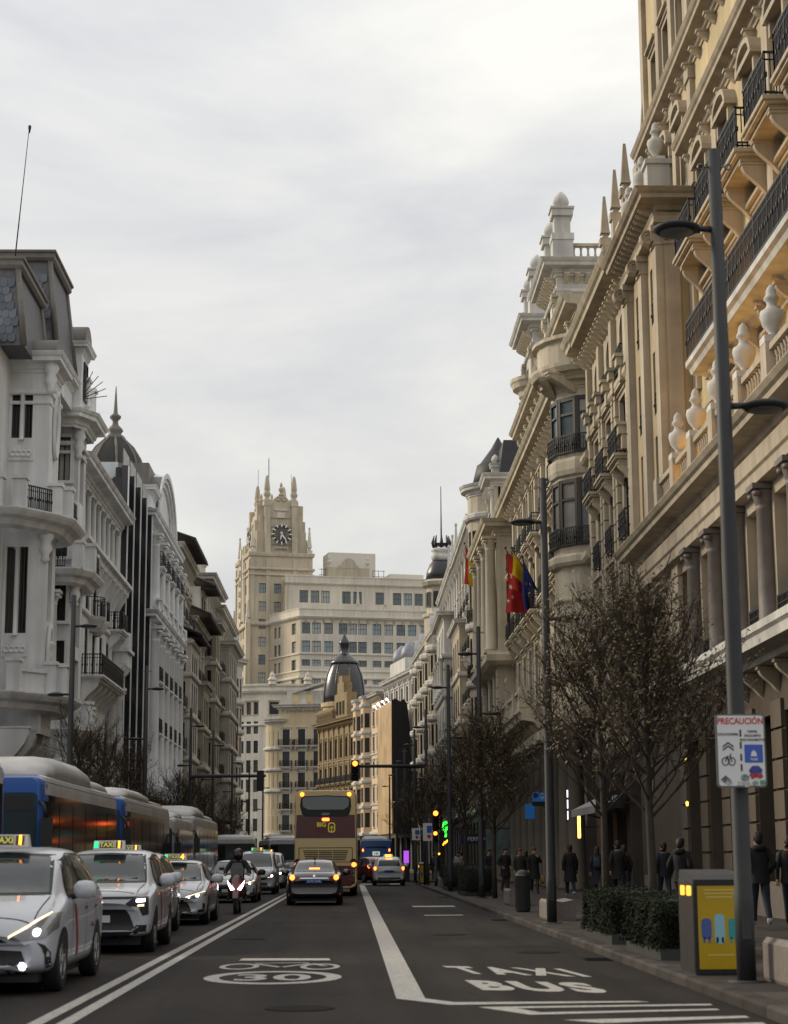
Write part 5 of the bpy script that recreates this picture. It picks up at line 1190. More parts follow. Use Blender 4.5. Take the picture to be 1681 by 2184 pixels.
# ------------------------------------------------------------------ far end of the street and the clock tower
TEL = mat('tower_limestone', (0.60, 0.52, 0.395), rough=0.85, var=0.14, scale=0.25, streak=0.22, bump=0.2, bscale=3, blotch=(0.12, 0.86, 1.05))
TELP = mat('tower_pale_limestone', (0.72, 0.665, 0.56), rough=0.85, var=0.12, scale=0.25, streak=0.2, blotch=(0.12, 0.88, 1.05))
def tele():
    B = Bld('clock_tower_skyscraper', 'tall pale stone skyscraper with stepped clock tower and pinnacles above the street', (-5, 390), TEL, TEL, cat='skyscraper')
    a = math.radians(13); d = Vector((math.cos(a), math.sin(a))); e = Vector((-d.y, d.x))
    def at(p, u, v): return (p[0]+d.x*u+e.x*v, p[1]+d.y*u+e.y*v)
    Ct, Cl, Cu = (-21.45, 385.0), (-10.46, 374.0), (-13.6, 380.0)
    W = 1.85; H = 2.3
    rows = [47.25-3.78*k for k in range(12)]
    # lower front block
    F = B.face(Cl, at(Cl, 34, 0)); cols = [.95+.0, 3.45, 6.02, 9.09, 11.08, 13.18, 16.28, 18.79, 21.41, 23.84, 26.6, 29.2]
    cols[0] = 1.2
    ops = []
    for k, z in enumerate(rows):
        hh = 1.25 if k == 2 else H
        for c in cols: o = (c-W/2, c+W/2, z if k != 2 else z+.9, z+hh if k != 2 else z+2.2); ops.append(o); F.window(o, 'sash3', None, .35, G_SKY)
    pw = B.part('front_wall', TELP); F.wall(0, 52.2, ops, dep=.4, mb=pw)
    # chamfer and left return
    Q = at(Ct, 4.4, -.4); Cf = B.face(Q, Cl); ops = []
    for z in rows:
        for c in (2.4, 4.2, Cf.L-2.7): o = (c-.55 if c < 5 else c-W/2, c+.55 if c < 5 else c+W/2, z, z+H); ops.append(o); Cf.window(o, 'sash3' if c > 5 else 'plain', None, .35, G_SKY)
    Cf.wall(0, 52.2, ops, dep=.4)
    co = B.part('parapet', TELP); pth = [Q, Cl, at(Cl, 34, 0)]
    co.sweep(pth, corn(50.2, .7, .6)); co.sweep(pth, [(0,50.8),(.25,50.85),(.25,52.2),(.35,52.3),(.35,52.5),(-.4,52.5),(-.4,50.8)])
    F.mods(.3, 34, 50.2, 18, .6, .9); co.sweep(pth, [(0,42.9),(.25,43.0),(.25,43.25),(0,43.3)]); co.sweep(pth, band(37.9,.4,.6)); co.sweep(pth, band(39.4,.2,.4))
    ob = shared(('obelisk', 'tel'), obelisk_fn(5.0, .7), TELP)
    for u in (14.0, 14.0+5.9): B.at('obelisk', ob, *at(Cl, u-1.7, .3), 52.4, a)
    # upper set-back block
    G = B.face(Cu, at(Cu, 36, 0)); c2 = [3.81, 6.23, 8.04+.4, 13.0, 15.4, 20.24, 24.04, 26.4, 28.8]; ops = []
    for c in c2:
        for z0, z1 in ((54.6, 57.2), (51.6, 53.0)): o = (c-W/2, c+W/2, z0, z1); ops.append(o); G.window(o, 'sash3', None, .35, G_SKY)
    uw = B.part('upper_wall', TELP); G.wall(50, 60.2, ops, dep=.4, mb=uw)
    R = B.face(at(Ct, 9, 2.5), Cu); ops = [(k*1.9+1.0, k*1.9+1.8, 54.6, 57.2) for k in range(3)]
    for o in ops: R.window(o, 'plain', None, .3, G_DARK)
    R.wall(50, 60.2, ops, dep=.35)
    p2 = [at(Ct, 9, 2.5), Cu, at(Cu, 36, 0)]; co.sweep(p2, corn(58.3, .5, .45)); co.sweep(p2, [(0,58.7),(.2,58.75),(.2,60.0),(.3,60.1),(.3,60.35),(-.4,60.35),(-.4,58.7)])
    # curved attic gable and plant boxes
    gb = B.part('attic_gable', TEL)
    def fbox(mb, P, u0, u1, v0, v1, z0, z1):
        q = [at(P, u0, v0), at(P, u1, v0), at(P, u1, v1), at(P, u0, v1)]
        vs = [(x, y, z0) for x, y in q]+[(x, y, z1) for x, y in q]; mb.add(vs, [(0,3,2,1),(4,5,6,7),(0,1,5,4),(1,2,6,5),(2,3,7,6),(3,0,4,7)])
    fbox(gb, Cu, 9.5, 18.5, 2, 3.2, 60, 62.6)
    g = B.face(at(Cu, 9.5, 1.95), at(Cu, 18.5, 1.95))
    prof = [(2.4,62.5),(2.4,63.0),(3.0,63.3),(3.2,64.0),(3.8,64.5),(4.5,64.7),(5.2,64.5),(5.8,64.0),(6.0,63.3),(6.6,63.0),(6.6,62.5)]
    vs = [g.P(u, 0, z) for u, z in prof]+[g.P(u, -1.2, z) for u, z in prof]; n = len(prof)
    gb.add(vs, [tuple(range(n-1,-1,-1)), tuple(range(n, 2*n))]+[(j, (j+1) % n, n+(j+1) % n, n+j) for j in range(n)])
    for u in (.3, 8.7): B.at('urn', shared(('urn','tel'), urn_fn(2.6), TELP), *g.P(u, -.5, 0)[:2], 62.6, a)
    pb = B.part('plant_box', mat('pale_plant_box', (.66,.62,.54), rough=.6)); fbox(pb, Cu, 10.5, 20.8, 6, 12, 60, 66.5); fbox(pb, Cu, 23.5, 31, 4, 10, 60, 61.9); fbox(pb, Cu, 21, 36, 5, 11, 60, 60.8)
    mt = B.part('roof_scaffold', IRON)
    for u in (8.2, 9.0, 19.4, 20.6, 21.8): x, y = at(Cu, u, 2.6); mt.box(x-.05, x+.05, y-.05, y+.05, 60, 62.4)
    for z in (61, 62.2): q0, q1 = at(Cu, 19.4, 2.6), at(Cu, 22, 2.6); mt.tube([(*q0, z), (*q1, z)], .05, 4); q0, q1 = at(Cu, 7.6, 2.6), at(Cu, 9.2, 2.6); mt.tube([(*q0, z), (*q1, z)], .05, 4)
    # bodies
    bd = B.part('core_wall', TEL)
    fbox(bd, Cl, .5, 33.9, .5, 30, 0, 52.0); fbox(bd, Cu, .5, 35.9, .5, 24, 0, 60); fbox(bd, Ct, 4.6, 12, .2, 24, 0, 52)
    # tower shaft: front and left faces
    T = B.face(Ct, at(Ct, 13.6, 0)); Lf = B.face(at(Ct, 0, 17.5), Ct); Rt = B.face(at(Ct, 13.6, 0), at(Ct, 13.6, 15))
    ops = []
    for z in [58.3, 54.4]+[50.6-3.78*k for k in range(13)]:
        for c in (2.72, 5.96): o = (c-.75, c+.75, z-1.0, z+1.1); ops.append(o); T.window(o, 'sash3', None, .35, G_SKY)
    T.wall(0, 66.0, ops, dep=.4)
    ops = []
    for k in range(14):
        z = 49.4-3.5*k
        for c in (1.2, 4.0, 6.9, 9.8, 12.7, 16.0): o = (c-.6, c+.6, z-1.1, z+1.1); ops.append(o); Lf.window(o, 'plain', None, .35, G_DARK)
    for z in (54.5, 58.5):
        for c in (4.0, 12.7): o = (c-.55, c+.55, z-1.1, z+1.1); ops.append(o); Lf.window(o, 'plain', None, .35, G_DARK)
    Lf.wall(0, 66.0, ops, dep=.4); Rt.wall(50, 66.0, [])
    fbox(bd, Ct, .5, 13.2, .5, 17, 0, 65.9)
    tc = B.part('tower_cornice'); ring_ = [at(Ct, 0, 17.5), Ct, at(Ct, 13.6, 0), at(Ct, 13.6, 15)]
    tc.sweep(ring_, band(61.0,.35,.5)); tc.sweep(ring_, band(62.2,.45,.6)); tc.sweep(ring_, [(0,65.2),(.3,65.3),(.4,65.8),(.4,66.1),(-.3,66.1)]); tc.sweep(ring_, band(50.2,.5,.9))
    for u in (.5, 3.9, 9.8, 13.1): T.pilaster(u-.45, u+.45, 51, 65.2, .22, cap=False)
    for u in (.5, 5.6, 11.6, 17.0): Lf.pilaster(u-.45, u+.45, 51, 65.2, .25, cap=False)
    # carved frontispiece on the left face
    cv = B.part('carved_frontispiece', TELP); Lf.box(cv, 6.6, 10.6, 52, 66.5, 0, .35); Lf.box(cv, 7.3, 9.9, 66.1, 68.5, 0, .3); Lf.box(cv, 7.9, 9.3, 52, 68, .3, .6)
    for k in range(6): o = B.at('carving', shared(('carving','tel'), lambda: MB().lathe([(.1,-.8),(.6,-.4),(.4,0),(.7,.4),(.2,.9)], 7), TELP), *Lf.P(8.6, .55, 53.5+2.3*k))
    # corner obelisks
    obs = shared(('obelisk','tel2'), obelisk_fn(6.0, .95), TELP); obm = shared(('obelisk','tel3'), obelisk_fn(5.0, .8), TELP)
    for u, v in ((.6,.6), (13.0,.6), (.6,16.8), (13.0,14.4)): B.at('obelisk', obs, *at(Ct, u, v), 66.0, a)
    for u, v in ((-.4, -.3), (-.4, 17.6)): B.at('obelisk', obm, *at(Ct, u, v), 50.8, a); q = B.part('buttress'); fbox(q, Ct, u-.5, u+.5, v-.5, v+.5, 0, 50.8)
    # belfry, stepping in
    for u0, u1, v0, v1, z0, z1 in ((1.6, 12.4, 1.4, 14.5, 66, 71.0), (2.2, 11.8, 1.9, 14.0, 71.0, 74.5), (2.9, 11.0, 2.4, 13.4, 74.5, 77.0)): fbox(bd, Ct, u0, u1, v0, v1, z0, z1)
    bt = B.part('belfry_buttress')
    for u in (3.9, 9.8):
        for v0, v1 in ((.3, 1.6), (14.3, 15.2)):
            for z0, z1, t in ((66, 69.2, 0.0), (69.2, 73.0, .35), (73.0, 76.5, .7)): fbox(bt, Ct, u-.6, u+.6, v0+t, v1+.4+t, z0, z1)
            fbox(bt, Ct, u-.8, u+.8, v0+.6, v1+1.2, 76.5, 77.6)
    for v in (3.4, 12.6):
        for z0, z1, t in ((66, 69.5, 0.0), (69.5, 73.5, .5), (73.5, 77, 1.0)): fbox(bt, Ct, .9+t, 2.9+t, v-.6, v+.6, z0, z1); fbox(bt, Ct, 11.1-t, 13.0-t, v-.6, v+.6, z0, z1)
    # steps of scrolled stone on the flanks
    for k in range(6): fbox(bt, Ct, 11.6-.25*k, 12.7-.25*k, 2.2, 13.4, 66+1.6*k, 67.6+1.6*k); fbox(bt, Ct, 1.2+.25*k, 2.3+.25*k, 2.2, 13.4, 66+1.6*k, 67.6+1.6*k)
    gbl = B.part('belfry_gable'); g = B.face(at(Ct, 2.9, 1.7), at(Ct, 11.0, 1.7))
    prof = [(0.2,74),(.2,76.2),(1.6,76.3),(2.0,77.3),(2.6,78.3),(3.2,78.8),(4.05,79.1),(4.9,78.8),(5.5,78.3),(6.1,77.3),(6.5,76.3),(7.9,76.2),(7.9,74)]
    vs = [g.P(u, 0, z) for u, z in prof]+[g.P(u, -1.0, z) for u, z in prof]; n = len(prof)
    gbl.add(vs, [tuple(range(n)), tuple(range(2*n-1, n-1, -1))]+[(j, n+j, n+(j+1) % n, (j+1) % n) for j in range(n)])
    sc = shared(('carved_scroll','tel'), lambda: MB().lathe([(.55,-.1),(.6,0),(.55,.12),(.3,.16),(.25,.05)], 12), TEL)
    for u in (3.4, 4.7): o = B.at('carved_scroll', sc, *g.P(u, .1, 78.2)); o.rotation_euler = (PI/2, 0, a)
    cm = B.part('cartouche', TELP); g.box(cm, 2.6, 5.5, 75.6, 75.9, 0, .25); g.box(cm, 3.2, 4.9, 74.0, 75.2, 0, .18); g.box(cm, 2.4, 5.6, 67.3, 67.6, 0, .4)
    for k in range(5): g.box(cm, 2.7+k*.25, 5.3-k*.25, 66.8-.45*k+.0, 67.3-.45*k, 0, .3-.03*k)
    bigp = shared(('pinnacle','tel'), lambda: MB().lathe([(.75,0),(.8,.5),(.45,.8),(.75,1.3),(.85,1.8),(.55,2.2),(.62,2.5),(.68,2.8),(.45,5.0),(.3,5.6),(.02,5.9)], 8), TEL)
    ur = shared(('urn','tel2'), urn_fn(2.9), TEL)
    for u, v in ((3.9, 1.9), (9.8, 1.9), (3.9, 13.6), (9.8, 13.6)): B.at('pinnacle', bigp, *at(Ct, u, v), 77.5, a)
    for u, v, z in ((7.0, 2.0, 79.0), (3.3, 5.5, 77), (3.3, 10.5, 77), (10.6, 5.5, 77), (10.6, 10.5, 77), (7, 13, 78.6)): B.at('urn', ur, *at(Ct, u, v), z, a)
    # clock dial: open ring, bars, hands
    ck = mat('black_clock_metal', (.02,.02,.022), rough=.4); wh = mat('white_clock_bar', (.75,.75,.73), rough=.5)
    def clock(f, u, z, R, hands):
        o = f.inst('clock', shared(('clock_ring', R), lambda: MB().loft([[(r*math.cos(2*PI*j/32), y, r*math.sin(2*PI*j/32)) for j in range(32)] for r, y in ((R,-.1),(R,.1),(R*.84,.1),(R*.84,-.1),(R,-.1))], cap0=False, cap1=False, sm=False), ck), u, .45, z)
        link('clock_back', shared(('clock_back', R), lambda: MB().box(-R*.55, R*.55, .12, .2, -R*.65, R*.8).box(-1.9*R*.7, 1.9*R*.7, .1, .14, -R*1.2, -R*1.14).box(-1.9*R*.7, 1.9*R*.7, .1, .14, R*.72, R*.78).box(-1.9*R*.7, 1.9*R*.7, .1, .14, -R*.3, -R*.24), mat('grey_clock_grid', (.12,.11,.10), rough=.7)), o)
        for k in range(12):
            t = 2*PI*k/12; b = link('hour_bar', shared(('hour_bar', R), lambda: MB().box(-.12, .12, -.2, -.1, R*.82, R*1.18), wh), o); b.rotation_euler = (0, t, 0)
        for t, l in hands:
            b = link('clock_hand', shared(('clock_hand', l), lambda: MB().prism([(-.12,-.5),(.12,-.5),(.16,l*.5),(.05,l),(-.05,l),(-.16,l*.5)], 'xz', -.28, -.2), wh), o); b.rotation_euler = (0, t, 0)
    T2 = B.face(at(Ct, 2.2, 1.3), at(Ct, 11.8, 1.3)); clock(T2, 4.75, 70.3, 1.95, ((math.radians(145), 1.9), (math.radians(193), 1.3)))
    L2 = B.face(at(Ct, 1.5, 14), at(Ct, 1.5, 2)); clock(L2, 6, 70.3, 1.95, ((math.radians(145), 1.9), (math.radians(193), 1.3)))
    ant = B.part('mast', IRON)
    for u, v, z0, z1, r in ((5.0, 6, 77, 88.0, .1), (3.2, 9, 77, 86, .05), (10.4, 8, 77, 85, .05)): x, y = at(Ct, u, v); ant.tube([(x, y, z0), (x, y, z1)], r, 5)
    # lower corner shield block
    sb = B.part('shield_wall', TELP); sc_ = B.part('cornice', TELP); S = B.face(at(Cl, -8.5, 3.0), at(Cl, 4, -1.6)); vs = None
    sp = [at(Cl, -12.5, 4.5), at(Cl, -8.2, .8), at(Cl, 5.0, -1.5), at(Cl, 34, -1.5)]
    f1 = B.face(sp[0], sp[1]); f2 = B.face(sp[1], sp[2]); f3 = B.face(sp[2], sp[3])
    for f, cs in ((f1, (1.5, 3.2, 4.9)), (f2, (3.0, 10.2)), (f3, (4.4, 7.6, 10.8, 16.6, 22, 26))):
        ops = []
        for k in range(9):
            z = 31.8-3.9*k
            for c in cs: w = .55 if f is f1 else .95; o = (c-w, c+w, z-1.2, z+1.3); ops.append(o); f.window(o, 'sash3', 'flat' if k == 0 else None, .3, G_SKY if f is f3 else G_DARK)
        f.wall(0, 36.6, ops, dep=.34, mb=sb)
    sc_.sweep(sp, corn(34.6, .7, .8)); sc_.sweep(sp, band(36.2,.3,.6)); sc_.sweep(sp, band(28.2,.3,.5))
    q = [(*p, 36.5) for p in sp]+[(*at(Cl, 34, 1), 36.5), (*at(Cl, -12, 6), 36.5)]; sb.add(q, [tuple(range(6))])
    for u in (2.6, 9.8): o = B.at('carving', shared(('carving','telb'), lambda: MB().lathe([(.3,-.2),(.9,.3),(.7,.9),(1.0,1.2),(.5,1.8),(.55,2.2),(.1,2.9)], 6, sm=False), TELP), *f2.P(u, .2, 36.4))
    B.finish()
tele()

KY = mat('pale_yellow_render', (0.60, 0.50, 0.33), rough=.85, var=.1, scale=.8, streak=.12)
PEACH = mat('peach_render', (0.66, 0.50, 0.34), rough=.85, var=.08, scale=.8, streak=.1)
OCHRE_D = mat('dark_ochre_stone', (0.29, 0.21, 0.11), rough=.8, var=.2, scale=1.0, streak=.2)
def far_row():
    # yellow corner apartment block
    def exk(B, F):
        c0 = (-11.6, 302.2); pts, fs = roundbay(B, c0, 2.4, math.radians(178), math.radians(292), 6); m = B.part('bay_moulding')
        for f in fs:
            ops = [(.35, f.L-.35, z, z+2.3) for z in (6.2, 9.6, 13, 16.4, 19.8)]
            for o in ops: f.window(o, 'case', None, .2)
            f.wall(0, 24.2, ops, dep=.24, ends=False)
        for z in (5.2, 12.2, 15.6, 19.0): m.sweep(pts, band(z, .4, .5))
        m.sweep(pts, corn(23.2, .8, .9)); 
        w = B.part('attic_wall', STONE_W); w.box(-10.5, -4.4, 301.4, 306, 26.4, 28.8); t = B.part('terrace_roof', STONE_W); t.loft([[(-9.5,300.6,28.4),(-3.6,300.0,30.2),(-3.6,300.0,30.5),(-9.5,300.6,28.7)],[(-9.5,306,28.4),(-3.6,306,30.2),(-3.6,306,30.5),(-9.5,306,28.7)]], sm=False)
        for x, z in ((-9,26.9), (-6.8,26.9)): B.at('attic_lamp', shared(('attic_lamp',), lambda: MB().box(-.5,.5,-.05,0,0,1.3), lamp_mat('warm_attic_glow', (1.,.75,.35), .06, (.45,.36,.2))), x, 301.36, z)
    row_building('yellow_corner_building', 'pale yellow corner building with white mouldings and small iron balconies below the skyscraper', -11.8, 299.9, -4.2, 298.2, 26.4, KY, STONE_W, 3,
                 [(6.2,8.6),(9.6,12),(13,15.4),(16.4,18.8),(19.8,22.4)], 1.2, bal=((0,None,.6),(1,None,.6),(2,None,.6),(3,None,.6),(4,2.4,.7)), shut=(1,2), extra=exk, dep=12, cor=(1.0,.9), pil=False)
    # dark ochre building with the black dome
    def exj(B, F):
        c = (-1.0, 286.0); bl = mat('black_ribbed_dome', (.028,.026,.028), rough=.25, spec=.6)
        dr = B.part('drum', CREAM_Y); dr.lathe([(3.4,21),(3.4,24.6),(3.7,24.8),(3.7,25.4),(3.3,25.5)], 24, (*c, 0), sm=False)
        d = B.part('dome', bl); pr = [(3.3,25.4),(3.32,26.6),(3.18,28.2),(2.85,29.8),(2.25,31.2),(1.85,31.9)]; d.lathe(pr, 28, (*c, 0))
        rb = B.part('dome_rib', bl)
        for k in range(8): al = 2*PI*k/8+.35; rb.tube([(c[0]+(r+.03)*math.cos(al), c[1]+(r+.03)*math.sin(al), z) for r, z in pr], .10, 6)
        ln = B.part('lantern', bl); ln.lathe([(2.2,31.5),(2.3,31.8),(1.9,32.1),(1.6,32.5),(1.0,33.0),(.75,33.2),(.65,33.5),(.72,34.6),(.95,34.8),(.7,35.2),(.35,35.8),(.05,36.6)], 14, (*c, 0))
        g = F; m = B.part('gable', OCHRE_D); q = 9.0
        g.box(m, q, q+6.5, 22, 26.0, -1.5, .1); g.box(m, q+1.6, q+4.9, 26, 27.6, -1.2, .1); g.box(m, q+2.4, q+4.1, 27.6, 28.6, -1, .1)
        for u in (q+.3, q+6.2): B.at('obelisk', shared(('obelisk','j'), obelisk_fn(3.6,.5), OCHRE_D), *g.P(u, -.4, 0)[:2], 26)
        for u in (q+1.2, q+2.8, q+4.4): g.window((u, u+.8, 22.8, 24.8), 'plain', None, -.12)
        for k in range(7): B.at('carving', shared(('carving','j'), lambda: MB().lathe([(.2,-.2),(.8,.3),(.5,.9),(.9,1.3),(.2,2.0)], 7), OCHRE_D), *g.P(1+k*1.3, .1, 22.2))
    row_building('black_domed_building', 'dark ochre building with gothic window arcade and a black ribbed dome', -5.0, 286.5, 1.35, 265.5, 22.2, OCHRE_D, OCHRE_D, 8,
                 [(6.0,8.4),(9.4,11.8),(12.8,15.2),(16.4,19.4)], 1.3, bal=((0,None,.5),(1,None,.5),(2,None,.6)), arch=(3,), extra=exj, dep=9, cor=(1.0,.9))
    # peach building with white bays
    def exi(B, F):
        for u in (3.4, 9.4):
            m = B.part('bay_wall', PEACH); p = [F.P(u-1.5,0,0)[:2], F.P(u-1.0,1.0,0)[:2], F.P(u+1.0,1.0,0)[:2], F.P(u+1.5,0,0)[:2]]
            fs = [B.face(p[k], p[k+1]) for k in range(3)]
            for f in fs:
                ops = [(.2, f.L-.2, z, z+2.0) for z in (5.8, 9.2, 12.6, 16, 19.4)]
                for o in ops: f.window(o, 'plain', None, .15)
                f.wall(4.8, 23.6, ops, dep=.18, mb=m)
            w = B.part('bay_moulding', STONE_W)
            for z in (4.6, 8.3, 11.7, 15.1, 18.5, 22.2): w.sweep(p, band(z, .22, .5))
            w.sweep(p, corn(23.2, .3, .6))
    row_building('peach_bay_building', 'peach building with white moulded bay windows beside the hoarding', .85, 264.6, 3.9, 247.6, 23.8, PEACH, PALEB, 6,
                 [(5.8,7.8),(9.2,11.2),(12.6,14.6),(16,18),(19.4,21.4)], 1.1, bal=(), extra=exi, dep=8, pil=False)
    # white building with small zinc domes, mostly behind the hoarding
    def exh(B, F):
        for u, z in ((4.0, 27.2), (9.5, 27.2)):
            r = B.part('barrel_roof', ZINC); c = F.P(u, -1.5, 0); r.lathe([(1.2,z-.2),(1.2,z+.6),(1.0,z+1.3),(.5,z+1.8),(.1,z+2.2)], 16, (c[0], c[1], 0))
        m = B.part('attic_wall', STONE_W); F.box(m, 2, 12, 24.6, 27.0, -3, -.3)
    row_building('white_domelet_building', 'white stone building with small grey domes rising behind the hoarding', 4.6, 246, 8.0, 226.3, 24.8, STONE_W, STONE_W, 6,
                 [(6.2,8.4),(9.6,12.0),(13.4,15.8),(17.2,19.6),(21,23)], 1.2, extra=exh, dep=9)
    # scaffold hoarding: printed banner to the street, dark net on its end
    t = thing('scaffold_hoarding', 'tall golden advertising banner on scaffold with black netted end and spotlights', 'hoarding', (5.0, 232, 0))
    ban = mat('golden_banner', (.55,.36,.155), rough=.5, var=.35, scale=.35, streak=.35); net = mat('black_net', (.012,.012,.013), rough=.9)
    def q(x0, y0, x1, y1, z0, z1, m, name):
        mb = MB(); mb.o = (5.0, 232, 0); mb.add([(x0,y0,z0),(x1,y1,z0),(x1,y1,z1),(x0,y0,z1),(x0+.15,y0+.1,z0),(x1+.15,y1+.1,z0),(x1+.15,y1+.1,z1),(x0+.15,y0+.1,z1)], [(0,1,2,3),(7,6,5,4),(0,4,5,1),(1,5,6,2),(2,6,7,3),(3,7,4,0)]); return obj(name, mb, m, t)
    q(3.45, 240, 5.04, 228.0, 4.6, 20.9, ban, 'banner')
    mb = MB(); mb.o = (5.0, 232, 0); top = [(5.06,20.9),(5.5,21.2),(6.1,20.8),(6.6,21.1),(7.0,20.5),(7.15,19.0),(7.35,17.4),(7.3,15),(7.5,12),(7.4,8.5),(5.06,8.5)]
    mb.prism(top, 'xz', 227.9, 228.0); obj('net', mb, net, t)
    q(5.06, 228.1, 7.3, 228.1, 4.6, 8.4, net, 'lower_net')
    sl = lamp_mat('banner_spotlight', (1,.97,.92), 6.0)
    for k in range(4):
        tt = k/3; x, y = 4.9+(3.5-4.9)*tt, 228.6+(239.6-228.6)*tt
        mb = MB(); mb.lathe([(.02,0),(.15,.05),(.17,.15),(.08,.26)], 10); mb.tube([(0.3,.1,-.2),(0,0,.2)], .04, 5)
        obj('spotlight', mb, sl, t, (x-.45-5.0, y-232, 21.0))
far_row()
# ------------------------------------------------------------------ vehicles
P_WHITE = mat('white_car_paint', (0.43, 0.445, 0.485), rough=0.3, spec=0.5, coat=0.6, var=0.05, scale=1.2)
P_BLACK = mat('black_car_paint', (0.010, 0.010, 0.012), rough=0.2, spec=0.6, coat=0.8)
P_RED = mat('dark_red_car_paint', (0.09, 0.012, 0.012), rough=0.3, coat=0.6)
P_GREY = mat('grey_car_paint', (0.16, 0.165, 0.17), rough=0.3, coat=0.6)
GLASS_C = mat('car_glass', (0.016, 0.023, 0.025), rough=0.05, spec=0.38)
TRIM_K = mat('black_plastic', (0.012, 0.012, 0.012), rough=0.55)
RUBBER = mat('tyre_rubber', (0.014, 0.014, 0.014), rough=0.85)
ALLOY = mat('alloy_rim', (0.32, 0.32, 0.33), rough=0.35, metal=0.8)
CHROME = mat('chrome', (0.55, 0.55, 0.56), rough=0.15, metal=1.0)
LENS = mat('lamp_lens', (0.20, 0.20, 0.21), rough=0.12, metal=0.4)
LIT_W = lamp_mat('lit_headlamp', (0.95, 0.90, 1.0), 9.0)
LIT_Y = lamp_mat('lit_running_lamp', (1.0, 0.80, 0.50), 1.3)
LIT_R = lamp_mat('lit_brake_lamp', (1.0, 0.13, 0.02), 5.5)
LIT_O = lamp_mat('lit_orange_lamp', (1.0, 0.30, 0.02), 4.5)
LIT_G = lamp_mat('lit_green_lamp', (0.02, 0.8, 0.30), 0.9)
LENS_R = mat('red_lens', (0.16, 0.012, 0.01), rough=0.2)
PLATE_B = mat('blue_plate', (0.05, 0.11, 0.42), rough=0.5); PLATE_W = mat('white_plate', (0.6, 0.6, 0.6), rough=0.5)
STRIPE = mat('red_door_stripe', (0.32, 0.025, 0.02), rough=0.4)
SIGN_W = mat('taxi_sign_white', (0.55, 0.56, 0.52), rough=0.4); SIGN_K = mat('taxi_sign_dark', (0.05, 0.055, 0.03), rough=0.4); SIGN_Y = mat('taxi_sign_letters', (0.55, 0.50, 0.10), rough=0.5, emit=(.6,.5,.1), es=.25)

def bsp(p0, p1, p2, p3, t):
    a = (1-t)**3/6; b = (3*t**3-6*t*t+4)/6; c = (-3*t**3+3*t*t+3*t+1)/6; d = t**3/6
    return tuple(a*q0+b*q1+c*q2+d*q3 for q0, q1, q2, q3 in zip(p0, p1, p2, p3))
def bspline_grid(G, su=4, sv=4):
    """B-spline surface through a control grid: rows open (ends held), columns periodic"""
    m = len(G[0])
    R = [[bsp(r[(j-1) % m], r[j], r[(j+1) % m], r[(j+2) % m], k/sv) for j in range(m) for k in range(sv)] for r in G]
    R = [R[0], R[0]]+R+[R[-1], R[-1]]; out = []
    for i in range(1, len(R)-2):
        for k in range(su): out.append([bsp(R[i-1][j], R[i][j], R[i+1][j], R[i+2][j], k/su) for j in range(len(R[0]))])
    out.append(R[-1]); return out
def body_mb(st, bowf=.22, bowr=.12, su=4, sv=4):
    G = []; n = len(st)
    for i, (y, zb, zt, zl, ws, wb, wt) in enumerate(st):
        h = [(0,zb),(ws*.72,zb),(ws,zb+.03),(wb*.995,zb+(zl-zb)*.35),(wb,zl-.10),(wb-.01,zl-.02),(wb-.035,zl+.05),(wt+.045,zt-.13),(wt,zt-.05),(wt*.72,zt-.004),(0,zt)]
        t = i/(n-1); bow = bowf*max(0, 1-t*3.2)+bowr*max(0, 1-(1-t)*3.2); sg = 1 if t < .5 else -1
        ring = [(x, y+sg*bow*(x/.9)**2, z) for x, z in h]; ring += [(-x, yy, z) for x, yy, z in ring[-2:0:-1]]
        G.append(ring)
    S = bspline_grid(G, su, sv); mb = MB(); mb.loft([[tuple(p) for p in r] for r in S], cap0=False, cap1=False)
    m = len(S[0])
    for r, flip in ((S[0], False), (S[-1], True)):           # close the ends with strips from side to side
        b = len(mb.v); mb.v += r
        for j in range(m//2):
            q = [b+j, b+(j+1), b+(m-j-1) % m, b+(m-j) % m]
            if len(set(q)) < 3: continue
            q = list(dict.fromkeys(q)); mb.f.append(q if flip else q[::-1]); mb.m.append(0); mb.sm.append(True)
    return mb
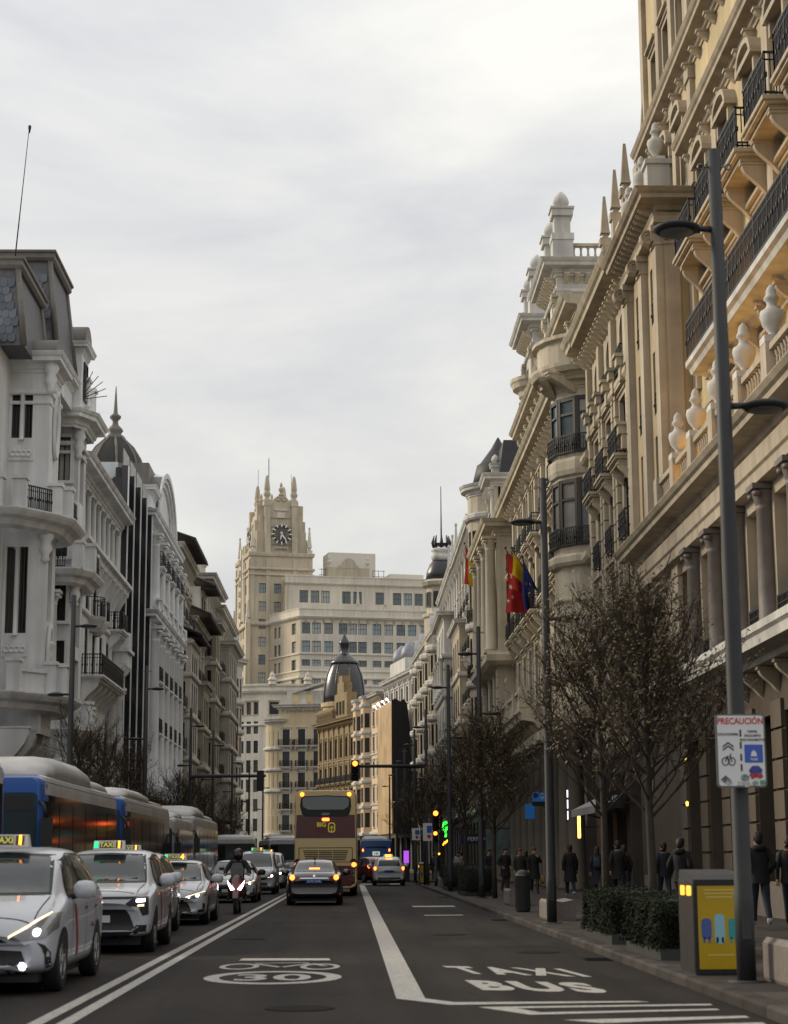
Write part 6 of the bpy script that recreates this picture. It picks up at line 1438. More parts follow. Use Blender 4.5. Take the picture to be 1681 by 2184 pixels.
class Skin:
    """projects outlines onto a body so that panes, lamps and trim follow its surface"""
    def __init__(s, mb): s.b = BVHTree.FromPolygons([Vector(v) for v in mb.v], mb.f)
    def patch(s, poly, view, off=.006, ms=.09, thick=0.0):
        tris = tessellate_polygon([[Vector((p[0], p[1], 0)) for p in poly]]); T = [[Vector(poly[i]) for i in t] for t in tris]; work = T; out = []
        while work:
            t = work.pop(); e = [(t[(k+1) % 3]-t[k]).length for k in range(3)]; k = e.index(max(e))
            if e[k] > ms:
                m = (t[k]+t[(k+1) % 3])/2; work += [[t[k], m, t[(k+2) % 3]], [m, t[(k+1) % 3], t[(k+2) % 3]]]
            else: out.append(t)
        D = {'front': Vector((0,1,0)), 'rear': Vector((0,-1,0)), 'right': Vector((-1,0,0)), 'left': Vector((1,0,0)), 'top': Vector((0,0,-1))}[view]
        mb = MB(); memo = {}
        def hit(p):
            k = (round(p.x, 4), round(p.y, 4))
            if k in memo: return memo[k]
            o = {'front': Vector((p.x,-30,p.y)), 'rear': Vector((p.x,30,p.y)), 'right': Vector((30,p.x,p.y)), 'left': Vector((-30,p.x,p.y)), 'top': Vector((p.x,p.y,30))}[view]
            h = s.b.ray_cast(o, D); r = None
            if h[0] is not None:
                n = h[1] if h[1].dot(D) < 0 else -h[1]; n = (n-D*.6).normalized(); v = h[0]+n*off; mb.v.append(tuple(v)); r = len(mb.v)-1
            memo[k] = r; return r
        for t in out:
            q = [hit(p) for p in t]
            if None in q: continue
            a, b, c = (Vector(mb.v[i]) for i in q); nn = (b-a).cross(c-a)
            if max((a-b).length, (b-c).length, (a-c).length) > ms*6: continue
            mb.f.append(q if nn.dot(D) < 0 else q[::-1]); mb.m.append(0); mb.sm.append(True)
        return mb
    def put(s, name, poly, view, m, parent, off=.006, ms=.09):
        mb = s.patch(poly, view, off, ms); return obj(name, mb, m, parent)
def mir(poly): return [(-x, z) for x, z in reversed(poly)]
def disc(cx, cz, r, n=18, rz=None): return [(cx+r*math.cos(2*PI*k/n), cz+(rz or r)*math.sin(2*PI*k/n)) for k in range(n)]
def tyre_fn(R, w):
    def fn():
        mb = MB(); pr = [(R*.62,-w*.42),(R*.9,-w*.5),(R*.98,-w*.42),(R,-w*.25),(R,w*.25),(R*.98,w*.42),(R*.9,w*.5),(R*.62,w*.42)]
        mb.loft([[(x, r*math.cos(2*PI*j/22), r*math.sin(2*PI*j/22)) for j in range(22)] for r, x in pr]); return mb
    return fn
def rim_fn(R, w):
    def fn():
        mb = MB(); r = R*.64
        mb.loft([[(x, q*math.cos(2*PI*j/22), q*math.sin(2*PI*j/22)) for j in range(22)] for q, x in ((r,w*.40),(r*1.0,w*.47),(r*.88,w*.46),(r*.86,w*.28))], cap0=False, cap1=False)
        for k in range(5):
            a = 2*PI*k/5+.3; c, s = math.cos(a), math.sin(a); t = .035
            P = lambda q, d, x: (x, q*c-d*s, q*s+d*c)
            mb.add([P(0,-t*1.3,w*.36), P(0,t*1.3,w*.36), P(r*.9,t*.8,w*.42), P(r*.9,-t*.8,w*.42), P(0,-t,w*.44), P(0,t,w*.44), P(r*.9,t*.6,w*.46), P(r*.9,-t*.6,w*.46)], [(4,5,6,7),(0,1,5,4),(1,2,6,5),(3,0,4,7)])
        mb.loft([[(x, q*math.cos(2*PI*j/10), q*math.sin(2*PI*j/10)) for j in range(10)] for q, x in ((.07,w*.3),(.07,w*.47),(.03,w*.49))]); return mb
    return fn
def wheels(root, R, tr, yf, yr, w=.21):
    for sx in (-1, 1):
        for y in (yf, yr):
            t = link('wheel', shared(('tyre', R, w), tyre_fn(R, w), RUBBER), root, (sx*tr, y, R))
            if sx < 0: t.rotation_euler = (0, 0, PI)
            link('rim', shared(('rim', R, w), rim_fn(R, w), ALLOY), t)
def mirror_fn():
    mb = MB(); mb.lathe([(.02,-.11),(.08,-.10),(.105,-.03),(.10,.05),(.06,.10),(.01,.11)], 12); mb.v = [(x*1.35, y*.8, z*.95) for x, y, z in mb.v]; return mb
KINDS_C = {
 'mpv': dict(st=[(-2.31,.30,.64,.52,.62,.68,.55),(-2.26,.24,.74,.60,.76,.82,.64),(-2.05,.20,.88,.72,.84,.88,.74),(-1.55,.19,1.0,.86,.86,.90,.76),(-1.22,.19,1.07,.93,.87,.905,.74),(-1.0,.19,1.16,.95,.87,.905,.71),(-.35,.19,1.50,.97,.87,.905,.66),(.20,.19,1.60,.99,.87,.905,.64),(1.0,.19,1.61,1.01,.87,.905,.63),(1.65,.19,1.56,1.03,.86,.89,.62),(2.05,.21,1.38,1.03,.85,.88,.64),(2.24,.26,1.10,.92,.81,.85,.70),(2.31,.32,.82,.72,.71,.77,.64)],
   ws=[(-.67,1.07),(.67,1.07),(.60,1.30),(.545,1.47),(0,1.50),(-.545,1.47),(-.60,1.30)], side=[[(-.80,1.03),(-.30,1.40),(.20,1.49),(.28,1.02)],[(.33,1.02),(.25,1.49),(1.05,1.49),(1.16,1.05)],[(1.22,1.06),(1.11,1.485),(1.5,1.43),(1.82,1.10)]],
   rw=[(-.62,1.08),(.62,1.08),(.54,1.40),(-.54,1.40)], yf=-1.42, yr=1.36, R=.325),
 'suv': dict(st=[(-2.21,.34,.78,.62,.66,.72,.60),(-2.17,.27,.90,.74,.80,.85,.70),(-2.0,.24,.99,.84,.86,.905,.78),(-1.5,.22,1.05,.92,.87,.915,.78),(-1.05,.22,1.10,.96,.88,.915,.76),(-.85,.22,1.18,.97,.88,.915,.72),(-.25,.22,1.52,.99,.88,.915,.67),(.25,.22,1.62,1.0,.88,.915,.65),(1.0,.22,1.63,1.02,.88,.915,.65),(1.6,.22,1.58,1.04,.87,.90,.64),(1.98,.25,1.36,1.04,.86,.89,.66),(2.16,.3,1.08,.94,.82,.86,.7),(2.21,.36,.82,.76,.72,.78,.64)],
   ws=[(-.68,1.10),(.68,1.10),(.62,1.32),(.56,1.50),(0,1.53),(-.56,1.50),(-.62,1.32)], side=[[(-.68,1.05),(-.20,1.42),(.30,1.50),(.36,1.05)],[(.41,1.05),(.35,1.50),(1.05,1.50),(1.2,1.08)],[(1.26,1.09),(1.12,1.49),(1.45,1.44),(1.65,1.14)]],
   rw=[(-.62,1.1),(.62,1.1),(.54,1.42),(-.54,1.42)], yf=-1.36, yr=1.34, R=.34),
 'sedan': dict(st=[(-2.32,.28,.62,.50,.64,.70,.56),(-2.27,.22,.74,.60,.78,.83,.66),(-2.0,.19,.86,.72,.85,.885,.74),(-1.45,.18,.94,.82,.86,.895,.76),(-1.05,.18,.99,.88,.87,.895,.74),(-.85,.18,1.06,.90,.87,.895,.71),(-.2,.18,1.37,.93,.87,.895,.62),(.25,.18,1.455,.94,.87,.895,.60),(.85,.18,1.44,.96,.87,.895,.59),(1.35,.18,1.27,.98,.87,.895,.63),(1.75,.19,1.09,.97,.86,.885,.70),(2.15,.22,1.03,.92,.83,.86,.72),(2.29,.28,.92,.82,.77,.81,.68),(2.32,.36,.80,.70,.68,.74,.62)],
   ws=[(-.66,.99),(.66,.99),(.60,1.18),(.54,1.33),(0,1.36),(-.54,1.33),(-.60,1.18)], side=[[(-.70,.95),(-.15,1.29),(.30,1.35),(.36,.96)],[(.41,.97),(.36,1.35),(.85,1.33),(1.22,1.01)]],
   rw=[(-.62,1.06),(.62,1.06),(.53,1.33),(0,1.36),(-.53,1.33)], yf=-1.38, yr=1.32, R=.32),
 'van': dict(st=[(-2.25,.32,.74,.58,.66,.72,.60),(-2.2,.25,.90,.72,.80,.86,.70),(-1.98,.21,1.03,.86,.86,.91,.78),(-1.5,.2,1.12,.95,.88,.92,.80),(-1.25,.2,1.17,1.0,.88,.92,.78),(-1.05,.2,1.28,1.02,.88,.92,.75),(-.5,.2,1.66,1.04,.88,.92,.70),(0,.2,1.83,1.06,.88,.92,.70),(1.2,.2,1.85,1.08,.88,.92,.70),(1.95,.2,1.82,1.08,.88,.91,.70),(2.18,.24,1.70,1.06,.86,.89,.70),(2.25,.32,1.3,.95,.8,.84,.70)],
   ws=[(-.68,1.18),(.68,1.18),(.63,1.42),(.57,1.66),(0,1.70),(-.57,1.66),(-.63,1.42)], side=[[(-.92,1.12),(-.42,1.58),(.15,1.68),(.2,1.12)],[(.26,1.12),(.2,1.68),(1.1,1.69),(1.12,1.14)],[(1.18,1.14),(1.16,1.69),(1.85,1.66),(1.95,1.16)]],
   rw=[(-.64,1.15),(.64,1.15),(.58,1.66),(-.58,1.66)], yf=-1.42, yr=1.4, R=.325)}
BODY = {}
def car(name, label, kind, paint, loc, rz=0.0, taxi=None, lit=True, rear=False, style='mpv', group=None, cat='car', mirrorm=None):
    K = KINDS_C[kind]; root = thing(name, label, cat, loc, rz, group)
    if kind not in BODY: mb = body_mb(K['st']); BODY[kind] = (mb, Skin(mb))
    mb, S = BODY[kind]
    link('body', shared(('body', kind, paint.name), lambda: mb, paint), root)
    S.put('windscreen', K['ws'], 'front', GLASS_C, root, .008)
    ol = [(x*1.05, z+(.035 if z > 1.25 else -.025)) for x, z in K['ws']]; S.put('windscreen_seal', ol, 'front', TRIM_K, root, .003)
    S.put('rear_window', K['rw'], 'rear', GLASS_C, root, .008)
    for v, sg in (('right', 1), ('left', -1)):
        for p in K['side']: S.put('side_window', p, v, GLASS_C, root, .008)
        a, b = K['side'][0][0], K['side'][-1]
        allp = [(K['side'][0][0][0]-.1, K['side'][0][0][1]-.03)]+[(q[0][1][0], q[0][1][1]+.035) for q in [(K['side'][0],)]]+[(q[k][0], q[k][1]+.035) for q in K['side'] for k in (2,)]+[(K['side'][-1][-1][0]+.08, K['side'][-1][-1][1]-.02)]
        S.put('window_trim', allp, v, TRIM_K, root, .003)
        R = K['R']
        for y in (K['yf'], K['yr']):
            S.put('wheel_arch', [(y+(R+.055)*math.cos(PI*k/10*1.24-.38), R+(R+.055)*math.sin(PI*k/10*1.24-.38)) for k in range(11)], v, TRIM_K, root, .004, .12)
        S.put('sill', [(K['yf']+R+.1, .2), (K['yr']-R-.1, .2), (K['yr']-R-.1, .30), (K['yf']+R+.1, .30)], v, TRIM_K if kind == 'suv' else paint, root, .004, .2)
        for y in (.12, 1.0): S.put('door_handle', [(y-.02,.86),(y+.16,.86),(y+.16,.89),(y-.02,.89)], v, CHROME if paint is P_WHITE else paint, root, .02)
        for y in (-.78 if kind != 'van' else -.95, .31, 1.18): S.put('door_gap', [(y-.008,.32),(y+.008,.32),(y+.008,.94),(y-.008,.94)], v, TRIM_K, root, .004, .12)
        if taxi: S.put('door_stripe', [(-.66,.93),(-.54,.93),(-.36,.62),(-.22,.33),(-.34,.33),(-.48,.60)], v, STRIPE, root, .007, .1)
        ym = K['side'][0][0][0]+.12; zm = K['side'][0][0][1]+.07
        m = link('mirror', shared(('mirror', (mirrorm or paint).name), mirror_fn, mirrorm or paint), root, (sg*1.02, ym, zm)); 
        st_ = MB(); st_.tube([(-sg*.17, .02, -.09), (-sg*.02, 0, -.06)], [.035, .03], 6); obj('mirror_stalk', st_, TRIM_K, m)
    wheels(root, K['R'], .80, K['yf'], K['yr'])
    ub = MB(); ub.box(-.72, .72, K['st'][0][0]+.3, K['st'][-1][0]-.3, .13, .3); obj('underbody', ub, TRIM_K, root)
    if not rear:
        if kind == 'mpv':
            S.put('lower_grille', [(-.66,.22),(.66,.22),(.56,.47),(0,.50),(-.56,.47)], 'front', TRIM_K, root, .006)
            S.put('upper_grille', [(-.42,.56),(.42,.56),(.30,.615),(-.30,.615)], 'front', TRIM_K, root, .006)
            hl = [(.42,.60),(.62,.70),(.80,.845),(.88,.87),(.885,.70),(.80,.60),(.56,.575)]; lamp = disc(.71,.66,.040); drl = [(.425,.602),(.62,.712),(.80,.855),(.79,.868),(.61,.735),(.425,.625)]
            ex = [('air_slit', [(.80,.24),(.845,.25),(.85,.45),(.80,.53),(.72,.56),(.77,.50),(.80,.42)], TRIM_K)]; fog = disc(.58,.31,.036)
        elif kind == 'suv':
            S.put('lower_grille', [(-.66,.36),(.66,.36),(.56,.60),(.50,.68),(-.50,.68),(-.56,.60)], 'front', TRIM_K, root, .006)
            S.put('upper_grille', [(-.70,.875),(.70,.875),(.55,.835),(-.55,.835)], 'front', TRIM_K, root, .006); S.put('bumper_cladding', [(-.86,.24),(.86,.24),(.87,.44),(.66,.44),(.62,.34),(-.62,.34),(-.66,.44),(-.87,.44)], 'front', TRIM_K, root, .005); S.put('skid_plate', [(-.60,.27),(.60,.27),(.66,.33),(-.66,.33)], 'front', CHROME, root, .009)
            hl = [(.50,.76),(.60,.85),(.84,.87),(.85,.60),(.76,.58),(.70,.72),(.56,.73)]; lamp = [(.66,.785),(.79,.79),(.79,.835),(.66,.83)]; drl = [(.68,.72),(.78,.725),(.78,.755),(.68,.75)]; ex = []; fog = None
        elif kind == 'sedan':
            S.put('lower_grille', [(-.60,.22),(.60,.22),(.50,.46),(.40,.56),(-.40,.56),(-.50,.46)], 'front', TRIM_K, root, .006)
            hl = [(.40,.64),(.66,.72),(.86,.76),(.87,.66),(.70,.60),(.45,.58)]; lamp = disc(.68,.655,.036); drl = [(.42,.625),(.66,.70),(.84,.745),(.84,.73),(.66,.685),(.43,.605)]; ex = [('air_slit', [(.70,.28),(.84,.30),(.85,.48),(.80,.50),(.80,.36),(.70,.34)], TRIM_K)]; fog = disc(.50,.625,.026) if lit else None
        else:
            S.put('lower_grille', [(-.62,.28),(.62,.28),(.52,.50),(-.52,.50)], 'front', TRIM_K, root, .006); S.put('upper_grille', [(-.55,.68),(.55,.68),(.42,.60),(-.42,.60)], 'front', TRIM_K, root, .006); S.put('bumper_strip', [(-.75,.72),(.75,.72),(.72,.70),(-.72,.70)], 'front', CHROME, root, .008)
            hl = [(.50,.72),(.72,.90),(.88,.96),(.88,.72),(.72,.66)]; lamp = disc(.73,.77,.045); drl = [(.55,.70),(.70,.71),(.70,.73),(.56,.72)]; ex = []; fog = None
        for mm in (0, 1):
            f = mir if mm else (lambda p: p)
            h = S.put('headlight', f(hl), 'front', LENS if kind != 'suv' else TRIM_K, root, .010, .05)
            if lit: S.put('headlamp_beam', f(lamp), 'front', LIT_W, h, .018, .025); S.put('running_lamp', f(drl), 'front', LIT_Y, h, .016, .05)
            for nm, p, m in ex: S.put(nm, f(p), 'front', m, root, .006, .06)
            if fog and lit and taxi: S.put('fog_lamp', f(fog), 'front', LIT_W, root, .014, .05)
        S.put('number_plate', [(-.26,.36),(.26,.36),(.26,.47),(-.26,.47)] if kind != 'suv' else [(-.26,.48),(.26,.48),(.26,.59),(-.26,.59)], 'front', PLATE_W, root, .02)
        for sg in (-1, 1): w_ = MB(); w_.tube([(sg*.1, -1.06, K['ws'][0][1]-.02), (sg*.55, -.92, K['ws'][0][1]+.05)], .012, 5); obj('wiper', w_, TRIM_K, root)
    for sg in (1, -1):
        S.put('bonnet_gap', [(sg*.66-.007,K['st'][1][0]+.16),(sg*.66+.007,K['st'][1][0]+.16),(sg*.70+.007,K['st'][4][0]),(sg*.70-.007,K['st'][4][0])], 'top', TRIM_K, root, .004, .15)
    S.put('bonnet_front_gap', [(-.62,K['st'][1][0]+.155),(.62,K['st'][1][0]+.155),(.62,K['st'][1][0]+.17),(-.62,K['st'][1][0]+.17)], 'top', TRIM_K, root, .004, .12)
    if not rear: S.put('badge', disc(0, K['st'][1][2]-.10, .05, 10, .035), 'front', CHROME, root, .012)
    if taxi:
        zt = K['st'][7 if kind == 'sedan' else 8][2]-.035; yy = -.15 if kind != 'van' else .1
        s = link('taxi_sign', shared(('taxi_sign',), lambda: MB().loft([[(x, y, 0) for x, y in ((-.32,-.10),(.32,-.10),(.32,.12),(-.32,.12))], [(x, y, .03) for x, y in ((-.32,-.10),(.32,-.10),(.32,.12),(-.32,.12))], [(x, y, .20) for x, y in ((-.30,-.05),(.30,-.05),(.30,.07),(-.30,.07))]], sm=False), SIGN_W), root, (0, yy, zt)); s.scale = (.84, .84, .84)
        tl = -math.atan(.05/.17)
        def plate(x0, x1, z0, z1, m, nm): 
            o = obj(nm, MB().box(x0, x1, -.012, 0, z0, z1), m, s, (0, -.092, .035), (tl, 0, 0)); return o
        plate(-.19, .10, .02, .145, SIGN_K, 'sign_plate'); plate(-.30, -.22, .02, .145, LIT_G, 'green_lamp'); plate(.13, .25, .015, .15, SIGN_K, 'number_panel')
        text_obj('sign_lettering', 'TAXI', .13, SIGN_Y, s, (-.045, -.090, .115), (PI/2+tl, 0, 0), .004); text_obj('sign_number', taxi, .17, LIT_O, s, (.195, -.090, .115), (PI/2+tl, 0, 0), .010)
        for sg in (1, -1): text_obj('door_crest', 'TAXI', .09, mat('grey_lettering', (.25,.1,.1), rough=.5), root, (sg*.925, .75, .66), (PI/2, 0, sg*PI/2))
    if rear:
        hi = kind in ('mpv', 'suv', 'van'); z = .93 if kind == 'sedan' else 1.0
        if kind == 'sedan': tl_ = [(.44,.86),(.60,.80),(.83,.83),(.86,.93),(.70,.95),(.52,.91)]; lampp = disc(.70,.875,.085)
        elif kind == 'mpv': tl_ = [(.66,.80),(.85,.84),(.84,1.12),(.74,1.14),(.70,.95)]; lampp = disc(.77,.95,.075, rz=.11)
        else: tl_ = [(.70,.8),(.86,.8),(.86,1.2),(.74,1.2)]; lampp = disc(.78,1.0,.06, rz=.1)
        for f in ((lambda p: p), mir):
            h = S.put('tail_light', f(tl_), 'rear', LENS_R, root, .010, .05)
            if lit: S.put('brake_lamp', f(lampp), 'rear', LIT_R, h, .02, .05)
        if lit:
            zb = 1.12 if kind == 'sedan' else 1.44; S.put('high_brake_lamp', [(-.17,zb),(.17,zb),(.17,zb+.05),(-.17,zb+.05)], 'rear', LIT_R, root, .02)
        zp = .70 if kind == 'sedan' else .74
        S.put('number_plate', [(-.26,zp),(.26,zp),(.26,zp+.115),(-.26,zp+.115)], 'rear', PLATE_B, root, .016)
        if paint is P_BLACK:
            text_obj('plate_lettering', '0275 LNK', .105, mat('plate_white', (.5,.55,.7), rough=.5), root, (0, 2.335, zp+.057), (PI/2, 0, PI), .002, .004)
            S.put('boot_trim', [(-.44,.87),(.44,.87),(.50,.84),(-.50,.84)], 'rear', CHROME, root, .008); S.put('badge', disc(0,.925,.04), 'rear', CHROME, root, .01)
            S.put('lower_reflector', [(.60,.36),(.80,.38),(.80,.41),(.60,.39)], 'rear', LENS_R, root, .01); S.put('lower_reflector', [(-.80,.38),(-.60,.36),(-.60,.39),(-.80,.41)], 'rear', LENS_R, root, .01)
            an = MB(); an.tube([(0,.95,1.42),(0,1.1,1.53)], [.03,.012], 5); obj('roof_fin', an, P_BLACK, root)
        else:
            S.put('bumper_insert', [(-.70,.30),(.70,.30),(.62,.46),(-.62,.46)], 'rear', TRIM_K, root, .008)
            if taxi:
                s2 = obj('roof_lamp', MB().box(-.16,.16,.05,.2,0,.15), LIT_O, root, (0, .1, zt-.01))
    return root
def cars():
    g = 'taxis queueing on the left'
    car('taxi_car', 'white people-carrier taxi cut off by the picture edge, nearest of the queue', 'mpv', P_WHITE, (-4.13, 22.6, 0), 0.0, '1', group=g, cat='taxi')
    car('taxi_car', 'white boxy crossover taxi with black lower bumper, second in the queue', 'suv', P_WHITE, (-4.05, 31.45, 0), 0.01, '1', group=g, cat='taxi')
    car('taxi_car', 'white taxi mostly hidden behind the crossover taxi', 'mpv', P_WHITE, (-4.5, 37.8, 0), 0.0, '1', group=g, cat='taxi')
    car('taxi_car', 'low white saloon taxi showing number four, ahead of the scooter', 'sedan', P_WHITE, (-4.14, 44.2, 0), 0.0, '4', group=g, cat='taxi')
    car('saloon_car', 'white saloon with black mirrors directly behind the scooter rider', 'sedan', P_WHITE, (-4.15, 66.0, 0), 0.0, None, mirrorm=TRIM_K)
    car('taxi_car', 'white taxi van with black grille behind the scooter', 'van', P_WHITE, (-4.12, 81.8, 0), 0.0, '1', group=g, cat='taxi')
    car('taxi_car', 'small white taxi van furthest back in the queue', 'van', P_WHITE, (-4.35, 97.5, 0), 0.0, '4', group=g, cat='taxi')
    car('saloon_car', 'distant grey saloon with bright lamps beside the tour bus', 'sedan', P_GREY, (-3.6, 118, 0), 0.0, None, lit=True)
    car('saloon_car', 'black saloon with red brake lights seen from behind', 'sedan', P_BLACK, (-1.18, 61.9, 0), PI, None, rear=True)
    car('taxi_car', 'white taxi seen from behind in the bus lane with brake lights on', 'mpv', P_WHITE, (2.12, 106.0, 0), PI, '1', rear=True, cat='taxi')
    car('red_car', 'dark red car half hidden between tour bus and white taxi', 'suv', P_RED, (1.15, 121, 0), PI+.35, None, rear=True)
cars()
# ------------------------------------------------------------------ buses
B_BLUE = mat('bus_blue', (0.022, 0.085, 0.31), rough=0.35, coat=0.4); B_WHITE = mat('bus_white', (0.45, 0.445, 0.44), rough=0.5, var=0.15, scale=1.0, streak=0.25)
B_GLASS = mat('bus_dark_glass', (0.010, 0.010, 0.011), rough=0.08, spec=0.22); B_CREAM = mat('bus_cream', (0.55, 0.42, 0.195), rough=0.4, coat=0.3); B_MAROON = mat('bus_maroon', (0.075, 0.009, 0.012), rough=0.4, coat=0.3)
B_GL2 = mat('bus_front_glass', (0.03, 0.042, 0.048), rough=0.06, spec=0.6); LED_R = lamp_mat('red_led_display', (1, .1, .01), 4); LED_Y = mat('yellow_bus_lettering', (.62, .50, .05), rough=.5, emit=(.6,.45,.02), es=.12)
def bus_shell(W, L, H, zb=.28, r=.16):
    """rounded coach body, slightly tapered to the roof"""
    prof = rrect(-W/2, W/2, zb, H, r, 5); mb = MB(); rings = []
    for y, s in ((-L/2, .93), (-L/2+.05, .965), (-L/2+.15, .99), (-L/2+.4, 1), (0, 1), (L/2-.4, 1), (L/2-.1, .985), (L/2, .96)):
        zc = (zb+H)/2; rings.append([(x*s*(1-.03*max(0, (z-zc)/(H-zc))), y, zc+(z-zc)*(1-(1-s)*.5)) for x, z in prof])
    mb.loft(rings); return mb
def city_bus(label, loc, rz, L=11.5, H=2.95, pod=(.8, 5.6, .42), front=True, blue=True, route=True):
    W = 2.55; root = thing('city_bus', label, 'bus', loc, rz, 'city buses queueing on the left' if front else None); mb = bus_shell(W, L, H); S = Skin(mb)
    obj('body', mb, B_BLUE if blue else B_WHITE, root)
    rf = MB(); rf.loft([[(x*sx, y, H-.10+z) for x, z in ((-1.24,0),(-1.22,.08),(-1.1,.13),(1.1,.13),(1.22,.08),(1.24,0))] for y, sx in ((-L/2+.35,.96),(-L/2+.6,1),(L/2-.5,1),(L/2-.2,.96))], sm=False); obj('roof', rf, B_WHITE, root)
    a, b, h = pod; z0 = H+.02
    pd = MB(); pf = [(-1.16,0),(-1.14,h*.55),(-.95,h*.9),(-.6,h),(.6,h),(.95,h*.9),(1.14,h*.55),(1.16,0)]
    ys = [(-L/2+a,.12),(-L/2+a+.5,.55),(-L/2+a+1.1,.9),(-L/2+a+1.8,1),(-L/2+b-1.2,1),(-L/2+b-.6,.93),(-L/2+b-.15,.7),(-L/2+b,.15)]
    pd.loft([[(x*(.94+.06*k), y, z0+z*k) for x, z in pf] for y, k in ys]); obj('roof_pod', pd, B_WHITE, root)
    p2 = MB(); p2.loft([[(x*.92, y, z0+z*k) for x, z in [(q, w*.55) for q, w in pf]] for y, k in ((-L/2+b+.2,.4),(-L/2+b+.5,1),(L/2-1.0,1),(L/2-.5,.4))]); obj('roof_unit', p2, B_WHITE, root)
    for v in ('right', 'left'):
        y0, y1 = -L/2+.12, L/2-.35; n = 6; wd = (y1-y0)/n
        S.put('window_band', [(y0,.95),(y1,.95),(y1,H-.33),(y0,H-.33)], v, B_GLASS, root, .006, .9)
        for k in range(n): S.put('side_pane', [(y0+wd*k+.05,1.25),(y0+wd*(k+1)-.05,1.25),(y0+wd*(k+1)-.05,H-.45),(y0+wd*k+.05,H-.45)], v, B_GLASS, root, .012, .9)
        S.put('roof_edge', [(y0+.1,H-.33),(y1,H-.33),(y1,H-.12),(y0+.1,H-.12)], v, B_WHITE, root, .008, .9)
        for y in (-L/2+2.6, L/2-3.2): S.put('wheel_arch', [(y+.6*math.cos(PI*k/8), .3+.62*math.sin(PI*k/8)) for k in range(9)], v, TRIM_K, root, .01, .3)
    wheels(root, .48, 1.10, -L/2+2.6, L/2-3.2, .28)
    f = 'front'
    S.put('windscreen', rrect(-1.15, 1.15, .95, H-.30, .10), f, B_GL2, root, .008, .3); S.put('windscreen_divider', [(-.62,.97),(-.58,.97),(-.58,H-.45),(-.62,H-.45)], f, TRIM_K, root, .012, .4)
    S.put('driver_screen', [(-1.1,1.0),(-.66,1.0),(-.66,H-.4),(-1.1,H-.4)], f, B_GLASS, root, .012, .3)
    S.put('destination_panel', rrect(-.55,1.05,H-.62,H-.36,.04), f, TRIM_K, root, .014, .3)
    if route: S.put('route_display', rrect(-.50,-.34,H-.85,H-.70,.02), f, LED_R, root, .02, .1)
    for sg in (-1, 1):
        S.put('headlight', disc(sg*.9,.62,.11), f, LENS, root, .01, .1)
        m = MB(); m.tube([(sg*1.12,-L/2+.1,H-.42),(sg*1.30,-L/2-.12,H-.55),(sg*1.34,-L/2-.12,H-.75)], .03, 6); m.loft([[(sg*1.34+x, -L/2-.12+y, z) for x, y in ((-.10,-.06),(.10,-.06),(.10,.06),(-.10,.06))] for z in (H-1.25, H-.75)], sm=False); obj('mirror', m, TRIM_K, root)
    S.put('rear_window', rrect(-.9,.9,1.6,H-.5,.1), 'rear', B_GLASS, root, .01, .4)
    S.put('rear_panel', rrect(-1.05,1.05,.5,1.5,.06), 'rear', TRIM_K, root, .008, .4)
    return root, S
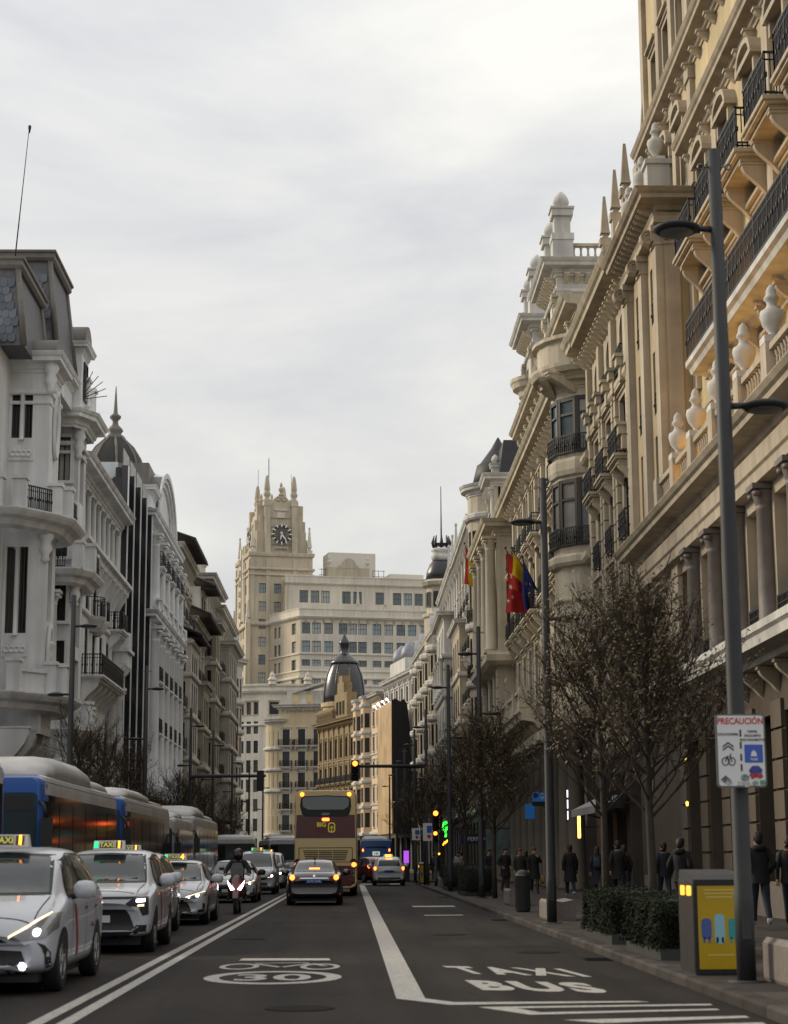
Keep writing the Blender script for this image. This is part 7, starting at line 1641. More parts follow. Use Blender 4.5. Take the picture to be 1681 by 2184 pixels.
def buses():
    g = -6.7
    city_bus('dark rear corner of a city bus at the left picture edge', (g, 23.6, 0), 0, 11.6, 2.95, (3, 8, .4))
    r, S = city_bus('blue city bus with tall white roof pod and red number display', (g, 38.2, 0), 0, 10.6, 2.93, (.9, 6.9, .46))
    city_bus('blue-fronted city bus behind the one with the tall pod', (g, 50.4, 0), 0, 11.4, 2.95, (.6, 6.6, .30), route=False)
    city_bus('short white-roofed bus between two longer buses', (g+.1, 60.0, 0), 0, 6.6, 2.72, (.6, 3.4, .25), route=False, blue=False)
    city_bus('white-roofed city bus with stepped roof pod, last in the bus queue', (g, 70.6, 0), 0, 11.4, 2.95, (.5, 5.5, .42), route=False, blue=False)
    for x, y, t in ((-7.6, 118.5, 'white bus roof beyond the junction, left of two'), (-4.6, 124.0, 'white bus roof beyond the junction, right of two, behind the taxis')):
        o, s = city_bus(t, (x, y, 0), .12, 9.5, 2.75, (.8, 5, .25), route=False, blue=False)
    # blue bus ahead, seen from behind
    r, S = city_bus('blue city bus seen from behind beyond the white taxi', (2.05, 158, 0), PI, 12, 3.0, (.6, 8, .4), front=False, route=False)
    S.put('rear_blue_panel', rrect(-1.1,1.1,1.7,2.35,.08), 'rear', B_BLUE, r, .02, .4); S.put('display', rrect(-.3,.3,1.78,2.1,.03), 'rear', mat('pale_display', (.5,.55,.5), rough=.5, emit=(.6,.7,.6), es=.5), r, .03, .3)
    text_obj('route_number', '146', .26, mat('display_black', (.02,.02,.02)), r, (0, 6.05, 1.94), (PI/2, 0, PI), .005)
    for sg in (-1, 1): S.put('brake_lamp', disc(sg*1.08,2.2,.07,rz=.12), 'rear', LIT_R, r, .03, .1)
    # double-deck tour bus
    W, L, H = 2.55, 11.0, 4.2; root = thing('tour_bus', 'cream and maroon double-deck tour bus seen from behind', 'bus', (-1.02, 80.1, 0), PI); mb = bus_shell(W, L, H, .3, .26); S = Skin(mb)
    obj('body', mb, B_CREAM, root); v = 'rear'
    for side in ('right', 'left'):
        S.put('side_band', [(-L/2+.1,2.28),(L/2-.005,2.29),(L/2-.005,3.21),(-L/2+.1,3.2)], side, B_MAROON, root, .006, 1.2); S.put('side_skirt', [(-L/2+.1,.32),(L/2-.005,.35),(L/2-.005,1.2),(-L/2+.1,1.22)], side, B_MAROON, root, .006, 1.2)
        S.put('side_pane', [(-L/2+.3,1.4),(L/2-2.2,1.4),(L/2-2.2,2.2),(-L/2+.3,2.2)], side, B_GLASS, root, .012, 1.2)
    wheels(root, .5, 1.12, -L/2+2.6, L/2-2.6, .3)
    S.put('maroon_band', [(-1.19,2.29),(1.19,2.29),(1.17,3.21),(-1.17,3.21)], v, B_MAROON, root, .007, .2); S.put('maroon_skirt', [(-1.17,.40),(1.17,.40),(1.19,1.20),(-1.19,1.20)], v, B_MAROON, root, .007, .2)
    win = [(-.82,3.14),(.82,3.14),(.95,3.24),(1.03,3.55),(1.0,3.86),(.9,3.95),(0,3.99),(-.9,3.95),(-1.0,3.86),(-1.03,3.55),(-.95,3.24)]
    S.put('upper_window_surround', win, v, TRIM_K, root, .014, .2); S.put('upper_window', [(-.72,3.42),(.72,3.42),(.92,3.55),(.94,3.84),(.85,3.91),(0,3.95),(-.85,3.91),(-.94,3.84),(-.92,3.55)], v, mat('bus_upper_glass', (.055,.075,.082), rough=.07, spec=.8), root, .022, .2)
    S.put('grille_frame', [(-.98,1.34),(.98,1.34),(1.08,1.46),(1.08,1.92),(-1.08,1.92),(-1.08,1.46)], v, TRIM_K, root, .010, .3); S.put('grille_panel', [(-.95,1.36),(.95,1.36),(1.05,1.47),(1.05,1.89),(-1.05,1.89),(-1.05,1.47)], v, B_CREAM, root, .014, .3)
    for k in range(6):
        z = 1.42+k*.07; w = .80+.02*k
        for x0, x1 in ((-w,-.30),(-.27,.27),(.30,w)): S.put('louvre', [(x0,z),(x1,z),(x1,z+.035),(x0,z+.035)], v, TRIM_K, root, .022, .5)
    for sg in (-1, 1):
        S.put('top_lamp', disc(sg*.95,4.03,.075), v, LIT_O, root, .03, .1); h = S.put('tail_lamp_housing', disc(sg*1.13,1.28,.12,rz=.20), v, TRIM_K, root, .02, .1); S.put('brake_lamp', disc(sg*1.13,1.24,.095), v, LIT_R, h, .03, .1)
        for z in (.82,.98): S.put('reflector', disc(sg*1.13,z,.035), v, LENS, root, .02, .1)
    S.put('centre_lamp', rrect(-.15,.15,2.97,3.09,.05), v, LIT_R, root, .02, .1)
    yb = L/2+.02
    text_obj('bus_lettering', 'BIG', .24, LED_Y, root, (.17, yb, 2.82), (PI/2, 0, PI), .008); text_obj('bus_lettering', 'BUS', .22, mat('dim_red_lettering', (.16,.03,.02), rough=.5), root, (.17, yb, 2.60), (PI/2, 0, PI), .006)
    lg = MB(); o = rrect(-.145,.145,-.20,.20,.10,4); i = rrect(-.10,.10,-.155,.155,.07,4); n = len(o)
    lg.add([(x,0,z) for x, z in o]+[(x,0,z) for x, z in i], [(k, (k+1) % n, n+(k+1) % n, n+k) for k in range(n)]); lg.box(-.02,.02,-.003,.003,-.15,.06); lg.box(-.07,.05,-.003,.003,-.01,.03); obj('bus_emblem', lg, LED_Y, root, (-.24, yb+.004, 2.71))
    text_obj('maker_lettering', 'UNVI', .13, mat('pale_lettering', (.45,.45,.45), rough=.4), root, (0, yb, 3.24), (PI/2, 0, PI), .002)
buses()
# ------------------------------------------------------------------ street furniture
POLE = mat('grey_painted_steel', (0.030, 0.031, 0.034), rough=0.6, spec=0.4, var=0.15, scale=2, bump=.05)
GRAN_B = mat('bench_granite', (0.17, 0.145, 0.13), rough=0.75, var=0.2, scale=6, bump=0.2, bscale=80)
STEEL = mat('brushed_steel', (0.16, 0.15, 0.135), rough=0.32, metal=0.9); LUM = mat('lamp_diffuser', (0.22, 0.22, 0.20), rough=0.4)
PZ = 0.12
def lamp_proto():
    r = thing('street_lamp', '', 'street lamp', group='tall grey street lamps'); h = 9.4
    mb = MB(); mb.lathe([(.105,0),(.105,.9),(.098,.93),(.09,5),(.072,h-.02),(.03,h)], 16); obj('pole', mb, POLE, r)
    for sg, z in ((-1, 8.42), (1, 6.32)):
        a = MB(); a.tube([(sg*.06,0,z),(sg*.26,0,z+.01)], [.04,.035], 8); arm = obj('arm', a, POLE, r)
        l = MB(); c = (sg*.47, 0, z); l.lathe([(.05,-.045),(.22,-.04),(.265,-.008),(.265,.015),(.18,.05),(.05,.075)], 24, c); obj('luminaire', l, POLE, arm)
        d = MB(); d.lathe([(.02,-.050),(.19,-.050),(.19,-.042)], 20, c); obj('diffuser', d, LUM, arm)
    e = MB()
    for sg in (-1, 1):
        e.tube([(sg*.06,0,9.18),(sg*.13,0,9.18)], .012, 5); e.tube([(sg*.16+.035*math.cos(t), 0, 9.18+.035*math.sin(t)) for t in [2*PI*k/8 for k in range(9)]], .011, 4)
    obj('eye_bolts', e, STEEL, r)
    d = MB(); d.box(-.045,.045,-.112,-.10,.45,.85); obj('access_door', d, POLE, r); d = MB(); d.lathe([(.21,-.01),(.21,.015),(.11,.02)], 14); obj('foot_plate', d, POLE, r); return r
def street_lamps():
    p = lamp_proto(); g = 'tall grey street lamps'
    R = [(4.22,20.0,'nearest tall grey street lamp, carrying the white warning sign'),(4.15,38.6,'tall grey street lamp before the round bay building, second on the right'),(4.5,64.2,'tall grey street lamp past the granite benches, third on the right'),(4.1,77,'slim grey street lamp beside the tree past the benches, fourth on the right'),
         (4.1,100.5,'tall grey lamp post that carries the traffic light arm with the red light'),(4.0,116,'distant street lamp just beyond the junction on the right'),(3.95,136,'distant street lamp before the hoarding on the right'),(3.9,158,'distant street lamp in front of the black netting'),(3.8,182,'furthest street lamp on the right near the banner')]
    Lp = [(-8.55,56.2,'tall grey street lamp before the white loggia building, nearest on the left'),(-8.6,77.2,'tall grey street lamp before the black finned building'),(-8.6,99,'tall grey lamp post that carries the left traffic light arm'),(-8.65,116,'distant street lamp left, just beyond the junction'),(-8.8,137,'distant street lamp by the left flag'),(-8.8,160,'distant street lamp against the skyscraper base'),(-8.8,185,'furthest street lamp on the left')]
    for k, (x, y, l) in enumerate(R): place(p, k == 0, l, (x, y, PZ), 0.0, g)
    for x, y, l in Lp: place(p, False, l, (x, y, PZ), PI, g)
def signal_head(parent, loc, n=3, lit=None, rz=0.0, s=1.0):
    b = MB(); h = .30*n*s; b.loft([[(x, y, z) for x, y in rrect(-.16*s,.16*s,-.11*s,.11*s,.04*s,2)] for z in (-h, 0)], sm=False)
    o = obj('signal_head', b, TRIM_K, parent, loc, (0, 0, rz))
    for k in range(n):
        z = -.15*s-.30*s*k
        v = MB(); v.loft([[(r*math.cos(2*PI*j/14)*s, y*s, z+r*math.sin(2*PI*j/14)*s) for j in range(14)] for r, y in ((.115,-.10),(.12,-.26))], cap0=False, cap1=False, sm=True); obj('visor', v, TRIM_K, o)
        m = {'r': LIT_SIG, 'a': LIT_O, 'g': LIT_G}[lit[1]] if lit and lit[0] == k else TRIM_K
        d = MB(); d.loft([[(r*math.cos(2*PI*j/14)*s, y*s, z+r*math.sin(2*PI*j/14)*s) for j in range(14)] for r, y in ((.11,-.115),(.08,-.14),(.01,-.15))]); obj('lens', d, m, o)
    return o
LIT_SIG = lamp_mat('lit_red_signal', (1.0, 0.16, 0.015), 7.0)
def signals():
    t = thing('traffic_light', 'traffic light on long arm over the road showing red', 'traffic light', (4.1, 100.4, 6.42))
    a = MB(); a.tube([(0,0,0),(-3.55,0,.02),(-3.75,0,.02)], [.11,.085,.07], 10); obj('arm', a, POLE, t); signal_head(t, (-3.88, -.05, .34), 3, (0, 'r'), s=1.25)
    t = thing('traffic_light', 'traffic light seen from behind on the arm at the left', 'traffic light', (-8.6, 98.9, 5.75))
    a = MB(); a.tube([(0,0,0),(.3,0,.12),(3.9,0,.12),(4.05,0,.12)], [.11,.10,.085,.07], 10); obj('arm', a, POLE, t); signal_head(t, (3.75, .05, .40), 3, None, PI, s=1.2)
    t = thing('traffic_light', 'kerbside traffic light post with stacked red lamps by the perfume shop', 'traffic light', (4.25, 93.2, PZ))
    p = MB(); p.lathe([(.08,0),(.08,.4),(.06,.42),(.06,3.9)], 10); obj('post', p, POLE, t); signal_head(t, (0, -.08, 3.75), 3, (0, 'r'), s=1.1); signal_head(t, (-.02, -.08, 2.72), 2, (0, 'r'), s=.85); signal_head(t, (.16, -.02, 1.65), 2, (0, 'a'), s=.45)
    t = thing('traffic_light', 'pedestrian light with small green lamp beside the parking sign', 'traffic light', (3.85, 97.5, PZ)); p = MB(); p.lathe([(.06,0),(.06,3.4)], 8); obj('post', p, POLE, t); signal_head(t, (0, -.08, 3.25), 2, (1, 'g'), s=.8)
    t = thing('traffic_light', 'small green traffic light far beyond the taxi queue', 'traffic light', (-5.2, 158, 0)); p = MB(); p.lathe([(.07,0),(.07,2.8)], 8); obj('post', p, POLE, t); signal_head(t, (0, -.08, 2.7), 3, (2, 'g'), s=1.1)
    WS = mat('sign_white', (.62,.62,.63), rough=.45); BL = mat('sign_blue', (.04,.10,.42), rough=.45); RD = mat('sign_red', (.45,.03,.03), rough=.45); BK = mat('sign_black', (.02,.02,.022), rough=.5)
    for x, y, z, w, h, l in ((3.55,101.5,2.35,.44,.64,'white parking sign with blue square near the yellow litter bin'),(3.95,95.5,2.25,.5,.9,'white loading-zone sign beside the traffic light post')):
        t = thing('parking_sign', l, 'sign', (x, y, PZ)); p = MB(); p.lathe([(.035,0),(.035,z+h)], 8); obj('post', p, POLE, t)
        f = MB(); f.prism(rrect(-w/2,w/2,z,z+h,.04), 'xz', -.06, -.035); f = obj('panel', f, WS, t)
        q = MB(); q.prism(rrect(-w*.1,w*.42,z+h*.45,z+h*.85,.02), 'xz', -.066, -.06); obj('blue_square', q, BL, f); q = MB(); q.prism(disc(w*.12,z+h*.24,w*.2,14), 'xz', -.068, -.06); obj('red_disc', q, RD, f)
    # warning sign on the nearest lamp post
    t = thing('warning_sign', 'white PRECAUCION sign with black border and stickers on the nearest lamp post', 'sign', (4.215, 19.80, 2.56)); W, H = .27, .395
    b = MB(); b.prism(rrect(-W,W,-H,H,.04), 'xz', 0, .03); p = obj('border', b, mat('sign_rim', (.10,.11,.10), rough=.4), t)
    b = MB(); b.prism(rrect(-W+.018,W-.018,-H+.018,H-.018,.03), 'xz', -.004, .0); obj('panel', b, WS, t)
    T = lambda s, z, x, sz, m, bd=.002, sx=1.0: text_obj('sign_lettering', s, sz, m, t, (x, -.006, z), (PI/2,0,0), bd, .001, sx)
    T('PRECAUCIÓN', .315, 0, .094, RD, .0022, .86); T('CICLOCARRIL', .175, -.135, .036, BK, .001); T('CARRIL', .205, .13, .034, BK, .001); T('EXCLUSIVO', .16, .13, .034, BK, .001); T('BUS-TAXI-MOTOS', .115, .13, .034, BK, .001)
    for k, z in enumerate((.15, .02, -.11, -.22)): b = MB(); b.box(-.012,.008,-.006,-.003,z,z+.075); obj('dash', b, BK, t)
    b = MB()
    for dz in (0, .035): b.prism([(-.20,-.005+dz),(-.14,.04+dz),(-.08,-.005+dz),(-.08,.015+dz),(-.14,.06+dz),(-.20,.015+dz)], 'xz', -.006, -.003)
    obj('chevrons', b, BK, t)
    b = MB()
    for cx in (-.175,-.105): b.tube([(cx+.036*math.cos(2*PI*k/12), -.006, -.115+.042*math.sin(2*PI*k/12)) for k in range(13)], .006, 4)
    b.tube([(-.175,-.006,-.115),(-.155,-.006,-.06),(-.12,-.006,-.06),(-.105,-.006,-.115),(-.14,-.006,-.115),(-.155,-.006,-.06)], .006, 4); b.tube([(-.12,-.006,-.06),(-.115,-.006,-.03)], .006, 4); obj('bicycle_mark', b, BK, t)
    b = MB(); b.prism(rrect(.035,.235,-.13,.065,.012), 'xz', -.006, -.003); obj('blue_panel', b, BL, t)
    b = MB(); b.prism([(.10,-.06),(.17,-.06),(.16,-.02),(.145,.0),(.125,.0),(.11,-.02)], 'xz', -.009, -.006); obj('car_mark', b, WS, t); text_obj('sign_lettering', 'TAXI', .035, WS, t, (.135,-.009,-.095), (PI/2,0,0), .001, .001)
    ST = [((-.18,-.31),.055,(.10,.12,.12)),((-.145,-.34),.04,(.35,.36,.36)),((.03,-.29),.05,(.2,.24,.25)),((.15,-.22),.075,(.05,.06,.28)),((.12,-.27),.045,(.38,.04,.04)),((.19,-.27),.04,(.38,.05,.05)),((.05,-.36),.04,(.5,.5,.48)),((.14,-.35),.035,(.25,.33,.32)),((.22,-.34),.04,(.12,.32,.2)),((-.02,-.35),.035,(.48,.5,.5))]
    for k, ((x, z), r, c) in enumerate(ST): b = MB(); a = k*.7; n = 4+k % 4; b.prism([(x+r*math.cos(a+2*PI*j/n), z+r*.85*math.sin(a+2*PI*j/n)) for j in range(n)], 'xz', -.006-.0007*k, -.004); obj('sticker', b, mat('sticker_%d' % k, c, rough=.5, var=.5, scale=30), t)
def bins_benches():
    YEL = mat('yellow_poster', (.40,.265,.008), rough=.4, var=.06); 
    def solar(label, loc, s=1.0):
        t = thing('litter_bin', label, 'litter bin', loc); w, d, h = .29, .45, 1.12
        side = [(-d,0),(-d,h-.16),(-d+.04,h-.06),(-d+.16,h),(d-.05,h+.05),(d,h),(d,0)]
        b = MB(); b.prism(side, 'yz', -w, w); obj('body', b, mat('bin_dark_grey', (.045,.045,.047), rough=.45), t)
        for k in range(2): q = MB(); q.prism([(-d-.004+.45*k,.03),(-d-.004+.45*k,h-.10-.0*k),(-d+.44+.45*k,h-.06),(-d+.44+.45*k,.03)], 'yz', -w-.014, -w-.002); obj('steel_panel', q, STEEL, t)
        f = MB(); f.box(-w+.005,w-.005,-d-.02,-d,.02,h-.06); obj('poster_frame', f, TRIM_K, t)
        f = MB(); f.prism(rrect(-w+.04,w-.03,.07,h-.13,.01), 'xz', -d-.026, -d-.02); p = obj('poster', f, YEL, t)
        for x, c, rz in ((-.155,(.05,.09,.30),.10),(-.005,(.22,.42,.50),.15),(.15,(.03,.26,.26),.10)):
            q = MB(); q.prism(rrect(x-.06,x+.055,.50-rz,.53+rz,.045), 'xz', -d-.029, -d-.026)
            for sx in (-.03,.03): q.box(x+sx-.014,x+sx+.010,-d-.029,-d-.026,.36,.42)
            obj('poster_shape', q, mat('poster_%d' % int(c[2]*100), c, rough=.5), p)
        for z, wd in ((.94,.36),(.90,.34),(.86,.30),(.22,.30)): q = MB(); q.box(-wd/2,wd/2,-d-.028,-d-.026,z,z+.012); obj('poster_line', q, mat('poster_pale', (.55,.45,.15), rough=.5), p)
        for k in range(2): q = MB(); q.prism(rrect(-d+.07+.4*k,-d+.30+.4*k,h-.24,h-.13,.03), 'yz', -w-.024, -w-.012); obj('amber_glow_strip', q, lamp_mat('amber_glow', (1.,.42,.04), 1.6), t)  # orange reflections on the steel, put in as glowing strips, no lamp
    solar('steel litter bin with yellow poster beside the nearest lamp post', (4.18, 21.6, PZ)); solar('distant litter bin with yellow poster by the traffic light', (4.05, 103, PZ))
    t = thing('litter_bin', 'dark grey cylindrical litter bin with domed top between granite benches', 'litter bin', (4.32, 46.9, PZ))
    b = MB(); b.lathe([(.17,0),(.18,.05),(.18,.86),(.19,.88),(.19,.93),(.17,.97),(.10,1.02),(.02,1.04)], 18); obj('body', b, mat('bin_graphite', (.028,.029,.031), rough=.5), t)
    r = MB()
    for k in range(18): a = 2*PI*k/18; r.box(.182*math.cos(a)-.008,.182*math.cos(a)+.008,.182*math.sin(a)-.008,.182*math.sin(a)+.008,.06,.84)
    obj('ribs', r, TRIM_K, t); s = MB(); s.lathe([(.192,.885),(.194,.9),(.192,.915)], 18); obj('rim', s, STEEL, t)
    bench = MB(); bench.loft([[(x, y, z) for x, z in ((-.30,0),(.30,0),(.32,.04),(.32,.40),(.27,.46),(.02,.41),(-.27,.46),(-.32,.40),(-.32,.04))] for y in (-.95, .95)], sm=False)
    me = bench.mesh('bench'); me.materials.append(GRAN_B)
    def gb(l, x, y, s=1.0, rz=0): t = tag(link('granite_bench', me, None, (x, y, PZ), (0,0,rz)), l, 'bench', 'granite block benches'); b = MB(); b.box(-.26,.26,-.85,.85,-.02,.01); t.scale = (s, s, s)
    gb('granite block bench at the picture edge beside the nearest lamp post', 4.78, 19.3); gb('granite block bench just before the second lamp post', 4.52, 40.9, .95); gb('granite block bench beyond the dark cylindrical bin', 4.85, 54.4); gb('granite block bench far along by the traffic light post', 4.5, 88.5)
def leaf_cloud(mb, pts, size, mi=0, sx=1.0):
    for p in pts:
        a = Vector((random.uniform(-1,1), random.uniform(-1,1), random.uniform(-1,1))).normalized(); b = a.orthogonal().normalized(); s = size*random.uniform(.6,1.3); p = Vector(p)
        mb.add([tuple(p), tuple(p+a*s*.5+b*s*.32), tuple(p+a*s), tuple(p+a*s*.5-b*s*.32)], [(0,1,2,3)], mi if random.random() < .72 else mi+1)
def hedges():
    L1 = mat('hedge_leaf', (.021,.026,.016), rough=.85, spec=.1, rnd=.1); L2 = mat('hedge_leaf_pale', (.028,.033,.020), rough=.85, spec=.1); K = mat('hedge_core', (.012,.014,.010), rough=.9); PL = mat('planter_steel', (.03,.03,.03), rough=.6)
    def hedge(label, x0, x1, y0, y1, h, n):
        t = thing('hedge', label, 'hedge', ((x0+x1)/2, (y0+y1)/2, PZ), group='clipped hedges along the kerb'); hx, hy = (x1-x0)/2, (y1-y0)/2
        f = lambda u, v, z: 1.0+.05*math.sin(u*7+z*5)+.05*math.sin(v*5+z*4)
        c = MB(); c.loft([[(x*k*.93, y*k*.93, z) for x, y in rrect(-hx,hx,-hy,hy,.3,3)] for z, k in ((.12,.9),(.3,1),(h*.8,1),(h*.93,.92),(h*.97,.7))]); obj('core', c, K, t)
        p = MB(); p.box(-hx*.95,hx*.95,-hy*.97,hy*.97,0,.14); obj('planter', p, PL, t)
        pts = []
        for _ in range(n):
            q = random.random(); z = .13+(h-.15)*random.random()**.8; u, v = random.uniform(-1,1), random.uniform(-1,1)
            if q < .36: z = h-.04-.14*max(abs(u),abs(v))**4+random.gauss(0,.035)
            elif q < .68: u = math.copysign(1, u) if random.random() < .25 else -1; u += random.gauss(0,.03)
            else: v = math.copysign(1, v) if random.random() < .2 else -1; v += random.gauss(0,.02)
            s = f(u*hx, v*hy, z)*(1-.10*max(0,(z-h*.8)/(h*.2))); pts.append((u*hx*s, v*hy*s, z))
        m = MB(); leaf_cloud(m, pts, .045); obj('leaves', m, [L1, L2], t)
    hedge('clipped hedge nearest the steel litter bin', 3.98, 5.1, 24.2, 27.3, .78, 16000); hedge('clipped hedge behind the first one, before the second lamp post', 3.98, 5.0, 28.7, 32.2, .82, 12000)
    hedge('round clipped hedge beyond the third lamp post', 4.1, 5.2, 67.5, 72.5, 1.1, 6000); hedge('smaller hedge before the traffic light post', 4.1, 5.0, 79, 84.5, 1.15, 2500)
def trees():
    BARK = mat('tree_bark', (.040,.032,.026), rough=.9, var=.3, scale=8); TWIG = mat('twig_bark', (.036,.025,.016), rough=.9); LF = mat('brown_green_leaf', (.082,.056,.024), rough=.6, rnd=.1); LF2 = mat('olive_leaf', (.125,.098,.036), rough=.6)
    def proto(seed, H, R, zc, nl, nb=26):
        random.seed(seed); trunk = MB(); crown = MB(); leaves = []
        trunk.tube([(0,0,0),(.02,.01,zc*.5),(-.01,.0,zc),(.0,.03,H*.55),(.03,.0,H*.8)], [.085,.075,.065,.045,.02], 8)
        def twig(p, d, L, r, lev):
            pts = [p]; n = 4
            for k in range(n): d = (d+Vector((random.gauss(0,.13), random.gauss(0,.13), random.gauss(.06,.07)))).normalized(); pts.append(pts[-1]+d*L/n)
            crown.tube(pts, [r*(1-.75*k/n) for k in range(n+1)], 4 if lev < 2 else 3, 0, False, False)
            if lev < 3:
                for k in range({0: 7, 1: 5, 2: 3}[lev]):
                    t = random.uniform(.2, 1.0); i = min(n-1, int(t*n)); q = pts[i].lerp(pts[i+1], t*n-i)
                    nd = (d*.75+Vector((random.gauss(0,.5), random.gauss(0,.5), random.gauss(.25,.28)))).normalized(); twig(q, nd, L*random.uniform(.38,.62), r*.5, lev+1)
            if lev >= 1:
                for k in range(3 if lev == 1 else 4): t = random.random(); i = min(n-1, int(t*n)); leaves.append(pts[i].lerp(pts[i+1], t*n-i)+Vector((random.gauss(0,.02), random.gauss(0,.02), random.gauss(0,.02))))
        for k in range(nb):
            z = zc*.92+(H*.78-zc)*(k/nb)**1.1; a = k*2.4+random.uniform(-.4,.4); up = .75+1.1*k/nb
            d = Vector((math.cos(a), math.sin(a), up)).normalized(); twig(Vector((0,0,z)), d, (R*1.55)*(1-.35*k/nb), .026, 0)
        random.shuffle(leaves); leaf_cloud(crown, [tuple(p) for p in leaves[:nl]], .075, 1)
        r = thing('street_tree', '', 'tree', group='street trees with sparse leaves'); obj('trunk', trunk, BARK, r); obj('crown', crown, [TWIG, LF, LF2], r); return r
    g = 'street trees with sparse leaves'
    A = proto(11, 6.3, 1.25, 2.1, 4200, 32); B = proto(23, 6.9, 1.35, 2.15, 3800, 32); C = proto(31, 6.8, 1.3, 2.1, 900, 30)
    place(A, True, 'upright tree with brown leaves nearest the lamp post with the sign', (4.92, 30.4, PZ), .3, g); place(B, True, 'upright tree just behind the nearest one, over the second hedge', (4.85, 35.4, PZ), 1.2, g)
    for src, x, y, a, s, l in ((A,4.9,63.5,2.2,1.05,'leafy tree beside the third lamp post'),(B,4.9,79.5,.4,1.1,'tree over the perfume shop sign'),(A,4.7,96.5,1.0,1.05,'tree behind the red traffic light post'),(B,4.9,126,3.0,1.1,'first tree past the junction below the hoarding'),(A,4.9,142,.8,1.15,'second tree past the junction below the hoarding')):
        o = place(src, False, l, (x, y, PZ), a, g); o.scale = (s, s, s)
    for k, (x, y, a, l) in enumerate(((-9.7,66,0,'bare twiggy tree behind the blue buses, nearest of the left row'),(-9.7,73.5,1.4,'bare twiggy tree behind the blue buses, second of the left row'),(-9.7,82,2.5,'bare twiggy tree behind the blue buses, third of the left row'),(-9.7,104,.6,'bare tree beside the left traffic light arm'),(-9.7,113,1.9,'bare tree just past the left traffic light arm'),(-9.7,124,2.8,'bare tree under the left flag'),(-9.7,150,.2,'furthest bare tree on the left'))):
        o = place(C, k == 0, l, (x, y, PZ), a, g); o.scale = (1.05, 1.05, 1.0)
def flags():
    RED = mat('flag_red', (.40,.022,.02), rough=.7, var=.1); YL = mat('flag_yellow', (.62,.42,.015), rough=.7, var=.1); BLU = mat('flag_blue', (.02,.035,.20), rough=.7, var=.1); WH = mat('flag_white', (.6,.6,.58), rough=.7)
    def flag(label, base, tip, drop, bands, stars=(), seed=0):
        """cloth hanging from a sloping staff, folded by its own weight"""
        t = thing('flag', label, 'flag', base); b, p = Vector((0,0,0)), Vector(tip)-Vector(base)
        s = MB(); s.tube([b, p*1.04], [.03,.022], 6); s.lathe([(.02,0),(.07,.04),(.07,.10),(.02,.14)], 8, tuple(p*1.04)); obj('staff', s, POLE, t)
        NU, NV = 16, 18
        def P(u, v):
            q = p*(1-.62*u); dz = drop*v*(1-.42*u); f = math.sin(u*9+v*2.2+seed)*.14*v+math.sin(u*17+seed)*.05*v
            return (q.x+.10*math.sin(v*4+u*5+seed)*v+.16*u*v, q.y+f+.25*v*(u-.3), q.z-dz-.02)
        m = MB(); vs = [P(i/NU, j/NV) for j in range(NV+1) for i in range(NU+1)]; m.add(vs, [])
        for j in range(NV):
            for i in range(NU):
                m.f.append([j*(NU+1)+i, j*(NU+1)+i+1, (j+1)*(NU+1)+i+1, (j+1)*(NU+1)+i]); c = bands((i+.5)/NU, (j+.5)/NV); m.m.append(c); m.sm.append(True)
        obj('cloth', m, [RED, YL, BLU], t)
        for u, v, r, mm in stars:
            c = Vector(P(u, v)); e1 = (Vector(P(u+.05, v))-Vector(P(u-.05, v))).normalized(); e2 = (Vector(P(u, v-.04))-Vector(P(u, v+.04))).normalized(); n = e1.cross(e2); n = n if n.y < 0 else -n
            st = MB(); st.add([tuple(c+n*.02+(e1*math.cos(PI/2+PI*k/5)+e2*math.sin(PI/2+PI*k/5))*(r if k % 2 == 0 else r*.42)) for k in range(10)], [tuple(range(10))]); obj('star', st, WH if mm else YL, t)
    sp = lambda u, v: 1 if .27 < u < .73 else 0
    flag('red flag with white stars hanging from the round bay building', (9.3,90.4,14.6), (7.75,89.6,16.5), 3.1, lambda u, v: 0, [(.25,.35,.20,1),(.2,.55,.15,1),(.42,.5,.13,1),(.3,.72,.13,1),(.55,.35,.14,1),(.1,.8,.12,1)], .4)
    flag('red and yellow flag between the starred red one and the blue one', (9.3,89.9,14.5), (7.98,88.7,16.35), 1.9, lambda u, v: 1 if v < .62 else 0, (), 1.7)
    flag('dark blue flag with yellow stars beside the lamp post', (9.3,89.4,14.3), (8.45,88.6,15.9), 2.5, lambda u, v: 2, [(.3,.4,.09,0),(.5,.5,.09,0),(.4,.65,.09,0),(.6,.3,.09,0)], 2.6)
    flag('red and yellow flag high on the cream round bay building', (9.0,122.3,20.0), (7.7,121.3,22.2), 2.6, sp, (), .9)
    flag('red and yellow flag on the left row before the skyscraper', (-12.4,197,13.2), (-12.0,195.6,15.9), 3.0, sp, (), 2.0)
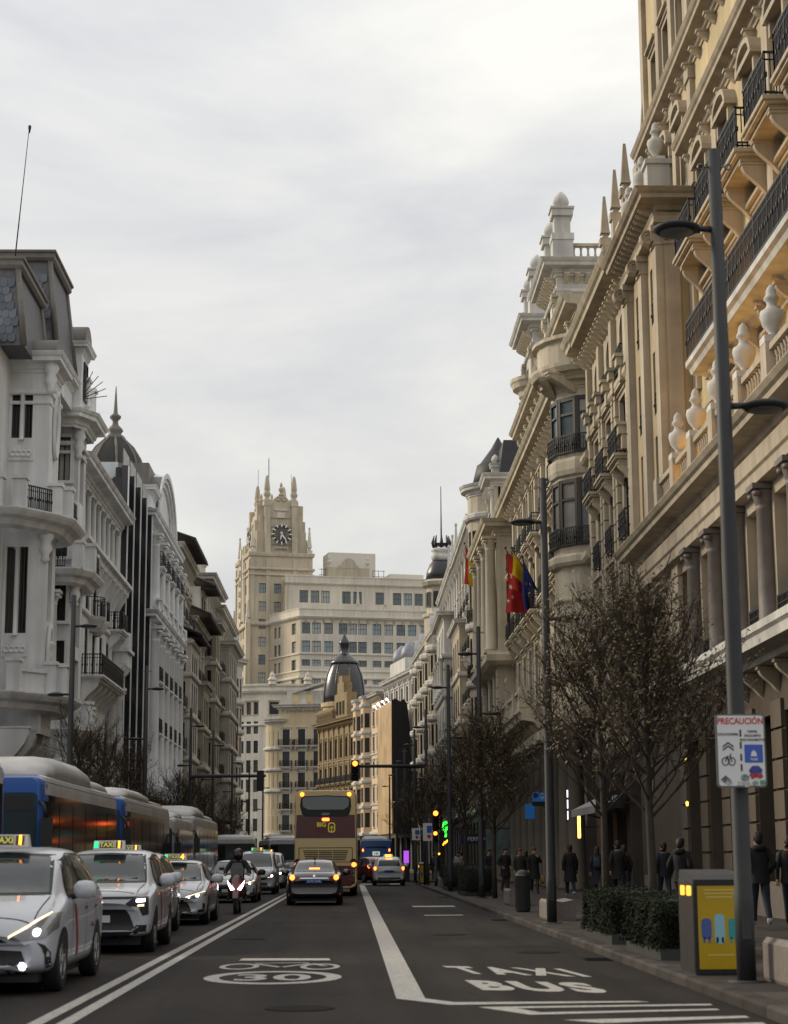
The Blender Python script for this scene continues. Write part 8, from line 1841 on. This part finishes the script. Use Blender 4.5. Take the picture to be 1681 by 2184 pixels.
def shop_signs():
    BLUE = mat('shop_blue', (.015,.10,.30), rough=.4, emit=(.01,.1,.3), es=.25); NAVY = mat('navy_awning', (.012,.016,.05), rough=.7); PALE = mat('sign_letters_pale', (.5,.5,.52), rough=.5); KK = mat('sign_board_black', (.012,.012,.012), rough=.5)
    def board(name, label, x0, x1, y, z0, z1, m, txt=None, sz=.3, tm=None, d=.12, cat='sign'):
        t = thing(name, label, cat, ((x0+x1)/2, y, (z0+z1)/2)); w, h = (x1-x0)/2, (z1-z0)/2; b = MB(); b.prism(rrect(-w,w,-h,h,.02), 'xz', 0, d); obj('board', b, m, t)
        if txt: text_obj('lettering', txt, sz, tm or PALE, t, (0, -.006, 0), (PI/2,0,0), .004)
        b = MB(); b.box(w, w+.5, d*.3, d*.6, h*.3, h*.45); b.box(w, w+.5, d*.3, d*.6, -h*.45, -h*.3); obj('bracket', b, IRON, t); return t
    t = board('projecting_sign', 'blue projecting bank sign with round mark and letter S', 8.25, 8.95, 84, 4.0, 4.42, BLUE, None); b = MB(); b.prism(disc(-.2,0.05,.11,16), 'xz', -.008, 0); obj('round_mark', b, KK, t); text_obj('lettering', 'S', .36, PALE, t, (.1,-.008,.02), (PI/2,0,0), .01); b = MB(); b.box(-.35,.35,0,.1,-.42,-.22); obj('lower_board', b, KK, t)
    board('projecting_sign', 'narrow blue angled sign under the bank sign', 8.3, 8.75, 88, 3.3, 4.0, BLUE)
    board('projecting_sign', 'black projecting shop sign reading TUS', 8.3, 9.2, 62.5, 3.1, 3.7, KK, 'TUS', .34)
    LW = lamp_mat('white_lightbox', (.92,.9,1.), 2.2); t = thing('lightbox_sign', 'stack of three bright white lit boxes on the wall', 'sign', (9.0, 75.5, 0)); 
    for k, z in enumerate((3.0, 3.45, 3.9)): b = MB(); b.box(-.16,.13,-.05,.05,z,z+.34-.05*(k > 1)); obj('light_box', b, LW, t)
    t = thing('wall_lamp', 'vertical amber tube lamp under the awning', 'lamp', (8.75, 71, 0)); b = MB(); b.lathe([(.05,2.2),(.06,2.25),(.06,3.0),(.05,3.05)], 10); obj('tube', b, lamp_mat('amber_tube', (1.,.45,.08), 4.), t); b = MB(); b.box(.05,.75,-.02,.02,2.6,2.65); obj('bracket', b, IRON, t)
    t = thing('awning', 'pale grey sloping shop awning on the stone building', 'awning', (9.4, 66, 0)); b = MB(); b.prism([(0,3.75),(-1.15,3.2),(-1.15,2.95),(-1.1,2.95),(-1.08,3.14),(0,3.65)], 'xz', -3.2, 3.2); obj('canvas', b, mat('grey_canvas', (.32,.31,.30), rough=.8), t)
    b = MB(); 
    for y in (-3, 3): b.tube([(0,y,2.9),(-1.1,y,3.15)], .025, 5)
    obj('arms', b, IRON, t)
    t = board('shop_awning_sign', 'navy awning with pale PERFUMERIA lettering across the pavement', 6.75, 9.4, 114, 2.35, 2.95, NAVY, 'PERFUMERIA', .33, None, 1.2, 'awning')
    t = thing('poster_panel', 'pale blue-grey shop poster panel behind the crowd', 'poster', (8.6, 104.5, 0)); b = MB(); b.box(-1.0,.85,0,.08,1.2,3.1); obj('panel', b, mat('pale_poster', (.13,.17,.17), rough=.4, blotch=(2.0,.5,1.2)), t); b = MB(); b.box(-1.04,.89,.02,.1,1.14,3.16); obj('frame', b, KK, t)
    NE = lamp_mat('green_neon', (.04,1.0,.06), 2.4); t = thing('pharmacy_sign', 'bright green lit pharmacy cross sign', 'sign', (7.35, 144, 3.75)); b = MB()
    b.tube([(.34*math.cos(a)*(1-.10*k), 0, .1+.5*math.sin(a)*(1-.06*k)) for k, a in enumerate([.4+.55*q for q in range(16)])], .09, 6); b.box(-.08,.08,-.06,.06,-.62,.55); b.box(-.4,.4,-.06,.06,-.05,.12); obj('neon_tubes', b, NE, t); b = MB(); b.box(0,2.2,.08,.14,-.06,.06); obj('bracket', b, IRON, t)
    for k in range(4): tag(link('string_lamp', shared(('string_lamp',), lambda: MB().lathe([(.02,-.1),(.09,-.06),(.1,.02),(.03,.1)], 8), LIT_O), None, (6.9+.18*k, 140, 2.55+.12*k)), ('lowest','second lowest','second highest','highest')[k]+' small warm lamp in the row below the green cross', 'lamp', 'warm lamps below the green cross')
    t = thing('lit_panel', 'small purple lit advertising panel beside the white taxi', 'sign', (3.62, 122, 0)); b = MB(); b.box(-.17,.17,-.05,.05,1.2,2.0); obj('screen', b, lamp_mat('purple_screen', (.5,.1,.9), .7), t); b = MB(); b.box(-.22,.22,-.02,.08,0,2.1); obj('case', b, KK, t)
def lanterns():
    me = shared(('wall_lantern',), lambda: MB().lathe([(.01,-.07),(.035,-.05),(.045,.03),(.02,.07)], 8), lamp_mat('yellow_lantern', (1.,.72,.12), 1.6))
    for y, z, l in ((50.9,4.1,'small yellow wall lantern on the stone pier, upper of two'),(50.9,2.9,'small yellow wall lantern on the stone pier, lower of two'),(57.4,3.3,'small yellow wall lantern beside the black shop sign')):
        t = tag(link('wall_lantern', me, None, (9.28, y, z)), l, 'lantern', 'yellow wall lanterns'); b = MB(); b.box(0,.2,-.015,.015,-.01,.02); obj('bracket', b, IRON, t)
lanterns(); street_lamps(); signals(); bins_benches(); hedges(); trees(); flags(); shop_signs()
# ------------------------------------------------------------------ people and the scooter
SKIN = mat('skin', (.32,.19,.13), rough=.6); CL_K = mat('black_coat', (.010,.010,.012), rough=.85, var=.2, scale=6); CL_N = mat('navy_coat', (.012,.014,.022), rough=.85); CL_G = mat('charcoal_coat', (.025,.023,.022), rough=.85); CL_J = mat('dark_jeans', (.016,.020,.030), rough=.85); CL_O = mat('olive_trousers', (.045,.038,.026), rough=.85)
SHOE = mat('dark_shoe', (.02,.018,.016), rough=.6); SHOE_W = mat('white_trainer', (.45,.45,.45), rough=.6); HAIR_K = mat('black_hair', (.010,.008,.007), rough=.6); HAIR_B = mat('auburn_hair', (.085,.035,.016), rough=.6); HAIR_D = mat('dark_brown_hair', (.022,.013,.009), rough=.6)
def V(*a): return Vector(a)
POSES = {}
def pose(kind):
    """joint positions of a 1.74 m figure facing -Y"""
    st = {'walk': .27, 'stride': .34, 'stand': .04, 'phone': .2, 'pocket': .22}.get(kind, .1)
    J = {'pelvis': V(0,0,.94), 'waist': V(0,.0,1.08), 'chest': V(0,-.01,1.27), 'neck': V(0,-.0,1.44), 'head0': V(0,-.02,1.53), 'head1': V(0,-.03,1.66)}
    for sg, n in ((-1, 'l'), (1, 'r')):
        f = st*sg
        J['sh'+n] = V(sg*.165,.0,1.385); J['hip'+n] = V(sg*.085,0,.90)
        J['kn'+n] = V(sg*.09, -f*.5-.03, .50); J['an'+n] = V(sg*.09, -f+(.10 if f < 0 else 0), .09+(.05 if f < -.1 else 0)); J['to'+n] = J['an'+n]+V(sg*.02,-.15,-.055)
        if kind == 'sit': J['kn'+n] = V(sg*.16,-.42,.86); J['an'+n] = V(sg*.22,-.28,.42); J['to'+n] = V(sg*.24,-.42,.38)
        sw = -f*.6
        J['el'+n] = V(sg*.235, .05-sw*.3, 1.12); J['wr'+n] = V(sg*.235,-.03-sw*.7,.88); J['ha'+n] = V(sg*.225,-.05-sw*.8,.80)
        if kind in ('pocket', 'stand'): J['el'+n] = V(sg*.27,.09,1.13); J['wr'+n] = V(sg*.19,-.10,.98); J['ha'+n] = V(sg*.155,-.14,.94)
        if kind == 'phone' and sg > 0: J['el'+n] = V(.25,-.10,1.16); J['wr'+n] = V(.12,-.24,1.38); J['ha'+n] = V(.06,-.21,1.46)
        if kind == 'sit': J['sh'+n] = V(sg*.20,-.04,1.37); J['el'+n] = V(sg*.33,-.22,1.14); J['wr'+n] = V(sg*.34,-.46,1.04); J['ha'+n] = V(sg*.33,-.53,1.05)
    return J
BONES = [('pelvis','waist'),('waist','chest'),('chest','neck'),('neck','head0'),('head0','head1')]+[b for n in 'lr' for b in (('chest','sh'+n),('sh'+n,'el'+n),('el'+n,'wr'+n),('wr'+n,'ha'+n),('pelvis','hip'+n),('hip'+n,'kn'+n),('kn'+n,'an'+n),('an'+n,'to'+n))]
RAD = {'pelvis': (.145,.115), 'waist': (.13,.10), 'chest': (.155,.115), 'neck': (.055,.058), 'head0': (.075,.09), 'head1': (.082,.10), 'sh': (.075,.075), 'el': (.056,.056), 'wr': (.040,.036), 'ha': (.042,.028), 'hip': (.095,.10), 'kn': (.066,.068), 'an': (.048,.05), 'to': (.045,.035)}
SKINNED = {}
def skin_all(kinds):
    obs = []
    for k in kinds:
        J = pose(k); names = list(J); me = bpy.data.meshes.new('figure'); me.from_pydata([tuple(J[n]) for n in names], [(names.index(a), names.index(b)) for a, b in BONES], [])
        o = bpy.data.objects.new('figure', me); COL.objects.link(o); o.modifiers.new('s', 'SKIN'); m = o.modifiers.new('u', 'SUBSURF'); m.levels = 2; m.render_levels = 2
        for i, n in enumerate(names):
            r = RAD.get(n) or RAD[n[:-1]]; d = me.skin_vertices[0].data[i]; d.radius = (r[0]*1.12, r[1]*1.12); d.use_root = n == 'pelvis'
        obs.append((k, o, J))
    dg = bpy.context.evaluated_depsgraph_get()
    for k, o, J in obs:
        me = bpy.data.meshes.new_from_object(o.evaluated_get(dg)); SKINNED[k] = ([tuple(v.co) for v in me.vertices], [tuple(p.vertices) for p in me.polygons], J); bpy.data.objects.remove(o)
def zone(p, J):
    best = None
    for a, b in BONES:
        A, B_ = J[a], J[b]; ab = B_-A; t = max(0, min(1, (p-A).dot(ab)/max(1e-9, ab.length_squared))); d = (p-(A+ab*t)).length
        if best is None or d < best[0]: best = (d, a, b, t)
    _, a, b, t = best
    if 'head' in b or (a == 'neck') or (b == 'neck' and t > .8): return 0
    if a.startswith('wr'): return 0
    if a.startswith('an') or (a.startswith('kn') and t > .93): return 3
    if a.startswith(('hip', 'kn')) or a == 'pelvis' and b.startswith('hip'): return 2
    return 1
def person(label, kind, loc, rz, coat=CL_K, legs=CL_J, shoes=SHOE, hair=HAIR_D, longhair=False, longcoat=.0, hood=False, s=1.0, bag=None, group=None):
    vs, fs, J = SKINNED[kind]; r = thing('person', label, 'person', loc, rz, group); r.scale = (s, s, s); key = ('body', kind, coat.name, legs.name, shoes.name)
    def fn():
        mb = MB(); mb.v = list(vs)
        for f in fs: c = sum((Vector(vs[i]) for i in f), Vector())/len(f); mb.f.append(list(f)); mb.m.append(zone(c, J)); mb.sm.append(True)
        for n, sg in (('l', -1), ('r', 1)):                         # fingers and thumb
            h, w = J['ha'+n], J['wr'+n]; d = (h-w).normalized(); a = d.cross(V(0,1,0)); a = (a if a.length > .1 else V(1,0,0)).normalized(); b = d.cross(a)
            for k in range(4): o = h+a*(k-1.5)*.019; L = (.065,.075,.07,.055)[k]; mb.tube([o, o+d*L*.5+b*.006, o+d*L*.8+b*.028], [.0095,.009,.007], 5)
            mb.tube([h-d*.03+a*.03*sg, h+a*.05*sg+d*.01+b*.015, h+a*.045*sg+d*.04+b*.03], [.011,.010,.008], 5)
        hd = J['head1']+V(0,-.10,-.075); mb.lathe([(.005,-.03),(.018,-.015),(.014,.01),(.004,.035)], 6, tuple(hd))
        for sg in (-1, 1): mb.lathe([(.004,-.03),(.012,-.02),(.014,.015),(.005,.03)], 6, tuple(J['head1']+V(sg*.088,.0,-.06)))
        return mb
    link('body', shared(key, fn, [SKIN, coat, legs, shoes]), r)
    H = J['head1']
    def eyes(): 
        mb = MB()
        for sg in (-1, 1): mb.lathe([(.002,-.008),(.010,0),(.002,.008)], 6, (H.x+sg*.034, H.y-.094, H.z-.045))
        mb.box(H.x-.024, H.x+.024, H.y-.098, H.y-.088, H.z-.125, H.z-.117); return mb
    link('face', shared(('face', kind), eyes, HAIR_K), r)
    def hairf():
        mb = MB(); rings = []
        for z, rr, oy in ((.085,.02,.0),(.075,.06,.005),(.045,.095,.012),(0,.106,.022),(-.05,.102,.034),(-.09,.09,.045),(-.13,.07,.05),(-.16,.045,.05)): rings.append([(H.x+rr*math.cos(t)*.86, H.y+oy+rr*math.sin(t)*1.0, H.z+z) for t in [2*PI*k/14 for k in range(14)]])
        if longhair:
            rings = rings[:-2]
            for z, rx, ry, oy in ((-.16,.095,.06,.06),(-.28,.10,.055,.075),(-.36,.07,.035,.085)): rings.append([(H.x+rx*math.cos(t), H.y+oy+ry*math.sin(t), H.z+z) for t in [2*PI*k/14 for k in range(14)]])
        mb.loft(rings[::-1]); return mb
    link('hair', shared(('hair', kind, longhair, hair.name), hairf, hair), r)
    def coatf():
        mb = MB(); zb = .80-longcoat; rings = []
        for z, rx, ry in ((1.45,.085,.085),(1.415,.16,.11),(1.36,.195,.135),(1.25,.19,.145),(1.10,.175,.135),(.98,.18,.14),(.88,.19,.15),(zb,.195+longcoat*.12,.155+longcoat*.2)): rings.append([(rx*math.cos(t), -.005+ry*math.sin(t), z) for t in [2*PI*k/16 for k in range(16)]])
        mb.loft(rings[::-1], cap0=False); return mb
    link('coat', shared(('coat', kind == 'sit', longcoat, coat.name), coatf, coat), r)
    if hood: b = MB(); b.lathe([(.06,-.06),(.13,-.03),(.14,.03),(.10,.07)], 12, (0,.05,1.43)); obj('hood', b, coat, r)
    if bag:
        t = MB(); t.loft([[(x, y, z) for x, y in rrect(-.05-k,.05+k,-.14-k,.14+k,.03,2)] for z, k in ((0,.0),(.12,.03),(.28,.02),(.32,-.02))]); t.tube([(0,-.06,.3),(0,-.05,.42),(0,.05,.42),(0,.06,.3)], .008, 4)
        w = r.matrix_basis @ Vector((.30, -.02, .38)); tag(obj('shopping_bag', t, mat('brown_paper_bag', (.22,.13,.05), rough=.8), None, tuple(Vector(loc)+Matrix.Rotation(rz, 3, 'Z') @ Vector((.30,-.02,.36)))), bag, 'bag')
    return r
def scooter():
    x, y = -3.12, 51.4; t = thing('motor_scooter', 'dark red scooter with bright angled headlights facing the camera', 'scooter', (x, y, 0)); PL = mat('scooter_black', (.012,.011,.012), rough=.4, coat=.3); RD = mat('scooter_red', (.045,.005,.007), rough=.3, coat=.5)
    for yy in (-.68, .66):
        w = link('wheel', shared(('tyre', .28, .12), tyre_fn(.28, .12), RUBBER), t, (0, yy, .28)); link('rim', shared(('rim', .28, .12), rim_fn(.28, .12), ALLOY), w)
    f = MB(); f.loft([[(cx*w_, y_, z) for cx, y_ in ((-1,.12),(-.8,-.10),(-.3,-.22),(.3,-.22),(.8,-.10),(1,.12),(.6,.2),(-.6,.2))] for z, w_, _ in ()] or [[(px*w_, -.55+o+py*d_, z) for px, py in ((-1,.5),(-.85,-.1),(-.35,-.6),(.35,-.6),(.85,-.1),(1,.5))] for z, w_, o, d_ in ((.36,.10,-.05,.2),(.5,.21,.0,.3),(.68,.27,.02,.34),(.84,.25,.08,.32),(.98,.17,.16,.24),(1.06,.13,.2,.16))]); obj('front_fairing', f, RD, t)
    b = MB(); b.loft([[(px*w_, y_, z0+pz*h_) for px, pz in ((-1,0),(-.8,.9),(.8,.9),(1,0),(.6,-.6),(-.6,-.6))] for y_, w_, z0, h_ in ((-.3,.16,.45,.12),(0,.24,.48,.25),(.4,.24,.6,.3),(.8,.18,.72,.22),(1.0,.08,.78,.1))]); obj('body', b, PL, t)
    s = MB(); s.loft([[(px*.17, y_, z) for px in (-1,-.5,0,.5,1)] for y_, z in ()] or [[(-.2,-.05,.80),(.2,-.05,.80),(.2,-.05,.86),(-.2,-.05,.86)],[(-.2,.6,.86),(.2,.6,.86),(.2,.6,.93),(-.2,.6,.93)]], sm=False); obj('seat', s, PL, t)
    w = MB(); w.add([(-.16,-.42,1.0),(.16,-.42,1.0),(.19,-.36,1.2),(.11,-.27,1.36),(-.11,-.27,1.36),(-.19,-.36,1.2)], [(0,1,2,5),(5,2,3,4)]); obj('screen', w, mat('smoked_screen', (.02,.02,.022), rough=.15), t)
    hb = MB(); hb.tube([(-.36,-.22,1.03),(-.2,-.28,1.06),(.2,-.28,1.06),(.36,-.22,1.03)], .018, 6); obj('handlebar', hb, PL, t)
    for sg in (-1, 1):
        h = MB(); h.prism([(sg*.045,.66),(sg*.13,.63),(sg*.20,.76),(sg*.235,.90),(sg*.20,.84),(sg*.12,.745)], 'xz', -.83, -.77); h.v = [(a, b_+.28*abs(a)**1.0*1.2, c) for a, b_, c in h.v]; obj('headlight', h, LIT_W, t)
        m = MB(); m.tube([(sg*.30,-.24,1.05),(sg*.40,-.28,1.18)], .01, 5); m.lathe([(.01,-.05),(.07,-.03),(.07,.03),(.01,.05)], 10, (sg*.42,-.28,1.21)); obj('mirror', m, PL, t)
        k = MB(); k.tube([(sg*.05,-.56,.66),(sg*.065,-.68,.28)], .025, 6); obj('fork', k, PL, t)
    g = MB(); g.prism(rrect(-.09,.09,.47,.50,.01), 'xz', -.76, -.74); obj('front_reflector', g, LENS_R, t); g = MB(); g.loft([[(px, y_, z) for px in (-.075,.075)] + [(px, y_+.02, z+.03) for px in (.06,-.06)] for y_, z in ((-.98,.42),(-.85,.55),(-.68,.59),(-.45,.54))], sm=False); obj('mudguard', g, RD, t)
    p = person('rider in black jacket and black helmet on the scooter', 'sit', (x, y+.16, .02), 0.0, CL_K, CL_K, SHOE, HAIR_K, s=.98, hood=True)
    h = MB(); h.lathe([(.09,-.16),(.125,-.12),(.138,-.04),(.135,.04),(.11,.10),(.06,.135),(.01,.145)], 18); h.v = [(a, b_*1.12, c) for a, b_, c in h.v]; hm = obj('helmet', h, PL, p, (0,-.02,1.63)); q = MB(); q.box(-.095,.095,-.15,-.06,-.05,.03); obj('visor', q, mat('face_shade', (.10,.065,.05), rough=.3), hm)
def people():
    skin_all(['walk','stride','stand','phone','pocket','sit']); scooter(); g = None
    person('walker in black hooded jacket, dark trousers and white trainers near the picture edge', 'pocket', (7.75,35.2,PZ), PI, CL_K, CL_J, SHOE_W, HAIR_K, hood=True, s=1.03)
    w = MB(); w.lathe([(.19,0),(.2,.02),(.2,.06),(.19,.07)], 14); 
    person('dark figure half hidden behind the steel litter bin', 'stand', (7.2,40.5,PZ), PI*.8, CL_K, CL_J, SHOE, HAIR_K, hood=True); person('dark figure cut off by the right picture edge', 'walk', (8.75,37.0,PZ), PI*.9, CL_K, CL_J, SHOE, HAIR_D)
    person('woman with long auburn hair holding a phone up, walking towards the camera', 'phone', (7.0,71.0,PZ), 0.0, CL_K, CL_O, SHOE, HAIR_B, True, .25, bag='brown paper shopping bag held beside the woman with the phone'); person('person in dark scarf walking beside the woman with the phone', 'walk', (6.5,71.6,PZ), .1, CL_G, CL_J, SHOE, HAIR_B, s=.98)
    P = [('tall walker in long black coat just left of the second lamp post','walk',7.6,64.5,PI,CL_K,.3,HAIR_K,False,1.03),('walker with long dark hair and navy coat right of the second lamp post','stride',8.35,63.0,PI,CL_N,.35,HAIR_D,True,.98),('walker in charcoal coat close to the wall under the amber lamp','walk',8.9,60.5,PI*1.03,CL_G,.2,HAIR_D,False,1.0),('large figure in black puffer jacket under the black shop sign','stride',8.2,57.0,PI,CL_K,.15,HAIR_K,False,1.06),('walker in navy jacket by the stone pier behind the trees','walk',8.6,51.0,PI*.97,CL_N,.0,HAIR_K,False,1.0),
         ('dark figure beside the tree trunk past the benches','stand',6.3,76,.4,CL_K,.2,HAIR_K,False,1.02),('figure in black coat at the cafe table','stand',7.4,82,PI*.6,CL_K,.25,HAIR_D,False,1.0),('woman in charcoal coat at the crowd edge near the poster','walk',8.1,86,PI,CL_G,.3,HAIR_D,True,.97),('man in navy coat deep in the crowd','walk',6.7,90,.1,CL_N,.2,HAIR_K,False,1.03),('figure in pale grey top far along the pavement','walk',5.6,97,.0,mat('pale_top', (.30,.29,.28), rough=.8),.0,HAIR_D,False,1.0),('black-coated figure near the traffic light post','stand',6.0,101,PI,CL_K,.2,HAIR_K,False,1.0),('distant walker beneath the perfume awning','walk',7.8,108,PI,CL_G,.1,HAIR_K,False,1.0),('distant pedestrian by the parking signs','walk',5.0,107,.2,CL_K,.1,HAIR_D,False,1.0),('distant pedestrian past the junction','stand',5.4,121,PI,CL_K,.2,HAIR_K,False,1.0)]
    LG = [CL_J, CL_O, mat('blue_jeans', (.030,.042,.065), rough=.85), CL_K]; SCF = [(.10,.03,.025), (.12,.11,.10), (.05,.055,.07)]
    for q, (l, k, x, y, a, c, lc, h, lh, s) in enumerate(P):
        o = person(l, k, (x, y, PZ), a+random.uniform(-.25,.25), c, LG[q % 4], SHOE if q % 3 else SHOE_W, h, lh, lc, s=s)
        if q % 3 == 0: b = MB(); b.lathe([(.075,1.40),(.115,1.43),(.105,1.48),(.07,1.50)], 12, (0,-.005,0)); obj('scarf', b, mat('scarf_%d' % (q % 9//3), SCF[q % 9//3], rough=.9), o)
        if q % 4 == 1: b = MB(); b.loft([[(x_, .17+y_, z_) for x_, y_ in rrect(-.13*w_,.13*w_,-.05,.08*w_,.04,2)] for z_, w_ in ((1.0,.9),(1.1,1.05),(1.25,1.0),(1.38,.7))]); obj('backpack', b, mat('backpack_%d' % (q % 2), ((.03,.034,.045),(.10,.03,.015))[q//4 % 2], rough=.8), o)
    # cafe table and stools on the pavement beyond the benches
    t = thing('cafe_table', 'small dark cafe table among the crowd', 'table', (6.6, 79.5, PZ)); b = MB(); b.lathe([(.35,1.02),(.35,1.05)], 16); obj('top', b, TRIM_K, t); b = MB(); b.lathe([(.22,0),(.2,.03),(.03,.05),(.03,1.02)], 10); obj('stem', b, IRON, t)
    for k, (x, y, l) in enumerate(((5.9,79.2,'dark bar stool left of the cafe table'),(7.2,79.9,'dark bar stool right of the cafe table'))):
        t = thing('bar_stool', l, 'stool', (x, y, PZ), group='stools at the cafe table'); b = MB(); b.lathe([(.17,.72),(.18,.75),(.16,.78)], 12); obj('seat', b, TRIM_K, t)
        for q in range(4): a = PI/4+PI/2*q; b = MB(); b.tube([(.1*math.cos(a),.1*math.sin(a),.72),(.2*math.cos(a),.2*math.sin(a),0)], .014, 5); obj('leg', b, IRON, t)
people()
